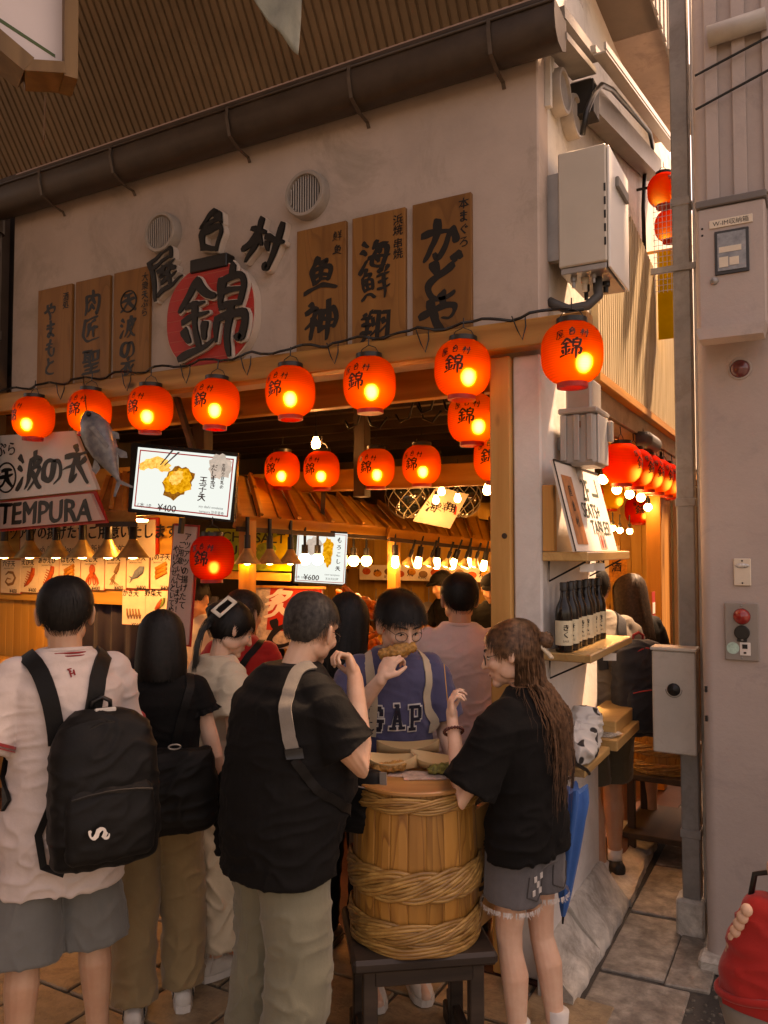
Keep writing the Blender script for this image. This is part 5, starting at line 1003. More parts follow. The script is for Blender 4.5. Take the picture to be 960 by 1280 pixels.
# --- woman with the black bob
D = person('person with black bob in frilled black sleeveless top and khaki trousers', gpos(203, 3.28), AWAY + R_(14), 1.575, SK1, fem=1, head=(0, 0, -8), arms={'R': dict(e=(.235, -.02, 1.08), w=(.25, .10, .88), d=(-.1, .5, -1), n=(-1, .1, 0), c=.5), 'L': dict(e=(-.2, .06, 1.12), w=(-.12, .26, 1.1), d=(.3, 1, 0), n=(1, 0, .3), c=.6)}, feet={'L': (-.09, -.06), 'R': (.11, .05)},
    shirt=dict(mat=BLKC, hem=.86, sleeve=.28, loose=.98, sl_r=.066, amp=.008, seed=5.), legs=dict(mat=KHK, r=(.105, .10, .092), amp=.012, seed=9., hipx=.17), shoes=dict(mat=SHW, sole=SOLEW, stripe=SHB))
hair(D['root'], D['HM'], HBLK, lambda a: .03 if a < .5 else (-.14 if a > .9 else .03 - .17 * (a - .5) / .4), .013, low=lambda d: 1 + .1 * min(1, d / .1) - .35 * max(0, d - .12), n=2600, mess=.004, ends=.012, wid=.003)
fr = MB()
for g, k in ((-1, 'L'), (1, 'R')):
    S, E, W = D['A'][k]; t = (E - S).normalized(); x = t.orthogonal().normalized(); y = t.cross(x); c = S.lerp(E, .27); n_ = 90
    ring = [[c + t * (.0 + .022 * q) + (x * math.cos(a) + y * math.sin(a)) * (.062 + .008 * q + .010 * q * math.sin(a * 13)) for a in [2 * math.pi * m / n_ for m in range(n_)]] for q in (0, .5, 1)]
    b = len(fr.v)
    for r in ring: fr.v += r
    for i in range(2):
        for m in range(n_): fr.f.append((b + i * n_ + m, b + i * n_ + (m + 1) % n_, b + (i + 1) * n_ + (m + 1) % n_, b + (i + 1) * n_ + m))
    mk('sleeve_frill', fr, BLKC, D['root'], local=True, smooth=True); fr = MB()
M0 = WM(D['root']); bg_ = thing('shoulder_bag', 'black shoulder bag hanging behind the person with black bob', 'bag', M0 @ V((.06, -.22, .78)), AWAY + R_(14))
me = remesh(MB().loft([(V((0, 0, z)), a, b, 3) for z, a, b in ((0, .13, .06), (.03, .16, .085), (.16, .165, .08), (.27, .15, .05), (.3, .13, .03))], 28), .008, 3); jitter(me, folds(.01, 9, 2)); mk('bag', me, NYL, bg_, local=True, smooth=True)
st = drape(D, [(.06, -.16, 1.0), (.08, -.15, 1.2), (.11, -.1, 1.36), (.12, .0, 1.42), (.11, .1, 1.3)], .034, .006, NYL, 'strap'); st.parent = bg_; st.data.transform(WM(bg_).inverted() @ M0)
mk('ring', MB().tube([V((.0 + .022 * math.cos(a), -.085, .33 + .009 * math.sin(a))) for a in [2 * math.pi * k / 16 for k in range(17)]], .003, 6), STEEL, bg_, local=True)
jk = remesh(MB().loft([(V((.2, .03, z)), a, b, 2.5) for z, a, b in ((-.12, .045, .03), (0, .05, .035), (.14, .05, .03), (.2, .03, .02))], 20), .007, 3); jitter(jk, folds(.01, 12, 6)); mk('folded_jacket', jk, BLKC, bg_, local=True, smooth=True)

# --- woman in cream with the hair clip, looking right
D = person('person in cream gauze blouse and long skirt with white hair clip', gpos(268, 3.62), AWAY + R_(-48), 1.60, SK1, fem=1, lean=.06, head=(-24, 0, -10), arms={'R': dict(e=(.22, -.02, 1.12), w=(.16, .18, 1.12), d=(-.4, 1, .4), n=(-.3, 0, 1), c=.5), 'L': dict(e=(-.2, .05, 1.12), w=(-.05, .25, 1.15), d=(.3, 1, .3), n=(1, 0, 0), c=.5)},
    shirt=dict(mat=CRM, hem=.90, sleeve=.72, loose=1.02, sl_r=.084, sl_end=.98, amp=.012, seed=11., dirv=(1.6, .9, 1.8)), legs=dict(mat=CRM, kind='skirt', end=.16, amp=.02, seed=4.), shoes=dict(mat=SHW, sole=SOLEW))
hair(D['root'], D['HM'], HBLK, lambda a: .02 if a < .9 else (-.02 - .05 * min(1, (a - .9) / 1.2)), .011, n=1600, mess=.004, wid=.003, part_=.3)
HM = D['HM']; tl = MB()
for j in range(150):
    p = V((random.gauss(0, .012), -.10, .0 + random.gauss(0, .012))); P = []
    for k in range(9):
        P.append(HM @ p); p = p + V((random.gauss(-.004, .004), -.014 + .005 * k, -.012 - .006 * k))
    strand(tl, P, .007, HM @ V((0, 0, .1)))
mk('ponytail', tl, HBLK, D['root'], local=True, smooth=True)
bn = remesh(MB().ell(HM @ V((-.01, -.105, .045)), (.045, .035, .04)), .006, 2); jitter(bn, folds(.008, 14, 3)); mk('hair_bun', bn, HBLK, D['root'], local=True, smooth=True)
hc = MB(); c = HM @ V((.048, -.085, .07)); nz = V((.55, -.75, .35)).normalized(); yx = V((.35, .05, 1)); yx = (yx - nz * yx.dot(nz)).normalized(); Rm = HM.to_3x3() @ Matrix((yx, nz.cross(yx), nz)).transposed()
for dx, dy, a, b in ((0, .022, .075, .012), (0, -.022, .075, .012), (.032, 0, .012, .056), (-.032, 0, .012, .056)): hc.box(c + Rm @ V((dx * 1.4, dy * 1.2, .012)), (a * 1.4, b * 1.2, .009), Rm, .003)
mk('hair_clip', hc, pm('ivory_plastic', (.72, .64, .52), .35, .05, 20, 0, coat=.3), D['root'], local=True)
eyes(D['root'], HM, 1.)

# --- person in red behind
D = person('person in red shirt with dark sling strap queuing by the stall', gpos(303, 4.35), AWAY + R_(-10), 1.60, SK2, head=(-8, 0, -20), vox=.008, feet={}, shirt=dict(mat=REDC, hem=.8, sleeve=.7, loose=1.08, amp=.008, seed=21., vox=.009), legs=dict(mat=OLV, vox=.01), shoes=dict(mat=SHB, sole=SHB))
hair(D['root'], D['HM'], hairm('hair_dark_brown', (.03, .016, .010)), short(.06, .02, -.03, -.09), .012, n=1500, mess=.008)
drape(D, [(-.12, -.16, 1.0), (-.02, -.16, 1.2), (.1, -.1, 1.38), (.12, .0, 1.42)], .035, .006, NYL, 'sling_strap')

# --- big man in black, eating
D = person('person in black T-shirt and sage trousers eating beside the barrel table', gpos(352, 2.76), AWAY + R_(-52), 1.70, SK1, lean=.10, head=(-14, 0, 20), girth=1.12, hoff=(0, .03, -.01),
    arms={'R': dict(e=(.25, .15, 1.13), w=(.15, .205, 1.40), d=(-.4, .0, .75), n=(-.45, -.75, -.1), c=(.95, .95, 1, 1.05)), 'L': dict(e=(-.27, .1, 1.13), w=(-.2, .32, 1.05), d=(.2, 1, .1), n=(.4, 0, 1), c=.6)}, feet={'L': (-.14, .0), 'R': (.14, -.02)},
    shirt=dict(mat=BLKC, hem=.77, sleeve=.74, loose=1.10, belly=.045, sl_r=.086, sl_end=1.16, amp=.012, seed=31., ax=1.14, ay=1.28, hipw=1.02), legs=dict(mat=SAGE, r=(.125, .108, .10), amp=.014, seed=14., hipx=.19, hipy=.145), shoes=dict(mat=SHB, sole=SHB))
D['lean'] = .1
hair(D['root'], D['HM'], HGRY, short(.085, .045, .012, -.05), .006, n=3200, mess=.006, wid=.0019, ends=.008, frizz=.5)
st = drape(D, [(.10, .06, 1.44), (.125, .0, 1.47), (.16, -.07, 1.42), (.185, -.10, 1.34), (.20, -.09, 1.25), (.205, -.07, 1.19)], .042, .006, GREYS, 'sling_strap')
drape(D, [(.205, -.075, 1.215), (.205, -.07, 1.18)], .056, .014, BLACKM, 'strap_buckle', n=5)
drape(D, [(.205, -.07, 1.18), (.22, .0, 1.08), (.2, .12, 1.0), (.15, .2, .95)], .03, .004, NYL, 'strap_tail')
eyes(D['root'], D['HM'], 0, (.03, .03, .03), (.03, .025, .02))
M0 = WM(D['root']); bg_ = thing('waist_bag', 'black sling bag with grey straps at the eating man in black', 'bag', M0 @ V((.06, .30, .84)), AWAY - R_(20))
me = remesh(MB().loft([(V((0, 0, z)), a, b, 3) for z, a, b in ((0, .06, .035), (.02, .085, .05), (.14, .09, .05), (.2, .08, .035), (.215, .06, .02))], 26), .007, 3); jitter(me, folds(.006, 9, 2)); mk('bag', me, NYL, bg_, local=True, smooth=True)
mk('strap', MB().ribbon([V((-.09, -.03, -.01)), V((-.1, -.045, .08)), V((-.085, -.05, .18)), V((-.05, -.03, .27))], [(0, -1, 0)] * 4, .032, .005), GREYS, bg_, local=True)
mk('strap', MB().ribbon([V((.085, -.03, .0)), V((.095, -.03, .1)), V((.09, -.02, .22))], [(0, -1, 0)] * 3, .025, .005), GREYS, bg_, local=True)
mk('zip', MB().tube([V((-.07, -.05, .165)), V((0, -.056, .172)), V((.07, -.05, .165))], .003, 6), STEEL, bg_, local=True)

# --- dark-haired person hidden behind him
D = person('person in black with long black hair half hidden behind the eating man', gpos(432, 3.75), AWAY + R_(-20), 1.62, SK1, fem=1, vox=.008, shirt=dict(mat=BLKC, sleeve=.7, vox=.009, seed=41.), legs=dict(mat=BLKC, vox=.01), shoes=dict(mat=SHB, sole=SHB), head=(-10, 0, 0))
hair(D['root'], D['HM'], HBLK, lambda a: .03 if a < .6 else -.24, .014, low=lambda d: 1 - .25 * max(0, d - .1), n=1400, mess=.006, wid=.003)

# --- boy with the college T-shirt, facing us
D = person('boy in slate blue T-shirt printed GAP eating from his hand behind the barrel', gpos(492, 3.42), AWAY + R_(180 + 14), 1.665, SK3, lean=.02, head=(-17, -4, 10), hoff=(.0, .015, -.01),
    arms={'R': dict(e=(.26, .10, 1.13), w=(.115, .25, 1.365), d=(-.45, -.12, .8), n=(-.65, -.5, .1), c=(.75, .85, .95, 1.)), 'L': dict(e=(-.225, .02, 1.11), w=(-.22, .20, .95), d=(.3, 1, -.5), n=(1, 0, -.2), c=.4)},
    shirt=dict(mat=NVY, hem=.80, sleeve=.86, loose=1.03, sl_r=.083, sl_end=1.14, amp=.008, seed=51.), legs=dict(mat=OLV, kind='shorts', end=.5, r=(.11, .108, .108)), shoes=dict(mat=SHW, sole=SOLEW))
hair(D['root'], D['HM'], HBLK, short(.046, .035, .0, -.05), .013, n=3000, mess=.011, lift=.008, ends=.026, frizz=.5)
eyes(D['root'], D['HM'], 1., (.32, .22, .16))
neckring(D, 1.443, cloth('slate_blue_rib', (.06, .06, .12)), 'collar', (.082, .075), .008)
def slab(ch):                              # slab-serif capitals as stroke outlines: list of (x0,y0,x1,y1)
    S = {'G': [(.02, .1, .2, .9), (.1, .8, .62, 1), (.1, 0, .62, .2), (.5, .62, .7, .9), (.48, .1, .66, .48), (.38, .36, .74, .5)],
         'P': [(.1, .0, .28, 1), (0, 0, .4, .13), (0, .87, .3, 1), (.2, .86, .6, 1), (.2, .38, .6, .52), (.5, .46, .7, .92)]}
    return [[(a, b), (c, b), (c, d), (a, d)] for a, b, c, d in S[ch]] if ch != 'A' else [[(.12, .05), (.3, .05), (.5, .9), (.32, .98)], [(.52, .05), (.7, .05), (.48, .98), (.34, .98)], [(.25, .28), (.58, .28), (.54, .4), (.29, .4)], [(0, 0), (.36, 0), (.36, .12), (0, .12)], [(.46, 0), (.82, 0), (.82, .12), (.46, .12)], [(.24, .9), (.52, .9), (.5, 1), (.24, 1)]]
def gap(name, mat, grow, lift):
    O = V((.135, .12, 1.12)) * D['s']; X = V((-1, .0, 0)); Y = V((0, 0, 1)); N = V((0, 1, 0)); mb = MB()
    for i, ch in enumerate('GAP'):
        for li, poly in enumerate(slab(ch)):
            c = V((sum(p[0] for p in poly) / 4, sum(p[1] for p in poly) / 4)); sub = []
            Q = [V(p) + V((math.copysign(grow, p[0] - c.x), math.copysign(grow, p[1] - c.y))) for p in poly]; n_ = 6; b = len(mb.v)
            for u in range(n_ + 1):
                for v_ in range(n_ + 1):
                    a = Q[0].lerp(Q[1], u / n_); e = Q[3].lerp(Q[2], u / n_); p = a.lerp(e, v_ / n_)
                    w_ = O + X * (i * .082 + p.x * .082) + Y * (p.y * .105 - (i == 1) * -.008); h = D['bvh'].ray_cast(w_ + N * .3, -N, .6)
                    mb.v.append((h[0] if h[0] else w_) + N * (lift + .0003 * li))
            for u in range(n_):
                for v_ in range(n_): mb.f.append((b + u * (n_ + 1) + v_, b + (u + 1) * (n_ + 1) + v_, b + (u + 1) * (n_ + 1) + v_ + 1, b + u * (n_ + 1) + v_ + 1))
    return mk(name, mb, mat, D['shirt'], local=True)
gap('print_outline', pm('print_white', (.62, .58, .55), .7, .05, 30, 0), .055, .004); gap('print', pm('print_navy', (.012, .012, .024), .7, .1, 30, 0), 0., .0075)
CAN = cloth('canvas_strap', (.52, .42, .3), 300)
for g in (-1, 1): drape(D, [(g * .10, -.06, 1.41), (g * .112, .0, 1.43), (g * .118, .07, 1.37), (g * .12, .12, 1.25), (g * (.16 if g < 0 else .125), .1, 1.1)], .038, .004, CAN, 'bag_strap', parent=D['root'])
fd = remesh(MB().cap([V((.085, .172, 1.45)) * D['s'], V((.03, .182, 1.462)) * D['s'], V((-.03, .178, 1.475)) * D['s']], [.024, .03, .022], 12), .005, 1); jitter(fd, lambda p: .008 * noise.noise(p * 70) + .005 * noise.noise(p * 160))
FRY = pm('fried_batter', (.42, .2, .055), .55, .5, 60, .8, 140)
me_ = fd; me_.transform(WM(D['root'])); props(mk('fried_tempura', me_, FRY, smooth=True), 'golden fried tempura piece held at the mouth of the boy in blue', 'food')

# --- man in the pale pink T-shirt, back to us
D = person('person in pale pink T-shirt standing at the counter with back to camera', gpos(574, 4.05), AWAY + R_(-6), 1.715, SK2, head=(-2, 0, 16), arms={'L': dict(e=(-.25, .12, 1.13), w=(-.15, .36, 1.08), d=(.1, 1, .1), n=(0, 0, -1), c=.4), 'R': dict(e=(.25, .06, 1.12), w=(.2, .3, 1.05), d=(-.1, 1, 0), n=(-1, 0, 0), c=.4)},
    shirt=dict(mat=PNK, hem=.78, sleeve=.84, loose=1.06, sl_r=.088, sl_end=1.12, amp=.011, seed=61., ax=1.1, ay=1.1), legs=dict(mat=OLV, vox=.009), shoes=dict(mat=SHB, sole=SHB))
hair(D['root'], D['HM'], HBLK, short(.07, .03, .0, -.06), .010, n=2200, mess=.007)
neckring(D, 1.443, PNK, 'collar', (.08, .074), .007)

# --- woman with long brown hair at the barrel
D = person('person with long brown half-tied hair in black T-shirt and denim shorts', gpos(655, 2.95), AWAY + R_(50), 1.565, SK3, fem=1, lean=.0, head=(-12, 4, 22), hoff=(0, .015, 0),
    arms={'L': dict(e=(-.30, .10, 1.06), w=(-.19, .22, 1.33), d=(.05, .12, 1), n=(.6, -.7, 0), c=(.55, .75, .85, .8)), 'R': dict(e=(.24, .02, 1.08), w=(.19, .22, .98), d=(-.3, 1, .1), n=(-.6, 0, .5), c=.5)}, feet={'L': (-.075, .03), 'R': (.085, -.05)},
    shirt=dict(mat=BLKC, hem=.82, sleeve=.86, loose=1.08, sl_r=.092, sl_end=1.16, amp=.013, seed=71., ax=1.1, hipw=1.04), legs=dict(mat=DNM, kind='shorts', end=.635, r=(.116, .105, .1), amp=.006, waist=.9, hipx=.17, hipy=.118), shoes=dict(mat=SHB, sole=SHB, sock=SOCK, sockh=.11))
root = D['root']; HM = D['HM']; s = D['s']
hair(root, HM, HBRN, lambda a: interp([(0, .085), (.5, .07), (.9, .035), (1.2, -.015), (1.7, -.005), (2.0, -.08), (3.2, -.12)], a)[0], .011, n=2600, mess=.006, wid=.0028, part_=.25)
lg = MB()
for j in range(1500):
    ph = random.uniform(1.7, 2 * math.pi - 1.7); k0 = random.uniform(.75, 1.08)
    p = HM @ V((.08 * k0 * math.sin(ph), -.012 + .1 * k0 * math.cos(ph), random.uniform(-.10, .04))); P = [p]; vel = V((0, -.004, -.03)); Lh = random.uniform(.25, .53) * (1 if abs(ph - math.pi) < 1.3 else .55); tw = random.uniform(0, 6.28)
    k = 0; l = 0
    while l < Lh:
        vel = V((vel.x * .6 + random.gauss(0, .0012) + .0016 * math.sin(k * .55 + tw), vel.y * .7 + random.gauss(0, .001), -.03)); q = p + vel
        c, nn, _, _ = D['bvh'].find_nearest(q)
        if c is not None and (q - c).dot(nn) < .008 + .010 * k0: q = c + nn * (.006 + .012 * random.random())
        l += .03; k += 1; p = q; P.append(p)
    strand(lg, P, random.choice((.003, .0045, .006)), p + V((0, .4, 0)))
mk('long_hair', lg, HBRN, root, local=True, smooth=True)
bn = MB(); c0 = HM @ V((.0, -.125, .035))
for j in range(420):
    a = random.uniform(0, 6.28); r = random.uniform(.012, .042); ax_ = Euler((random.uniform(-1, 1), random.uniform(-.6, .6), a)).to_matrix(); P = [c0 + HM.to_3x3() @ (ax_ @ V((r * math.cos(t), r * .8 * math.sin(t), .012 * math.sin(3 * t)))) for t in [a + .5 * k for k in range(9)]]
    strand(bn, P, .004, c0)
bn.ell(c0, (.03, .03, .03)); mk('hair_bun', bn, HBRN, root, local=True, smooth=True)
cl = MB()
for g in (-1, 1): cl.bar(HM @ V((g * .03, -.105, .035)), HM @ V((g * .018, -.15, -.035)), .014, .012, (0, 1, 0), .004)
mk('claw_clip', cl, pm('clip_beige', (.5, .4, .28), .3, .2, 20, 0, coat=.4), root, local=True)
eyes(root, HM, 0, (.35, .2, .12), (.05, .025, .015))
S, E, W = D['A']['L']; br = MB(); t = (W - E).normalized(); x = t.orthogonal().normalized(); y = t.cross(x); bc = E.lerp(W, .84)
for k in range(20):
    a = 2 * math.pi * k / 20; br.ell(bc + (x * math.cos(a) + y * math.sin(a)) * .034 - t * .004 * math.cos(a), (.0062, .0062, .0062), None, 8, 6)
mk('bead_bracelet', br, pm('dark_red_beads', (.09, .012, .008), .25, .3, 40, 0, coat=.5), root, local=True, smooth=True)
sk = MB(); hw = W + V((.02, .035, .10)) * s; sk.tube([hw - V((.0, .0, .05)), hw + V((.005, .02, .10))], .0018, 6); sk.v = [WM(root) @ p for p in sk.v]
props(mk('wooden_skewer', sk, PINE(2)), 'thin wooden skewer held up by the woman with brown hair', 'skewer')
pk = MB(); LB = D['lbvh']; wp = pm('white_patch', (.6, .56, .53), .8, .1, 40, .3)
def lhit(x, z):
    h = LB.ray_cast(V((x * s, -.5, z * s)), V((0, 1, 0)), 1.); return (h[0] + V((0, -.002, 0))) if h[0] else V((x * s, -.12, z * s))
for cx in (-.085, .085):
    L = [(cx - .05, .775), (cx - .052, .70), (cx, .675), (cx + .052, .70), (cx + .05, .775)]; P = []
    for (a, b), (c, d) in zip(L, L[1:]): P += [lhit(a + (c - a) * t / 6, b + (d - b) * t / 6) for t in range(6)]
    mk('back_pocket_seam', MB().tube(P, .0025, 5), pm('denim_seam', (.06, .055, .055), .9, .1, 40, 0), D['legs'], local=True)
for i, (x, z) in enumerate(((-.105, .762), (-.062, .765), (-.085, .738), (-.108, .71), (-.06, .708))):
    a = lhit(x, z); mk('distressed_patch', MB().box(a + V((0, -.001, 0)), (.017, .003, .02), None, .001), wp, D['legs'], local=True)
hm_ = MB()
for k in ('L', 'R'):
    hp, kn, an, f = D['A']['leg' + k]; z = .635 * s
    for j in range(260):
        a = random.uniform(0, 6.28); t = (hp.z - z) / (hp.z - kn.z); c = hp.lerp(kn, t); p = c + V((math.cos(a), math.sin(a), 0)) * .117 * s; p.z = z + .012; strand(hm_, [p, p + V((random.gauss(0, .002), random.gauss(0, .002), -.012)), p + V((random.gauss(0, .004), random.gauss(0, .004), -.012 - random.random() * .012))], .0025, c)
mk('frayed_hem', hm_, wp, D['legs'], local=True)

# --- man with the rucksack in the side passage
D = person('person in grey T-shirt and olive shorts standing at the side opening', gpos(750, 4.5), AWAY + R_(12), 1.74, SK2, lean=.10, head=(-22, 0, 12), arms={'L': dict(e=(-.25, .05, 1.13), w=(-.18, .28, 1.08), d=(.2, 1, .1), n=(0, 0, 1), c=.5), 'R': dict(e=(.25, .05, 1.13), w=(.2, .3, 1.1), d=(-.2, 1, 0), n=(-1, 0, 0), c=.5)}, feet={'L': (-.06, -.05), 'R': (.10, .10)},
    shirt=dict(mat=GRYC, hem=.80, sleeve=.8, loose=1.04, sl_r=.084, sl_end=1.1, amp=.010, seed=81.), legs=dict(mat=OLV, kind='shorts', end=.52, r=(.112, .11, .108)), shoes=dict(mat=SHB, sole=SHB, stripe=pm('shoe_olive_line', (.2, .19, .13), .6, .1, 30, 0), sock=SOCK, sockh=.06))
D['lean'] = .1
hair(D['root'], D['HM'], HBLK, short(.07, .03, 0, -.06), .010, n=800, mess=.007)
bp2 = backpack('dark blue-black rucksack with water bottle on the man in grey', D, cloth('charcoal_nylon', (.022, .022, .026), 500, .6, .2, .05), c=(.12, -.215, 1.08), w=.33, h=.50, d=.18, trim=cloth('red_zip_pull', (.35, .03, .03)))
wb = thing('water_bottle', 'small clear blue-capped water bottle in the rucksack side pocket', 'bottle', WM(bp2) @ V((.08, -.165, -.16)), .4)
mk('bottle_body', MB().lathe([(.0, 0), (.028, 0), (.031, .01), (.029, .04), (.031, .05), (.029, .075), (.031, .085), (.024, .11), (.013, .125), (.012, .135)], 18), glass('blue_water', (.55, .65, .95), .1), wb, local=True, smooth=True)
mk('cap', MB().lathe([(0, .16), (.013, .16), (.0145, .155), (.0145, .134), (0, .134)], 16), pm('blue_cap', (.06, .1, .45), .4, .1, 20, 0), wb, local=True)
D = person('person with long dark hair standing beyond the man with the rucksack', gpos(790, 5.3), AWAY + R_(10), 1.66, SK2, fem=1, vox=.008, shirt=dict(mat=BLKC, sleeve=.7, vox=.009, seed=91.), legs=dict(mat=BLKC, kind='shorts', end=.6, vox=.01), shoes=dict(mat=SHW, sole=SOLEW), head=(-14, 0, 20))
hair(D['root'], D['HM'], hairm('hair_dark_brown', (.03, .016, .010)), lambda a: .03 if a < .6 else -.3, .014, low=lambda d: 1 + .3 * min(.3, d), n=1400, mess=.008, wid=.003, wave=.06)
# --- stall staff in the background
for i, (px, d, rz, lab, sh_m) in enumerate(((590, 7.0, 160, 'cook in black cap and black top behind the counter right of pink man', BLKC), (566, 7.6, 120, 'cook in black leaning over behind the boy under hanging bulbs', BLKC), (262, 5.6, 150, 'cook with dark bun in pale top behind the stall lamps', cloth('pale_uniform', (.5, .45, .38))))):
    D = person(lab, gpos(px + (28 if i == 0 else 0), d), AWAY + R_(rz), 1.62, SK2, vox=.01, lean=.15, head=(-20, 0, 0), shirt=dict(mat=sh_m, sleeve=.8, vox=.01, seed=100. + i), legs=dict(mat=BLKC, vox=.012), shoes=dict(mat=SHB, sole=SHB), arms={'L': dict(e=(-.26, .15, 1.12), w=(-.1, .36, 1.08), d=(.3, 1, 0), n=(0, 0, -1)), 'R': dict(e=(.26, .15, 1.12), w=(.12, .38, 1.06), d=(-.2, 1, 0), n=(0, 0, -1))}, group='stall cooks')
    hair(D['root'], D['HM'], HBLK, short(.05, .02, -.01, -.07), .012, n=500, mess=.006)
    if i < 2:
        HM = D['HM']; c = MB().ell(HM @ V((0, -.01, .055)), (.092, .112, .075), HM.to_3x3(), 20, 10); c.ell(HM @ V((0, .095, .055)), (.06, .06, .008), HM.to_3x3() @ Euler((-.2, 0, 0)).to_matrix(), 16, 6); mk('cap', c, BLKC, D['root'], local=True, smooth=True)

# --- passer-by just outside the frame with a red bag
D = person('person in dark clothes just past the right edge carrying a red bag', gpos(1140, 2.2), AWAY + R_(75), 1.68, SK3, vox=.008, arms={'L': dict(e=(-.27, .08, 1.09), w=(-.22, .30, 1.02), d=(.1, .7, -.5), n=(.3, -.5, -.9), c=.95)}, shirt=dict(mat=BLKC, hem=.78, sleeve=.8, seed=120., vox=.009), legs=dict(mat=OLV, vox=.01), shoes=dict(mat=SHB, sole=SOLEW))
hair(D['root'], D['HM'], HBLK, short(.05, .03, 0, -.06), .010, n=500, mess=.007)
c = PD(965, 1290, 2.2); hd = WM(D['root']) @ (D['A']['L'][2] + V((.1, .7, -.5)).normalized() * .075); D['root'].location.x += c.x + .01 - hd.x; D['root'].location.y += c.y - hd.y
rb = thing('red_bag', 'bright red cloth bag with peach frill entering at the bottom right corner', 'bag', PD(965, 1290, 2.2)); c = PD(965, 1290, 2.2)
me = remesh(MB().loft([(c + V((0, 0, z)), a_, b_, 2.4) for z, a_, b_ in ((0, .10, .07), (.05, .13, .09), (.16, .125, .085), (.26, .10, .07), (.34, .065, .05), (.36, .04, .03))], 28), .008, 3); jitter(me, folds(.012, 8, 5.)); mk('bag', me, REDC, rb, smooth=True)
mk('rim', MB().tube([c + V((.137 * math.cos(a), .097 * math.sin(a), .12 + .03 * math.cos(a))) for a in [2 * math.pi * k / 40 for k in range(41)]], .011, 10), REDC, rb, smooth=True)
mk('grey_panel', MB().loft([(c + V((0, 0, z)), a_, b_, 2.4) for z, a_, b_ in ((-.08, .09, .065), (.0, .118, .083), (.07, .137, .097))], 28), GRYC, rb, smooth=True)
fr = MB()
for k in range(9): a = math.pi * (.9 + .045 * k); fr.ell(c + V((.10 * math.cos(a + .2), .075 * math.sin(a + .2), .15 + .024 * k)), (.016, .014, .018), None, 10, 6)
props(mk('frill', fr, pm('peach_frill', (.62, .38, .27), .7, .1, 20, .2), rb, smooth=True), kind='stuff')
mk('handle', MB().tube([c + V((-.05, 0, .34)), c + V((-.035, .0, .42)), c + V((.01, 0, .435)), c + V((.045, 0, .42)), c + V((.06, 0, .34))], .008, 8), BLACKM, rb, smooth=True)
# ================================================================== inside: tempura stall on the left
SA = thing('tempura_stall', 'plank-fronted tempura stall behind the queue at the left', 'stall', (-3.6, .75, 0))
for k in range(13): mk('counter_plank', MB().bb((-5.1 + k * .23, .56, .05), (-5.1 + k * .23 + .225, .585, .93), .004), ORANGEW(2), SA)
mk('counter_top', MB().bb((-5.15, .5, .932), (-2.1, .86, .972), .006), wood('varnished_pine', (.58, .36, .15), (.40, .21, .075), 0, .35, coat=.4), SA)
for k in range(10): mk('wall_plank', MB().bb((-5.19 + k * .095, .98, 0), (-5.19 + k * .095 + .0935, 1.0, 2.2), .002), wood('warm_orange_pine', (.62, .36, .12), (.46, .23, .065), 2, .5), SA)  # planks of plain warm orange pine
mk('white_post', MB().bb((-4.235, .95, 0), (-4.17, 1.0, 1.6), .003), pm('post_white', (.55, .48, .42), .5, .1, 6, 0), SA)
nr = MB(); n_ = 60
for i in range(n_ + 1):
    x = -4.16 + 1.5 * i / n_
    for z in (.9, 1.5): nr.v.append(V((x, 1.02 + .018 * math.sin(i * .9) + .008 * math.sin(i * 2.3), z)))
for i in range(n_): nr.f.append((2 * i, 2 * i + 2, 2 * i + 3, 2 * i + 1))
cu = mk('noren_curtain', nr, cloth('indigo_cloth', (.022, .02, .035)), smooth=True); props(cu, 'dark indigo curtain hanging behind the queue under the menu cards', 'curtain')
cu.modifiers.new('s', 'SOLIDIFY').thickness = .004
mk('canopy_board', MB().bb((-5.1, .46, 2.06), (-2.5, .53, 2.14), .004), DARKW(0), SA); mk('back_board', MB().bb((-5.1, .935, 1.42), (-2.95, .975, 2.45)), wood('warm_orange_pine', (.62, .36, .12), (.46, .23, .065), 0, .5), SA)
WARM = emit('warm_bulb_glow', (1, .58, .23), 21.); WARM2 = emit('warm_bulb_bright', (1, .62, .28), 21.); SHADE = pm('brass_shade', (.52, .36, .17), .38, .25, 25, .1, metal=.55)
# conical lamps
c0_ = thing('cone_lamp', 'x', 'lamp', (0, 0, 0), 0, 'cone lamps over the stalls')
mk('shade', MB().lathe([(.018, .085), (.022, .08), (.03, .06), (.075, .0), (.077, -.004), (.072, -.002), (.027, .056), (.016, .08)], 28), SHADE, c0_, local=True, smooth=True); mk('neck', MB().lathe([(0, .16), (.017, .16), (.019, .155), (.019, .083), (0, .083)], 16), BLACKM, c0_, local=True, auto=40)
mk('cord', MB().tube([(0, 0, .155), (0, 0, .26)], .012, 10), BLACKM, c0_, local=True); mk('bulb', MB().ell((0, 0, .012), (.034, .034, .022), None, 14, 8), WARM, c0_, local=True, smooth=True)
nth = ['first', 'second', 'third', 'fourth', 'fifth', 'sixth', 'seventh', 'eighth', 'ninth', 'tenth', 'eleventh', 'twelfth']
for i, px in enumerate((5, 37, 70, 103, 135, 166)):
    p = PY(px, 696, .5); lab = f'{nth[i]} conical brass lamp from the left over the tempura counter'
    if i == 0: c0_.location = p; c0_['label'] = lab; c0_.scale = (1.4,) * 3
    else: dup(c0_, p, (0, 0, 0), lab)
props(mk('ceiling_spot', MB().lathe([(0, 0), (.055, 0), (.06, .012), (0, .02)], 20, Matrix.Translation(PY(174, 652, .62))), WARM), 'small round ceiling light above the tempura menu board', 'lamp')
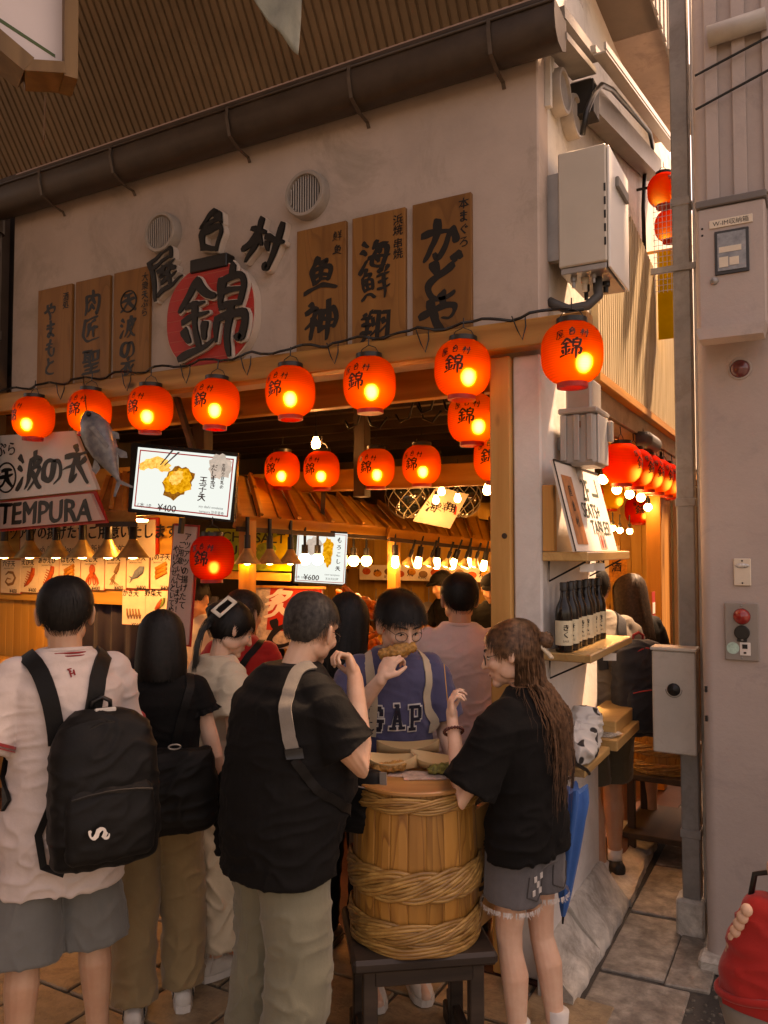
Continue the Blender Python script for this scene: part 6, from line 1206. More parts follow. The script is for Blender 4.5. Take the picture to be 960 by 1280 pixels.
# menu boards and cards
mb_ = thing('menu_banner', 'long cream banner アツアツの揚げたて above the menu cards', 'sign', (-3.9, .92, 1.77)); P0 = PY(25, 652, .9); P1 = PY(193, 652, .9); X0, X1 = P0.x, P1.x
mk('board', MB().bb((X0, .905, 1.775), (X1, .925, 2.05), .002), CREAM, mb_); mk('border', MB().bb((X0 - .02, .915, 1.76), (X1 + .02, .934, 2.065), .002), RED, mb_)
letters('lettering', [('アツアツの揚げたてご用意いたします!', 0, .055, .115, 0, .02), ('Fresh fried, please OK 新鮮油炸的 바삭', 0, -.075, .072, 0, .0)], INK, flat(((X0 + X1) / 2, .905, 1.91), (1, 0, 0), (0, 0, 1)), mb_, .03)
FOODC = [pm('print_red', (.42, .07, .03), .6, .4, 40, 0), pm('print_orange', (.5, .2, .05), .6, .4, 40, 0), pm('print_brown', (.22, .12, .06), .6, .4, 40, 0), pm('print_blue', (.12, .15, .2), .6, .4, 40, 0), pm('print_green', (.16, .2, .05), .6, .4, 40, 0)]
def food_print(kind, par, O, mat, s=1.):
    """flat printed drawing on a card, a couple of millimetres proud"""
    mb = MB(); y = O.y - .003
    def line(P, r): mb.tube([V((O.x + x * s, y, O.z + z * s)) for x, z in P], [q * s for q in (r if hasattr(r, '__len__') else [r] * len(P))], 6, flat=.25, up=(1, 0, 0))
    if kind == 'eel': line([(-.05, .03), (-.02, .05), (.03, .045), (.055, .01), (.03, -.03), (-.02, -.04), (-.05, -.02), (-.03, .005), (.01, .0)], [.004, .009, .011, .011, .011, .01, .009, .007, .003])
    elif kind == 'prawn':
        line([(.04, .07), (.035, .03), (.01, -.01), (-.02, -.04), (-.05, -.06)], [.02, .024, .02, .014, .005])
        for k in range(6): line([(.03 - k * .014, .03 - k * .016), (-.02 - k * .006, .045 - k * .016)], .004)
    elif kind == 'octopus':
        mb.ell(V((O.x, y, O.z + .04 * s)), (.03 * s, .004, .035 * s), None, 14, 8)
        for k in range(8): a = (k - 3.5) * .38; line([(math.sin(a) * .02, .01), (math.sin(a) * .05, -.02), (math.sin(a) * .065, -.05), (math.sin(a) * .05 + .01 * (-1) ** k, -.065)], [.008, .007, .005, .002])
    elif kind == 'squid':
        line([(.045, .085), (.02, .04), (.0, .01)], [.004, .018, .016])
        for k in range(6): line([(-.0, .005), (-.02 - k * .006 + .02 * (k % 2), -.03), (-.045 + k * .016, -.065)], [.005, .004, .002])
    elif kind == 'fish':
        line([(-.06, -.035), (-.045, -.025), (-.01, .0), (.035, .03), (.06, .05)], [.004, .007, .026, .028, .004]); line([(-.045, -.025), (-.075, -.01)], [.008, .002]); line([(-.045, -.025), (-.065, -.055)], [.008, .002])
    elif kind == 'rolls':
        for k in range(3): line([(-.05, -.02 + k * .026), (.045, .02 + k * .026)], [.014, .014])
    else:
        for k in range(5): line([(-.055 + k * .025, .02), (-.05 + k * .026, -.02), (-.04 + k * .024, -.04), (-.03 + k * .024, -.015)], [.006, .009, .008, .004])
    mk('food_drawing', mb, mat, par, smooth=True)
cards = [(0, 24, 700, 742, 'eel', '穴子天', 'eel drawing'), (24.5, 47, 698, 741, 'prawn', 'えび天', 'red prawn drawing'), (47.5, 72, 697, 738, 'prawn', 'あかえび', 'second prawn drawing'), (73, 99, 696, 738, 'rolls', 'はも天', 'golden rolls drawing'), (100, 129, 695, 738, 'octopus', 'たこ天', 'octopus drawing'), (130, 156, 694, 737, 'squid', 'いか天', 'squid drawing'), (157, 185, 694, 736, 'fish', 'まぐろ天', 'blue tuna drawing'), (187, 215, 693, 737, 'rolls', '竹の子天', 'yellow bamboo shoot drawing')]
for i, (a, b, t_, bo, kind, txt, lab) in enumerate(cards):
    p = PY(a, t_, .9); q = PY(b, bo, .9); cd_ = thing('menu_card', f'cream menu card with {lab} in the upper card row', 'menu', ((p.x + q.x) / 2, .9, q.z), 0, 'tempura menu cards')
    mk('card', MB().bb((p.x + .004, .908, q.z), (q.x - .004, .916, p.z), .001), CREAM, cd_); mk('border', MB().bb((p.x, .914, q.z - .004), (q.x, .92, p.z + .004)), RED, cd_)
    c = V(((p.x + q.x) / 2, .908, (p.z + q.z) / 2)); food_print(kind, cd_, c + V((.0, 0, -.02)), FOODC[[2, 0, 0, 1, 0, 2, 3, 1][i]], 1.15)
    letters('lettering', [(txt, -.02, .105, .052, 0, .02), ('¥400', .04, -.115, .045, 0, .01), ('Japanese fried', -.02, .07, .022, 0, 0)], INK, flat(c, (1, 0, 0), (0, 0, 1)), cd_, .03)
for i, (a, b, kind, txt, lab) in enumerate(((152, 180, 'oysters', 'かき天', 'row of oysters'), (181, 208, 'squid', '野菜天', 'red and green vegetables'))):
    p = PY(a, 738, .86); q = PY(b, 782, .86); cd_ = thing('menu_card', f'cream menu card with {lab} in the lower pair', 'menu', ((p.x + q.x) / 2, .86, q.z), 0, 'tempura menu cards'); mk('card', MB().bb((p.x, .868, q.z), (q.x, .876, p.z), .001), CREAM, cd_); mk('border', MB().bb((p.x - .004, .874, q.z - .004), (q.x + .0035, .88, p.z + .004)), RED, cd_)
    c = V(((p.x + q.x) / 2, .868, (p.z + q.z) / 2)); food_print(kind, cd_, c + V((0, 0, -.03)), FOODC[2 if i == 0 else 0], 1.15); letters('lettering', [(txt, -.03, .105, .055, 0, .02), ('¥500', .03, -.125, .045, 0, .01)], INK, flat(c, (1, 0, 0), (0, 0, 1)), cd_, .03)
    if i: food_print('prawn', cd_, c + V((.05, 0, .03)), FOODC[4], .6)
# vertical pink banner
def quadsign(name, lab, cat, q, d, th=.008):
    """board whose four corners are given as pixels with their depths"""
    C = [PD(x, y, dd) for (x, y), dd in zip(q, d)]; X = (C[1] - C[0]).normalized(); N = (C[3] - C[0]).cross(X).normalized(); U_ = N.cross(X) if N.dot(CAM - C[0]) > 0 else X.cross(N); U_ = (C[0] - C[3]); U_ = (U_ - X * U_.dot(X)).normalized(); N = X.cross(U_); t = thing(name, lab, cat, (C[2] + C[3]) / 2)
    poly = [((c - C[3]).dot(X), (c - C[3]).dot(U_)) for c in (C[3], C[2], C[1], C[0])]; return t, C[3], X, U_, N, poly
PNKS = pm('pink_board', (.52, .34, .29), .55, .08, 6, .03)
t, O, X, U_, N, poly = quadsign('vertical_banner', 'tall narrow pink banner with handwritten warning left of the dark red lantern', 'sign', ((218, 657), (246, 659), (236, 806), (205, 803)), (4.72, 4.66, 4.66, 4.72))
mk('board', MB().prism(poly, O, X, U_, .01), PNKS, t); w_ = poly[1][0]; h_ = poly[3][1]
mk('border', MB().prism([(x + (.012 if i in (1, 2) else -.012), y + (.012 if i > 1 else -.012)) for i, (x, y) in enumerate(poly)], O - N * .0105, X, U_, .004), RED, t)
sh_x = poly[3][0]
def col(txt, x, top, sz, st): return [(c, x + sh_x * ((top - st * i) / h_), top - st * i, sz, 0, .015) for i, c in enumerate(txt)]
letters('lettering', col('アツアツの揚げたて', .105, h_ - .06, .05, .05) + col('ご用意いたします!', .065, h_ - .11, .045, .047) + col('やけどせんといてや!!', .03, h_ - .14, .045, .045) + [('fresh fried', .06, .07, .03, 0, 0), ('烫手', .06, .03, .035, 0, 0)], INK, flat(O, X, U_), t, .03)
# tempura sign hanging under the lintel
ts = thing('tempura_sign', 'slanted white and pink board reading 波の衣 TEMPURA at the left', 'sign', (-3.2, 0, 1.97)); Xw = V((1, 0, 0)); Zw = V((0, 0, 1))
O = V((-3.9, .0, 0)); q1 = [(p - O) for p in (PY(-30, 628, 0), PY(125, 612, 0), PY(96, 539, 0), PY(-30, 547, 0))]; q2 = [(p - O) for p in (PY(-30, 664, 0), PY(131, 650, 0), PY(116, 617, 0), PY(-30, 632, 0))]
mk('white_board', MB().prism([(p.x, p.z) for p in q1], O + V((0, -.02, 0)), Xw, Zw, .025), pm('sign_white', (.62, .56, .52), .5, .06, 4, .03), ts); mk('pink_board', MB().prism([(p.x, p.z) for p in q2], O + V((0, -.02, 0)), Xw, Zw, .025), PNKS, ts)
mk('pink_border', MB().prism([(p.x + (.02 if i in (1, 2) else 0), p.z + (.016 if i > 1 else -.016)) for i, p in enumerate(q2)], O + V((0, .006, 0)), Xw, Zw, .01), RED, ts)
fl_ = flat(V((0, -.02, 0)), Xw, Zw); cs = [('天', 8, 597, .15, 0, .025), ('波', 38, 590, .24, 0, .028), ('の', 66, 588, .2, 0, .03), ('衣', 95, 582, .24, 0, .028), ('天ぷら', 2, 562, .10, 0, .015)]
letters('lettering', [(c, PY(px, py, -.02).x, PY(px, py, -.02).z, sz, r_, bo) for c, px, py, sz, r_, bo in cs], INK, fl_, ts, .05); p = PY(55, 638, -.02); letters('latin_lettering', [('TEMPURA', p.x, p.z - .005, .195, 1, .02)], INK, fl_, ts, .03)
p = PY(8, 597, -.02); mk('ring_mark', MB().tube([(p.x + .095 * math.cos(a), -.022, p.z + .095 * math.sin(a)) for a in [2 * math.pi * k / 32 for k in range(33)]], .006, 6), INK, ts); mk('hanger', MB().bb((-3.5, -.015, 2.5), (-3.48, -.005, 2.72)), BLACKM, ts); mk('hanger', MB().bb((-3.0, .0, 2.5), (-2.98, .01, 2.72)), BLACKM, ts)
# model tuna
ft = thing('model_tuna', 'grey model tuna hanging nose up beside the tempura sign', 'fish', PD(132, 565, 4.35)); a = PD(108, 514, 4.38); b = PD(151, 607, 4.3); ax_ = (b - a).normalized(); L = (b - a).length; sd_ = ax_.cross(_f).normalized(); nf = sd_.cross(ax_).normalized(); R3 = Matrix((sd_, nf, ax_)).transposed()
FISHM, n, bb_ = _new('tuna_skin'); tc = n.nodes.new('ShaderNodeTexCoord'); t2 = _noise(n, 25, 4, .5, tc.outputs['Object']); r2 = _ramp(n, t2.outputs[0], [(.35, (.10, .10, .115)), (.7, (.24, .225, .215))]); n.links.new(r2.outputs[0], bb_.inputs['Base Color']); bb_.inputs['Roughness'].default_value = .3
fb_ = MB().loft([(a + ax_ * L * t_, w_ * .085, w_ * .065, 2., R3) for t_, w_ in ((0, .12), (.04, .4), (.12, .72), (.25, .98), (.4, 1), (.55, .85), (.7, .55), (.82, .28), (.9, .14), (.94, .12))], 24); fbo = mk('body', fb_, FISHM, ft, smooth=True)
e0 = a + ax_ * L * .93
for g in (-1, 1): mk('tail_fin', MB().prism([(0, 0), (.015, .01), (g * .06, .07), (g * .05, .075), (-.0, .025)] if g > 0 else [(0, 0), (.0, .025), (g * .05, .075), (g * .06, .07), (-.015, .01)], e0, sd_, ax_, .006), FISHM, ft)
for t_, g, l in ((.3, 1, .05), (.55, 1, .045), (.55, -1, .045)): c = a + ax_ * L * t_ + sd_ * g * .06; mk('fin', MB().prism([(0, 0), (g * l, .06), (g * l * .8, .09), (0, .07)][::g], c, sd_, ax_, .006), FISHM, ft)
mk('pectoral_fin', MB().prism([(0, 0), (.03, .005), (.06, .14), (.045, .15)], a + ax_ * L * .28 - nf * .085, sd_, ax_, .006), FISHM, ft)
mk('eye', MB().ell(a + ax_ * L * .1 - nf * .055 + sd_ * .02, (.014, .014, .014)), INK, ft, smooth=True); mk('hanger', MB().tube([a, PY(104, 470, -.05)], .003, 6), BLACKM, ft)

# ================================================================== screens
def screen(lab, q, d, th=.035, food=True, price='¥400', strength=.28):
    t, O, X, U_, N, poly = quadsign('menu_screen', lab, 'screen', q, d); mk('bezel', MB().prism(poly, O, X, U_, th), pm('screen_black', (.01, .01, .011), .25, .1, 20, 0), t)
    w_ = poly[1][0]; h_ = poly[3][1]; i_ = .035 * w_; e = lambda k, z=0: [(i_ * k, i_ * k), (w_ - i_ * k, i_ * k), (w_ - i_ * k, h_ - i_ * k), (i_ * k, h_ - i_ * k)]
    SW = emit('screen_white', (.42, .74, 1.0), strength * .95); SR = emit('screen_red', (.45, .03, .03), strength * .5); SK = emit('screen_dark', (.02, .02, .025), .4); SY = emit2('screen_yellow', (.42, .2, .01), (.85, .6, .06), 55, strength * .7); SB = emit2('screen_brown', (.16, .06, .01), (.4, .22, .04), 60, strength * .6); SG = emit2('screen_greyblue', (.32, .42, .5), (.5, .6, .7), 20, strength * .7); SL = emit2('screen_gold', (.6, .36, .06), (.95, .8, .3), 60, strength * .8)
    f = flat(O, X, U_, .001); P = lambda poly, l, m, nme: mk(nme, MB().prism(poly, O + N * l, X, U_, .0006), m, t)
    P(e(1), .002, SW, 'display'); P([(i_ * 1.6, i_ * 1.6), (w_ - i_ * 1.6, i_ * 1.6), (w_ - i_ * 1.6, i_ * 1.9), (i_ * 1.6, i_ * 1.9)], .003, SR, 'red_line'); P([(i_ * 1.6, h_ - i_ * 1.9), (w_ - i_ * 1.6, h_ - i_ * 1.9), (w_ - i_ * 1.6, h_ - i_ * 1.6), (i_ * 1.6, h_ - i_ * 1.6)], .003, SR, 'red_line')
    for x in (i_ * 1.6, w_ - i_ * 1.9): P([(x, i_ * 1.6), (x + i_ * .3, i_ * 1.6), (x + i_ * .3, h_ - i_ * 1.6), (x, h_ - i_ * 1.6)], .0032, SR, 'red_line')
    def blob(cx, cy, rx, ry, seed, n=26, rot=0.):
        Q = []
        for k in range(n):
            a = 2 * math.pi * k / n; r = 1 + .28 * noise.noise(V((math.cos(a) * 1.5 + seed, math.sin(a) * 1.5, seed))) + .1 * math.sin(a * 9 + seed); x, y = rx * r * math.cos(a), ry * r * math.sin(a); Q.append(((cx + x * math.cos(rot) - y * math.sin(rot)) * w_, cy * h_ + (x * math.sin(rot) + y * math.cos(rot)) * w_))
        return Q
    if food:
        P(blob(.22, .70, .15, .07, 1., rot=.1), .0034, SL, 'food_picture'); P(blob(.2, .52, .13, .09, 2.), .0036, SW, 'food_picture'); P(blob(.45, .50, .13, .15, 4., rot=-.7), .004, SB, 'food_picture'); P(blob(.45, .51, .11, .13, 5.3, rot=-.7), .0044, SY, 'food_picture'); P(blob(.43, .56, .06, .07, 7.3, rot=-.7), .0048, SL, 'food_picture'); P(blob(.82, .77, .11, .11, 40.), .0034, SG, 'badge')
        for a, b in (((.26, .72), (.36, .95)), ((.30, .72), (.42, .93))): P([(a[0] * w_, a[1] * h_), ((a[0] + .012) * w_, a[1] * h_), ((b[0] + .02) * w_, b[1] * h_), (b[0] * w_, b[1] * h_)], .0052, SK, 'chopsticks_picture')
        it = [(c, .775 * w_, (.76 - .085 * i) * h_, .062 * w_, 0, .012) for i, c in enumerate('だしまき')] + [(c, .685 * w_, (.56 - .115 * i) * h_, .078 * w_, 0, .012) for i, c in enumerate('玉子天')] + [(c, .86 * w_, (.80 - .06 * i) * h_, .036 * w_, 0, .02) for i, c in enumerate('生搾り豆乳の')]
        it += [(price, .37 * w_, .12 * h_, .085 * w_, 0, .01), ('1本 1P', .15 * w_, .12 * h_, .05 * w_, 0, 0), ('soy dashi omelette', .78 * w_, .20 * h_, .03 * w_, 0, 0), ('tempura 豆浆蛋卷', .79 * w_, .13 * h_, .03 * w_, 0, 0)]
    else:
        P(blob(.62, .62, .10, .26, 3.), .0036, SY, 'food_picture'); P(blob(.35, .7, .16, .16, 6.), .0034, SG, 'food_picture'); it = [(c, .82 * w_, (.84 - .13 * i) * h_, .10 * w_, 0, .02) for i, c in enumerate('もろこし天')] + [(price, .34 * w_, .13 * h_, .14 * w_, 0, .01), ('1本 1P', .12 * w_, .12 * h_, .06 * w_, 0, 0), ('corn tempura', .72 * w_, .2 * h_, .05 * w_, 0, 0), ('玉米天妇罗', .72 * w_, .12 * h_, .05 * w_, 0, 0)]
    letters('lettering', it, SK, flat(O, X, U_, .006), t, .025); return t, O, X, U_, N, w_, h_
t, O, X, U_, N, w_, h_ = screen('black-framed menu screen showing omelette tempura for ¥400', ((164, 553), (297, 566), (292, 653), (160, 640)), (4.62, 4.5, 4.5, 4.62)); mk('mount', MB().bar(O + X * w_ * .55 + U_ * h_ * .9 - N * .04, O + X * w_ * .5 + V((-.1, .05, .75)), .03, .03), DARKW(1), t); mk('lower_bracket', MB().bar(O + X * w_ * .5 - N * .03, O + X * w_ * .5 - U_ * .09 - N * .03, .03, .02), BLACKM, t)
t, O, X, U_, N, w_, h_ = screen('small menu screen reading ¥600 under the stall roof', ((367, 661), (434, 665), (433, 733), (366, 729)), (5.75, 5.75, 5.75, 5.75), food=False, price='¥600', strength=.28); mk('mount', MB().bar(O + X * w_ * .5 - N * .04, O + X * w_ * .5 + V((0, .05, .75)), .03, .03), DARKW(1), t)
# matcha poster in a timber frame, grilled-food flag
t, O, X, U_, N, poly = quadsign('matcha_poster', 'green poster reading MATCHA SALT TEMPURA behind the cone lamps', 'poster', ((257, 660), (364, 664), (364, 714), (257, 712)), (5.5, 5.5, 5.5, 5.5)); w_ = poly[1][0]; h_ = poly[3][1]
mk('sheet', MB().prism(poly, O, X, U_, .01), pm('matcha_green', (.34, .56, .08), .45, .25, 6, 0), t); mk('yellow_area', MB().prism([(w_ * .42, .03), (w_ * .98, .02), (w_ * .98, h_ * .98), (w_ * .6, h_ * .7)], O + N * .0015, X, U_, .001), pm('poster_yellow', (.75, .62, .08), .45, .2, 12, 0), t)
letters('lettering', [('MATCHA SALT', w_ * .38, h_ * .82, .095, 0, .02), ('TEMPURA', w_ * .22, h_ * .5, .095, 0, .02)], pm('poster_ink', (.03, .06, .02), .5, .1, 20, 0), flat(O, X, U_, .003), t, 0)
for q in ((.55, .35), (.7, .55), (.62, .2)): mk('leaf_picture', MB().ell(O + X * w_ * q[0] + U_ * h_ * q[1] + N * .002, (.07, .002, .045), Matrix((X, N, U_)).transposed(), 14, 6), pm('poster_leaf', (.28, .42, .06), .5, .4, 30, 0), t, smooth=True)
mk('frame_ledge', MB().bar(O - U_ * .03 + N * .02, O + X * w_ - U_ * .03 + N * .02, .06, .05, U_), PINE(1), t)
t, O, X, U_, N, poly = quadsign('grill_banner', 'red and white banner with bold 炙 behind the red-shirted person', 'banner', ((320, 733), (404, 735), (402, 812), (320, 810)), (5.6, 5.6, 5.6, 5.6)); w_ = poly[1][0]; h_ = poly[3][1]; mk('cloth', MB().prism(poly, O, X, U_, .006), pm('banner_print', (.5, .44, .38), .7, .5, 14, 0, stain=((.1, .14, .22), 9, .6)), t); mk('red_field', MB().prism([(w_ * .15, h_ * .3), (w_ * .95, h_ * .25), (w_ * .98, h_ * .98), (w_ * .2, h_ * .98)], O + N * .0012, X, U_, .001), RED, t)
letters('lettering', [('炙', w_ * .35, h_ * .72, .22, 0, .03), ('ノ', w_ * .7, h_ * .72, .16, 0, .03)], WHITE, flat(O, X, U_, .003), t, .04); letters('black_lettering', [('ど', w_ * .35, h_ * .25, .2, 0, .04), ('ん', w_ * .65, h_ * .3, .15, 0, .04)], INK, flat(O, X, U_, .003), t, .04); mk('rod', MB().bar(O + U_ * h_ - X * .02, O + U_ * h_ + X * (w_ + .02), .015, .015), PINE(1), t)

# ================================================================== stall roofs with board battens
def stall_roof(lab, TL, TR, BR, BL, n, grp='stall roofs'):
    t = thing('stall_roof', lab, 'roof', (BL + BR) / 2, 0, grp); Nn = (TR - TL).cross(BL - TL).normalized(); Nn = Nn if Nn.z > 0 else -Nn
    for k in range(n):
        a, b = k / n, (k + .93) / n; q = [TL.lerp(TR, a), TL.lerp(TR, b), BL.lerp(BR, b), BL.lerp(BR, a)]; up = Nn * (.016 if k % 2 else 0)
        mb = MB(); mb.v = [p + up for p in q] + [p + up - Nn * .018 for p in q]; mb.f = [(0, 1, 2, 3), (7, 6, 5, 4)] + [(i, i + 4, (i + 1) % 4 + 4, (i + 1) % 4) for i in range(4)]; mk('roof_board', mb, ORANGEW(1), t, fix=True)
        if k % 1 == 0: c = q[0] + up; e_ = q[3] + up; mk('batten', MB().bar(c + Nn * .018, e_ + Nn * .018, .03, .022, Nn, .003), ORANGEW(1), t)
    dn = (BL - TL).normalized(); mk('eave_board', MB().bar(BL + dn * .01 - Nn * .03, BR + dn * .01 - Nn * .03, .022, .085, Nn + V((0, 0, 1)), .003), ORANGEW(1), t); mk('lamp_rail', MB().bar(BL - V((0, 0, .075)), BR - V((0, 0, .075)), .03, .03), DARKW(1), t); mk('back_board', MB().bar(TL - Nn * .05, TR - Nn * .05, .03, .1, Nn), DARKW(1), t); return t
R1 = [PD(288, 592, 5.35), PD(449, 626, 6.6), PD(485, 661, 6.35), PD(297, 646, 4.95)]; R2 = [PD(451, 627, 6.62), PD(640, 655, 7.9), PD(640, 681, 7.6), PD(486, 662, 6.3)]
stall_roof('orange board and batten stall roof below the inner lanterns', *R1, 9); stall_roof('farther board and batten stall roof under the glass floats', *R2, 11)
R0 = [PD(135, 598, 5.2), PD(165, 590, 5.35), PD(172, 640, 4.95), PD(120, 640, 4.9)]; stall_roof('left stall roof corner seen between tuna and menu screen', *R0, 3)
for c in (R1[3], R1[2], R2[2]): props(mk('stall_post', MB().bb((c.x - .04, c.y + .06, 0), (c.x + .04, c.y + .14, c.z - .02), .004), ORANGEW(2)), ['near', 'middle', 'far'][[R1[3], R1[2], R2[2]].index(c)] + ' timber post carrying the stall roof eave', 'post', 'stall posts')
# lamps under the eaves
for i, (px, d) in enumerate(((309, 4.95), (337, 5.15), (363, 5.35))): dup(c0_, PD(px, 704, d), (0, 0, 0), f'{nth[i]} conical lamp in front of the green matcha poster', sc=(1.1,) * 3)
gb = thing('globe_bulb', 'x', 'lamp', (0, 0, 0), 0, 'bulbs under the stall eaves'); mk('globe', MB().ell((0, 0, 0), (.042, .042, .042), None, 16, 10), WARM2, gb, local=True, smooth=True); mk('socket', MB().lathe([(0, .10), (.022, .10), (.024, .035), (0, .035)], 14), BLACKM, gb, local=True); mk('cord', MB().tube([(0, 0, .10), (0, 0, .22)], .01, 8), BLACKM, gb, local=True)
for i, (px, py, d) in enumerate(((381, 699, 5.5), (397, 699, 5.65), (411, 700, 5.8), (427, 700, 5.95), (442, 701, 6.1), (458, 701, 6.25))):
    p = PD(px, py, d); lab = f'{nth[i]} round white bulb from the left under the near stall eave'
    if i == 0: gb.location = p; gb['label'] = lab
    else: dup(gb, p, (0, 0, 0), lab)
eb = thing('long_bulb', 'x', 'lamp', (0, 0, 0), 0, 'bulbs under the stall eaves'); mk('bulb', MB().cap([V((0, 0, -.035)), V((0, 0, .02))], [.03, .024], 14), WARM2, eb, local=True, smooth=True); mk('socket', MB().lathe([(0, .12), (.024, .12), (.026, .03), (0, .03)], 14), BLACKM, eb, local=True); mk('cord', MB().tube([(0, 0, .12), (0, 0, .21)], .009, 8), BLACKM, eb, local=True)
for i, (px, py, d) in enumerate(((494, 700, 6.35), (523, 701, 6.6), (546, 702, 6.75), (567, 703, 6.9), (585, 702, 7.05), (605, 705, 7.2))):
    p = PD(px, py, d); lab = f'{nth[i]} long bright bulb from the left under the far stall eave'; rot = (R_(0), R_(random.uniform(-4, 26) if i else 0), AWAY)
    if i == 0: eb.location = p; eb['label'] = lab
    else: dup(eb, p, rot, lab)
for i, (px, py, d) in enumerate(((509, 707, 6.5), (536, 707, 6.7), (557, 708, 6.85), (579, 708, 7.0), (592, 708, 7.15))): dup(c0_, PD(px, py, d), (0, R_(18), AWAY), f'{nth[i]} small tilted shaded lamp among the far eave bulbs', 'cone lamps over the stalls', sc=(.85,) * 3)
bb0 = thing('bare_bulb', 'clear glowing bare bulb hanging above the inner lanterns', 'lamp', PY(395, 553, 1.05), 0, 'bare bulbs'); mk('bulb', MB().lathe([(0, -.045), (.02, -.04), (.03, -.022), (.03, -.005), (.018, .025), (.013, .04), (0, .04)], 16), WARM2, bb0, local=True, smooth=True); mk('socket', MB().lathe([(0, .075), (.013, .075), (.015, .035), (0, .035)], 12), BLACKM, bb0, local=True); mk('cord', MB().tube([(0, 0, .075), (0, 0, .35)], .003, 6), BLACKM, bb0, local=True)
for px, py, d, lab in ((552, 613, 5.6, 'middle bare bulb before the 海鮮翔 card'), (545, 624, 5.9, 'left bare bulb before the 海鮮翔 card'), (572, 622, 5.8, 'right bare bulb above the 海鮮翔 card'), (609, 611, 4.6, 'bare bulb right beside the pine post')): dup(bb0, PD(px, py, d), (0, 0, 0), lab, sc=(.8,) * 3)
# passage bulbs
for i, (px, py, d) in enumerate(((754, 599, 4.9), (771, 612, 5.2), (787, 618, 5.5), (801, 622, 5.8), (810, 634, 6.1), (822, 639, 6.5), (842, 645, 7.2))): dup(gb, PD(px, py, d), (0, 0, 0), f'{nth[i]} round bulb from the left below the passage lanterns', 'passage bulbs', sc=(.72,) * 3)
for i, (px, py) in enumerate(((756, 657), (766, 660), (775, 663), (787, 664))): dup(gb, PD(px, py, 6.6), (0, 0, 0), f'{nth[i]} small bulb from the left inside the side room', 'side room bulbs', sc=(.6,) * 3)
for i, (px, py, y) in enumerate(((455, 520, 1.0), (520, 512, 1.0), (548, 500, .9))):
    c = PY(px, py, y); props(mk('iron_hook', MB().tube([c + V((-.14, 0, -.02)), c + V((-.11, 0, -.07)), c + V((-.05, 0, -.05)), c + V((-.02, 0, .05)), c + V((.0, 0, .09)), c + V((.02, 0, .04)), c + V((.05, 0, -.06)), c + V((.11, 0, -.085)), c + V((.17, 0, -.02))], .008, 7).tube([c + V((0, 0, .08)), V((c.x, c.y, 2.92))], .006, 6), BLACKM, smooth=True), ['left', 'middle', 'right'][i] + ' black wrought iron double hook above the inner lanterns', 'hook', 'iron hooks')
# glass floats in nets
for px, py, d, r_, lab in ((509, 620, 6.35, .175, 'round dark glass fishing float in a pale rope net'), (577, 622, 6.9, .17, 'second dark glass float right of the 海鮮翔 card')):
    c = PD(px, py, d); t = thing('glass_float', lab, 'float', c - V((0, 0, r_)), 0, 'glass floats'); mk('ball', MB().ell(c, (r_, r_, r_), None, 28, 18), pm('dark_green_glass', (.012, .016, .013), .06, .2, 8, 0, spec=.7, coat=.8), t, smooth=True); nt_ = MB()
    for k in range(9):
        for g_ in (-1, 1): nt_.tube([c + V((math.cos(a_), math.sin(a_), 0)) * (r_ * 1.015 * math.sin(th)) + V((0, 0, r_ * 1.015 * math.cos(th))) for th, a_ in [(math.pi * (.06 + .88 * j / 12), 2 * math.pi * k / 9 + g_ * j * .2) for j in range(13)]], .004, 5, cap=False)
    props(mk('rope_net', nt_, pm('rope_pale', (.4, .34, .25), .8, .2, 30, .2), t, smooth=True), kind='stuff')
t, O, X, U_, N, poly = quadsign('fabric_card', 'tilted cream card with brushed 海鮮翔 between the glass floats', 'sign', ((546, 608), (586, 618), (563, 660), (516, 651)), (6.15, 6.2, 6.05, 6.0)); mk('card', MB().prism(poly, O, X, U_, .006), CREAM, t); w_ = poly[1][0]; h_ = poly[3][1]; letters('lettering', [('海', w_ * .35 + .03, h_ * .45, .085, 0, .02), ('鮮', w_ * .6 + .03, h_ * .5, .085, 0, .02), ('翔', w_ * .85 + .03, h_ * .55, .085, 0, .02)], INK, flat(O, X, U_), t, .06); mk('seal', MB().prism([(w_ * .98 + .02, h_ * .4), (w_ * 1.05 + .02, h_ * .4), (w_ * 1.05 + .02, h_ * .62), (w_ * .98 + .02, h_ * .62)], O + N * .001, X, U_, .001), RED, t)
# back counter with menu strip, pans, crab display
SB_ = thing('back_counter', 'orange lit back counter with menu strip under the far bulbs', 'stall', (-2.2, 4.3, 0)); GP = lambda ax: wood('warm_orange_pine', (.62, .36, .12), (.46, .23, .065), ax, .5)
ya = 3.7
for k in range(16): x0 = -4.2 + k * .2; mk('wall_plank', MB().bb((x0, ya + .5, 0), (x0 + .196, ya + .53, 2.3), .003), GP(2), SB_)
mk('counter', MB().bb((-3.6, ya - .6, 0), (-.9, ya - .05, .98), .006), ORANGEW(0), SB_); mk('shelf_board', MB().bb((-3.4, ya + .2, 1.62), (-1.0, ya + .48, 1.66), .004), GP(0), SB_)
p = PY(450, 706, ya); q = PY(612, 728, ya); mk('strip_board', MB().bb((p.x, ya - .005, q.z), (q.x, ya + .012, p.z)), CREAM, SB_)
for k in range(11):
    x = p.x + .08 + k * (q.x - p.x) / 11; m_ = FOODC[k % 3]; mk('menu_picture', MB().ell((x, ya - .006, (p.z + q.z) / 2 + .01 * (-1) ** k), (.05, .003, .035), None, 14, 6), m_, SB_, smooth=True)
letters('strip_lettering', [('焼', p.x + .2 + k * .38, (p.z + q.z) / 2, .07) for k in range(4)] + [('¥500', p.x + .33 + k * .38, q.z + .035, .045, 0, 0) for k in range(4)], INK, flat(V((0, ya - .006, 0)), (1, 0, 0), (0, 0, 1)), SB_, .03)
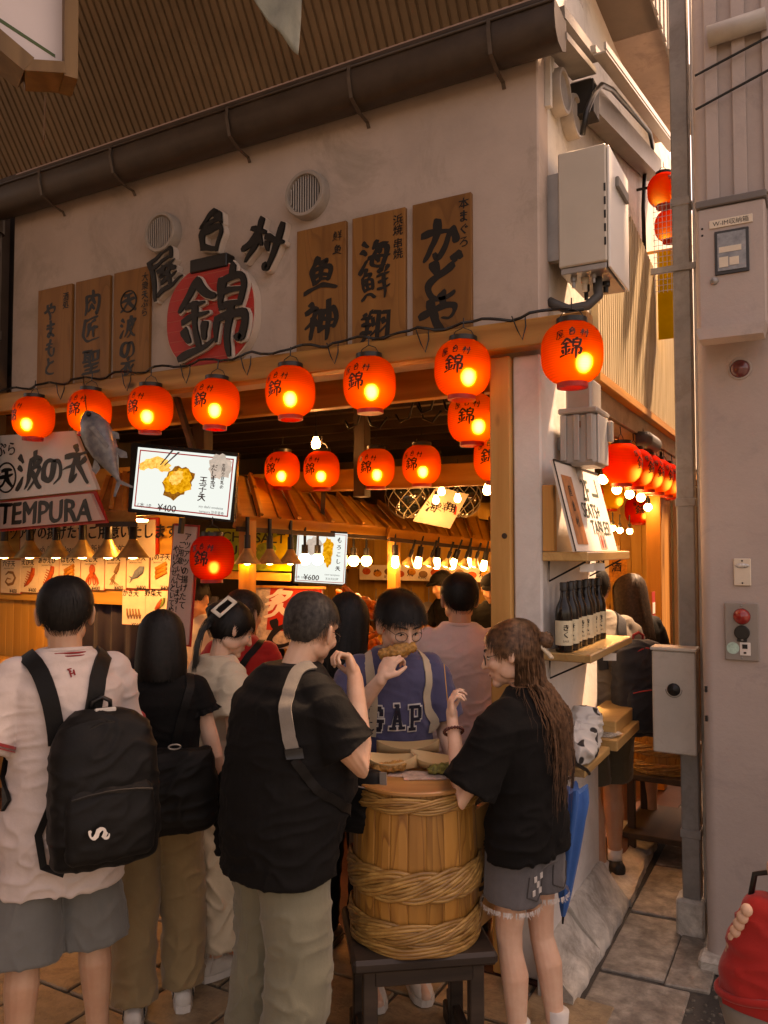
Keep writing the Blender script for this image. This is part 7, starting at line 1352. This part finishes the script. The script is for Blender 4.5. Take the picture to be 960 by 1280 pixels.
for k in range(6): px = 470 + k * 22; c = PY(px, 765, ya + .1); o = props(mk('hanging_pan', MB().lathe([(0, 0), (.08, .004), (.1, .03), (.096, .03), (.077, .008), (0, .006)], 20, Matrix.Translation(c) @ Matrix.Rotation(R_(80), 4, 'X')).bar(c + V((0, 0, .09)), c + V((0, 0, .24)), .016, .006), STEEL, smooth=True), f'{nth[k]} steel pan from the left hanging at the back counter', 'pan', 'hanging pans')
CRAB = pm('crab_orange', (.55, .13, .03), .4, .4, 30, .5, 60)
cr_ = thing('crab_display', 'heap of bright orange crab shells on the counter left of the boy', 'food', PD(450, 830, 5.3)); base = PD(450, 838, 5.3)
for k in range(26):
    a0 = random.uniform(0, 6.28); p0 = base + V((random.gauss(0, .09), random.gauss(0, .08), random.uniform(.02, .5))); d1 = V((math.cos(a0), math.sin(a0), random.uniform(-.2, .9))).normalized(); p1 = p0 + d1 * .13; p2 = p1 + (d1 + V((random.gauss(0, .5), random.gauss(0, .5), -.9))).normalized() * .12
    mk('crab_leg', MB().cap([p0, p0.lerp(p1, .5), p1, p1.lerp(p2, .6), p2], [.016, .021, .015, .017, .006], 8), CRAB, cr_, smooth=True)
for k in range(4): c = base + V((random.gauss(0, .05), random.gauss(0, .05), .08 + k * .12)); me = remesh(MB().ell(c, (.09, .085, .045), Euler((random.random(), random.random(), k)).to_matrix()), .012, 1); jitter(me, lambda p: .008 * noise.noise(p * 40)); mk('crab_shell', me, CRAB, cr_, smooth=True)
dt = thing('display_counter', 'pine display counter holding the crab heap behind the boy', 'counter', base - V((0, 0, base.z))); mk('top', MB().box((base.x + .15, base.y + .1, base.z - .02), (1.1, .45, .03), None, .004), ORANGEW(0), dt); mk('front', MB().box((base.x + .15, base.y - .08, (base.z - .04) / 2), (1.05, .03, base.z - .05), None, .003), ORANGEW(0), dt)
for k in range(9):
    c = base + V((.22 + .05 * k, -.02 + .1 * (k % 2), .02)); me = remesh(MB().cap([c + V((-.04, 0, 0)), c + V((.04, 0, .02))], [.03, .026], 10), .009, 1); jitter(me, lambda p: .01 * noise.noise(p * 60)); props(mk('fried_skewer', me, pm('grill_orange', (.5, .19, .05), .5, .4, 40, .6, 90), smooth=True), f'{nth[k]} orange fried piece from the left on the display counter', 'food', 'fried pieces on display')
for k in range(7):
    c = PY(6 + 3 * k, 862 - 4 * (k % 3), .62); me = remesh(MB().cap([c + V((-.05, 0, 0)), c + V((.05, .02, .01))], [.028, .032], 10), .009, 1); jitter(me, lambda p: .012 * noise.noise(p * 60)); props(mk('fried_tempura', me, pm('grill_orange', (.5, .19, .05), .5, .4, 40, .6, 90), smooth=True), f'{nth[k]} fried tempura piece from the left on the tempura counter', 'food', 'tempura heap')
# side room dressing
for i, (px, py, w_, h_, m_) in enumerate(((750, 705, .14, .17, CREAM), (771, 712, .16, .2, FOODC[1]), (765, 690, .12, .1, CREAM), (778, 745, .12, .12, FOODC[1]))): c = PD(px, py, 6.4); t = thing('wall_notice', ['cream notice leftmost', 'orange poster', 'small cream notice', 'low orange notice'][i] + ' on the side room wall behind the rucksack man', 'notice', c, 0, 'side room notices'); mk('sheet', MB().box(c, (w_, .006, h_), None, 0), m_, t); letters('lettering', [('酒', 0, .02, .08)], INK, flat(c - V((0, .004, 0)), (1, 0, 0), (0, 0, 1)), t, .04)
sr = thing('side_room_wall', 'orange plank partition inside the side room', 'wall', (-1.2, 3.6, 0)); 
for k in range(10): mk('plank', MB().bb((-1.05 + k * .1, 4.55, 0), (-1.05 + k * .1 + .097, 4.58, 2.5), .003), GP(2), sr)
t = thing('sticker_sign', 'small red and white sticker on the orange side panel', 'sign', (-.02, 3.4, 1.2)); c = PX(817, 760, -.035); mk('sheet', MB().bb((c.x - .002, c.y - .06, c.z - .12), (c.x + .001, c.y + .06, c.z + .12)), RED, t); mk('white_band', MB().bb((c.x + .0015, c.y - .05, c.z - .04), (c.x + .003, c.y + .05, c.z + .04)), WHITE, t)

# ================================================================== barrel table, stool and food
bc = gpos(518, 2.97) if 'gpos' in globals() else V((PD(518, 684, 2.97).x, PD(518, 684, 2.97).y, 0))
stl = thing('wooden_stool', 'low dark worn wooden stool under the barrel', 'stool', bc, AWAY + R_(8)); DWN = wood('worn_black_timber', (.055, .036, .026), (.02, .013, .010), 0, .5, knots=False)
mk('seat', MB().box((0, 0, .447), (.50, .44, .045), None, .012), DWN, stl, local=True)
for sx_ in (-1, 1):
    mk('apron', MB().box((sx_ * .19, 0, .392), (.03, .34, .055), None, .004), DWN, stl, local=True); mk('stretcher', MB().box((sx_ * .185, 0, .09), (.03, .5, .04), None, .004), DWN, stl, local=True)
    for sy_ in (-1, 1): mk('leg', MB().box((sx_ * .185, sy_ * .155, .21), (.05, .05, .42), None, .004), DWN, stl, local=True); mk('foot_block', MB().box((sx_ * .185, sy_ * .2, .035), (.06, .1, .07), None, .006), DWN, stl, local=True)
mk('apron', MB().box((0, -.17, .392), (.34, .03, .055), None, .004), DWN, stl, local=True); mk('apron', MB().box((0, .17, .392), (.34, .03, .055), None, .004), DWN, stl, local=True)
br_ = thing('barrel_table', 'big honey-coloured wooden barrel bound with bamboo hoops used as a table', 'barrel', bc + V((0, 0, .470)), AWAY); BH = .535; NS = 22
STV = wood('barrel_stave', (.50, .225, .055), (.15, .045, .009), 2, .38, fine=1.25, coat=.25, knots=False, figure=.62)
def brad(z): t = z / BH; return .212 + .018 * math.sin(math.pi * (.15 + .75 * (1 - t))) - .008 * t
sv = MB(); n_ = 9
for i in range(n_ + 1):
    z = BH * i / n_; r = brad(z); hw = math.pi / NS * .985
    for a_, rr_ in ((-hw, r - .0018), (-hw * .85, r), (0, r + .0015), (hw * .85, r), (hw, r - .0018), (hw, r - .022), (-hw, r - .022)): sv.v.append(V((rr_ * math.sin(a_), -rr_ * math.cos(a_), z)))
for i in range(n_):
    for k in range(7): sv.f.append((i * 7 + k, i * 7 + (k + 1) % 7, (i + 1) * 7 + (k + 1) % 7, (i + 1) * 7 + k))
sv.f += [tuple(range(7))[::-1], tuple(n_ * 7 + k for k in range(7))]; svm = sv.mesh('stave'); fixn(svm); svm.materials.append(STV)
for k in range(NS): part('stave', svm, br_, rot=(0, 0, 2 * math.pi * k / NS))
mk('table_top', MB().lathe([(0, .548), (.222, .548), (.226, .544), (.226, .536), (0, .536)], 48), wood('barrel_top', (.50, .24, .085), (.36, .15, .05), 0, .32, coat=.4, knots=False), br_, local=True, auto=40)
BMB = wood('bamboo_strip', (.50, .275, .088), (.20, .08, .02), 0, .4, fine=3., coat=.3, knots=False)
def hoop(z0, dz, r_, ph, out, turns=3):
    P = []; m = 96
    for k in range(m + 1):
        a = 2 * math.pi * k / m; z = z0 + dz * math.sin(turns * a + ph); r = brad(min(BH, max(0, z))) + out + .006 * math.cos(turns * a + ph); P.append(V((r * math.sin(a), -r * math.cos(a), z)))
    for j in (-1, 0, 1):
        Q = [p + V((p.x, p.y, 0)).normalized() * (.003 * (j == 0) + .002 * noise.noise(p * 9 + V((j * 5, ph, 0)))) + V((0, 0, j * r_ * .66 + .002 * noise.noise(p * 14 + V((ph, j * 3, 0))))) for p in P]; Q[-1] = Q[0]
        mk('bamboo_strip', MB().tube(Q, r_ * .42, 6, cap=False, flat=.7, up=(0, 0, 1)), BMB, br_, local=True, smooth=True)
for z, n_h, dz, rr in ((.50, 3, .016, .013), (.235, 5, .036, .019), (.075, 4, .024, .016), (.02, 2, .008, .017)):
    for k in range(n_h): hoop(z, dz, rr, 2 * math.pi * k / n_h, .010, 3)
sgn = thing('barrel_sign', 'upright pine plank with a brushed character leaning on the right of the barrel', 'sign', bc + V((0, 0, .47))); p0 = PD(593, 1172, 2.86); p1 = PD(621, 1128, 3.02); X = (p1 - p0); X.z = 0; X.normalize(); U_ = V((0, 0, 1)); mk('plank', MB().prism([(0, 0), (.17, .0), (.17, .43), (0, .43)], V((p0.x, p0.y, .472)), X, U_, .02), PINE(2), sgn); letters('lettering', [('天', .09, .13, .12, 0, .02)], INK, flat(V((p0.x, p0.y, .472)), X, U_), sgn, .06)
TZ = .470 + .5485
BOAT = wood('boat_shaving', (.62, .44, .24), (.5, .33, .16), 0, .5, fine=.5, knots=False)
def boat(lab, c, rz, L=.2, W=.085):
    L *= 1.25; W *= 1.25
    t = thing('boat_tray', lab, 'tray', V((c[0], c[1], TZ + .002)), rz, 'boat trays on the barrel'); mb = MB(); n_ = 18
    for i in range(n_ + 1):
        u = -1 + 2 * i / n_; w_ = W / 2 * (1 - abs(u) ** 2.6) + .002; zl = .012 + .028 * abs(u) ** 2.2
        for v_, z in ((-1, .038 + .022 * abs(u) ** 2), (-.62, .004 + zl * .3), (0, zl * .22), (.62, .004 + zl * .3), (1, .038 + .022 * abs(u) ** 2)): mb.v.append(V((u * L / 2, v_ * w_ * (1.15 if abs(v_) == 1 else 1), z)))
    for i in range(n_):
        for k in range(4): mb.f.append((i * 5 + k, (i + 1) * 5 + k, (i + 1) * 5 + k + 1, i * 5 + k + 1))
    o = mk('tray', mb, BOAT, t, local=True, smooth=True); o.modifiers.new('s', 'SOLIDIFY').thickness = .0022; return t
def onb(px, py): p = PZ(px, py, TZ); return (p.x, p.y)
boat('wooden boat tray with fried tempura at the left of the barrel top', onb(487, 962), AWAY + R_(-6), .165, .1); boat('empty wooden boat tray at the back of the barrel top', onb(510, 944), AWAY + R_(5), .2, .08); boat('wooden boat tray with greens at the right of the barrel top', onb(549, 962), AWAY + R_(-28), .19, .09)
for i, (px, py, rz) in enumerate(((515, 968, -10), (533, 971, 4))): p = PZ(px, py, TZ); o = props(mk('paper_mat', MB().box((p.x, p.y, TZ + .0012 + .001 * i), (.17, .085, .0009), Euler((0, 0, AWAY + R_(rz))).to_matrix()), pm('printed_mat', (.52, .38, .32), .6, .45, 26, 0)), ['pink printed paper mat between the trays', 'printed paper mat at the front of the barrel top'][i], 'paper', 'paper mats')
FRY = pm('fried_batter', (.42, .2, .055), .55, .5, 60, .8, 140)
for px, py, L, m_, lab in ((486, 960, .09, FRY, 'golden fried tempura lying in the left boat tray'), (551, 962, .06, pm('greens', (.2, .17, .04), .6, .7, 90, .6, 120), 'green topped bite lying in the right boat tray')):
    p = PZ(px, py, TZ + .02); me = remesh(MB().cap([V((p.x, p.y, TZ + .02)) - _r * L / 2, V((p.x, p.y, TZ + .028)) + _r * L / 2], [.017, .02], 12), .005, 1); jitter(me, lambda q: .007 * noise.noise(q * 80) + .004 * noise.noise(q * 190)); props(mk('tempura_piece', me, m_, smooth=True), lab, 'food')
# bench and rope-bound barrel in the passage
pbn = thing('passage_bench', 'dark low wooden bench beyond the meter box in the passage', 'bench', (.05, 2.3, 0)); c = gpos(826, 5.05) if 'gpos' in globals() else V((.28, 2.6, 0))
for z, l in ((.13, .62), (.46, .5)): mk('board', MB().box((c.x, c.y, z), (.40, l, .035), None, .004), DARKW(1), pbn)
for sx_ in (-1, 1):
    for sy_ in (-1, 1): mk('leg', MB().box((c.x + sx_ * .16, c.y + sy_ * .2, .22), (.045, .045, .45), None, .004), DARKW(2), pbn)
b2 = dup(br_, V((c.x, c.y, .478)), (0, 0, 1.), 'second bamboo-hooped barrel on the bench in the passage', sc=(.9, .9, .62))
# loose parts near the floor at left, white net bag
nbg = thing('net_bag', 'white netted bag standing on the floor by the cream skirt', 'bag', gpos(252, 3.6) if 'gpos' in globals() else V((-1.5, 0, 0))); c = nbg.location.copy(); me = remesh(MB().ell(c + V((.02, 0, .10)), (.13, .07, .09)), .01, 2); jitter(me, folds(.012, 9, 1)); mk('bag', me, pm('net_bag_white', (.5, .44, .38), .6, .2, 18, .3), nbg, smooth=True)
ntm = MB()
for k in range(9): x = -.1 + k * .028; ntm.tube([c + V((x, -.06, .02)), c + V((x + .03, -.078, .1)), c + V((x - .005, -.05, .17))], .003, 5)
props(mk('net_cords', ntm, SOLEW if 'SOLEW' in globals() else WHITE, nbg), kind='stuff')
# overhead lightbox sign and hanging flag at the top
lb = thing('overhead_sign_box', 'white lightbox sign with green stripe in a wooden frame at top left', 'sign', PD(40, 40, 3.2)); C = [PD(-60, -40, 3.0), PD(79, -40, 3.2), PD(77, 88, 3.2), PD(33, 84, 3.15), PD(-60, 0, 3.0)]; X = (C[1] - C[0]).normalized(); N = X.cross(V((0, 0, 1))).normalized(); N = -N if N.dot(CAM - C[0]) < 0 else N; Up = N.cross(X); poly = [((p - C[0]).dot(X), (p - C[0]).dot(Up)) for p in (C[4], C[3], C[2], C[1], C[0])]
mk('face', MB().prism(poly, C[0], X, Up, .05), pm('lightbox_white', (.66, .58, .57), .45, .04, 3, .02), lb)
st_ = [PD(-5, 22, 3.08), PD(68, 72, 3.19), PD(68, 76, 3.19), PD(-5, 27, 3.08)]; mk('green_stripe', MB().prism([((p - C[0]).dot(X), (p - C[0]).dot(Up)) for p in st_][::-1], C[0] + N * .002, X, Up, .002), pm('stripe_green', (.05, .09, .02), .5, .1, 9, 0), lb)
OW = wood('frame_timber', (.24, .13, .05), (.13, .065, .022), 2, .5)
mk('side_frame', MB().bar(PD(86, -40, 3.21), PD(85, 108, 3.21), .05, .16, N), OW, lb); mk('bottom_frame', MB().bar(PD(30, 94, 3.14), PD(80, 97, 3.2), .045, .16, N), OW, lb); mk('lower_frame', MB().bar(PD(-60, 15, 3.0), PD(32, 92, 3.14), .07, .16, N), OW, lb); mk('hanger_rod', MB().tube([PD(82, -40, 3.25), PD(82, -40, 3.25) + V((0, 0, 1.4))], .012, 8), BLACKM, lb)
props(mk('pendant_cord', MB().tube([PD(57, 120, 3.6), PD(55, 175, 3.6)], .004, 6), pm('cord_tan', (.2, .11, .06), .6, .1, 9, 0)), 'short tan cord hanging below the lightbox sign', 'cord')
fg = thing('pennant', 'grey-green cloth pennant corner hanging from the top of the frame', 'flag', PD(350, 20, 2.6)); Pn = [PD(300, -30, 2.6), PD(378, -30, 2.6), PD(373, 70, 2.6), PD(322, 10, 2.6)]; mbp = MB(); n_ = 10
for i in range(n_ + 1):
    for j in range(n_ + 1): p = Pn[0].lerp(Pn[1], i / n_).lerp(Pn[3].lerp(Pn[2], i / n_), j / n_); mbp.v.append(p + _f * .012 * math.sin(i * 1.1 + j * .5))
for i in range(n_):
    for j in range(n_): mbp.f.append((i * (n_ + 1) + j, (i + 1) * (n_ + 1) + j, (i + 1) * (n_ + 1) + j + 1, i * (n_ + 1) + j + 1))
o = mk('cloth', mbp, cloth('pennant_grey', (.22, .23, .19), 200, .8, .3), fg, smooth=True); o.modifiers.new('s', 'SOLIDIFY').thickness = .004; mk('rod', MB().tube([Pn[0] - _r * .1 + V((0, 0, .01)), Pn[1] + _r * .1 + V((0, 0, .01))], .008, 8), BLACKM, fg)

bpy.data.scenes.remove(TMP)
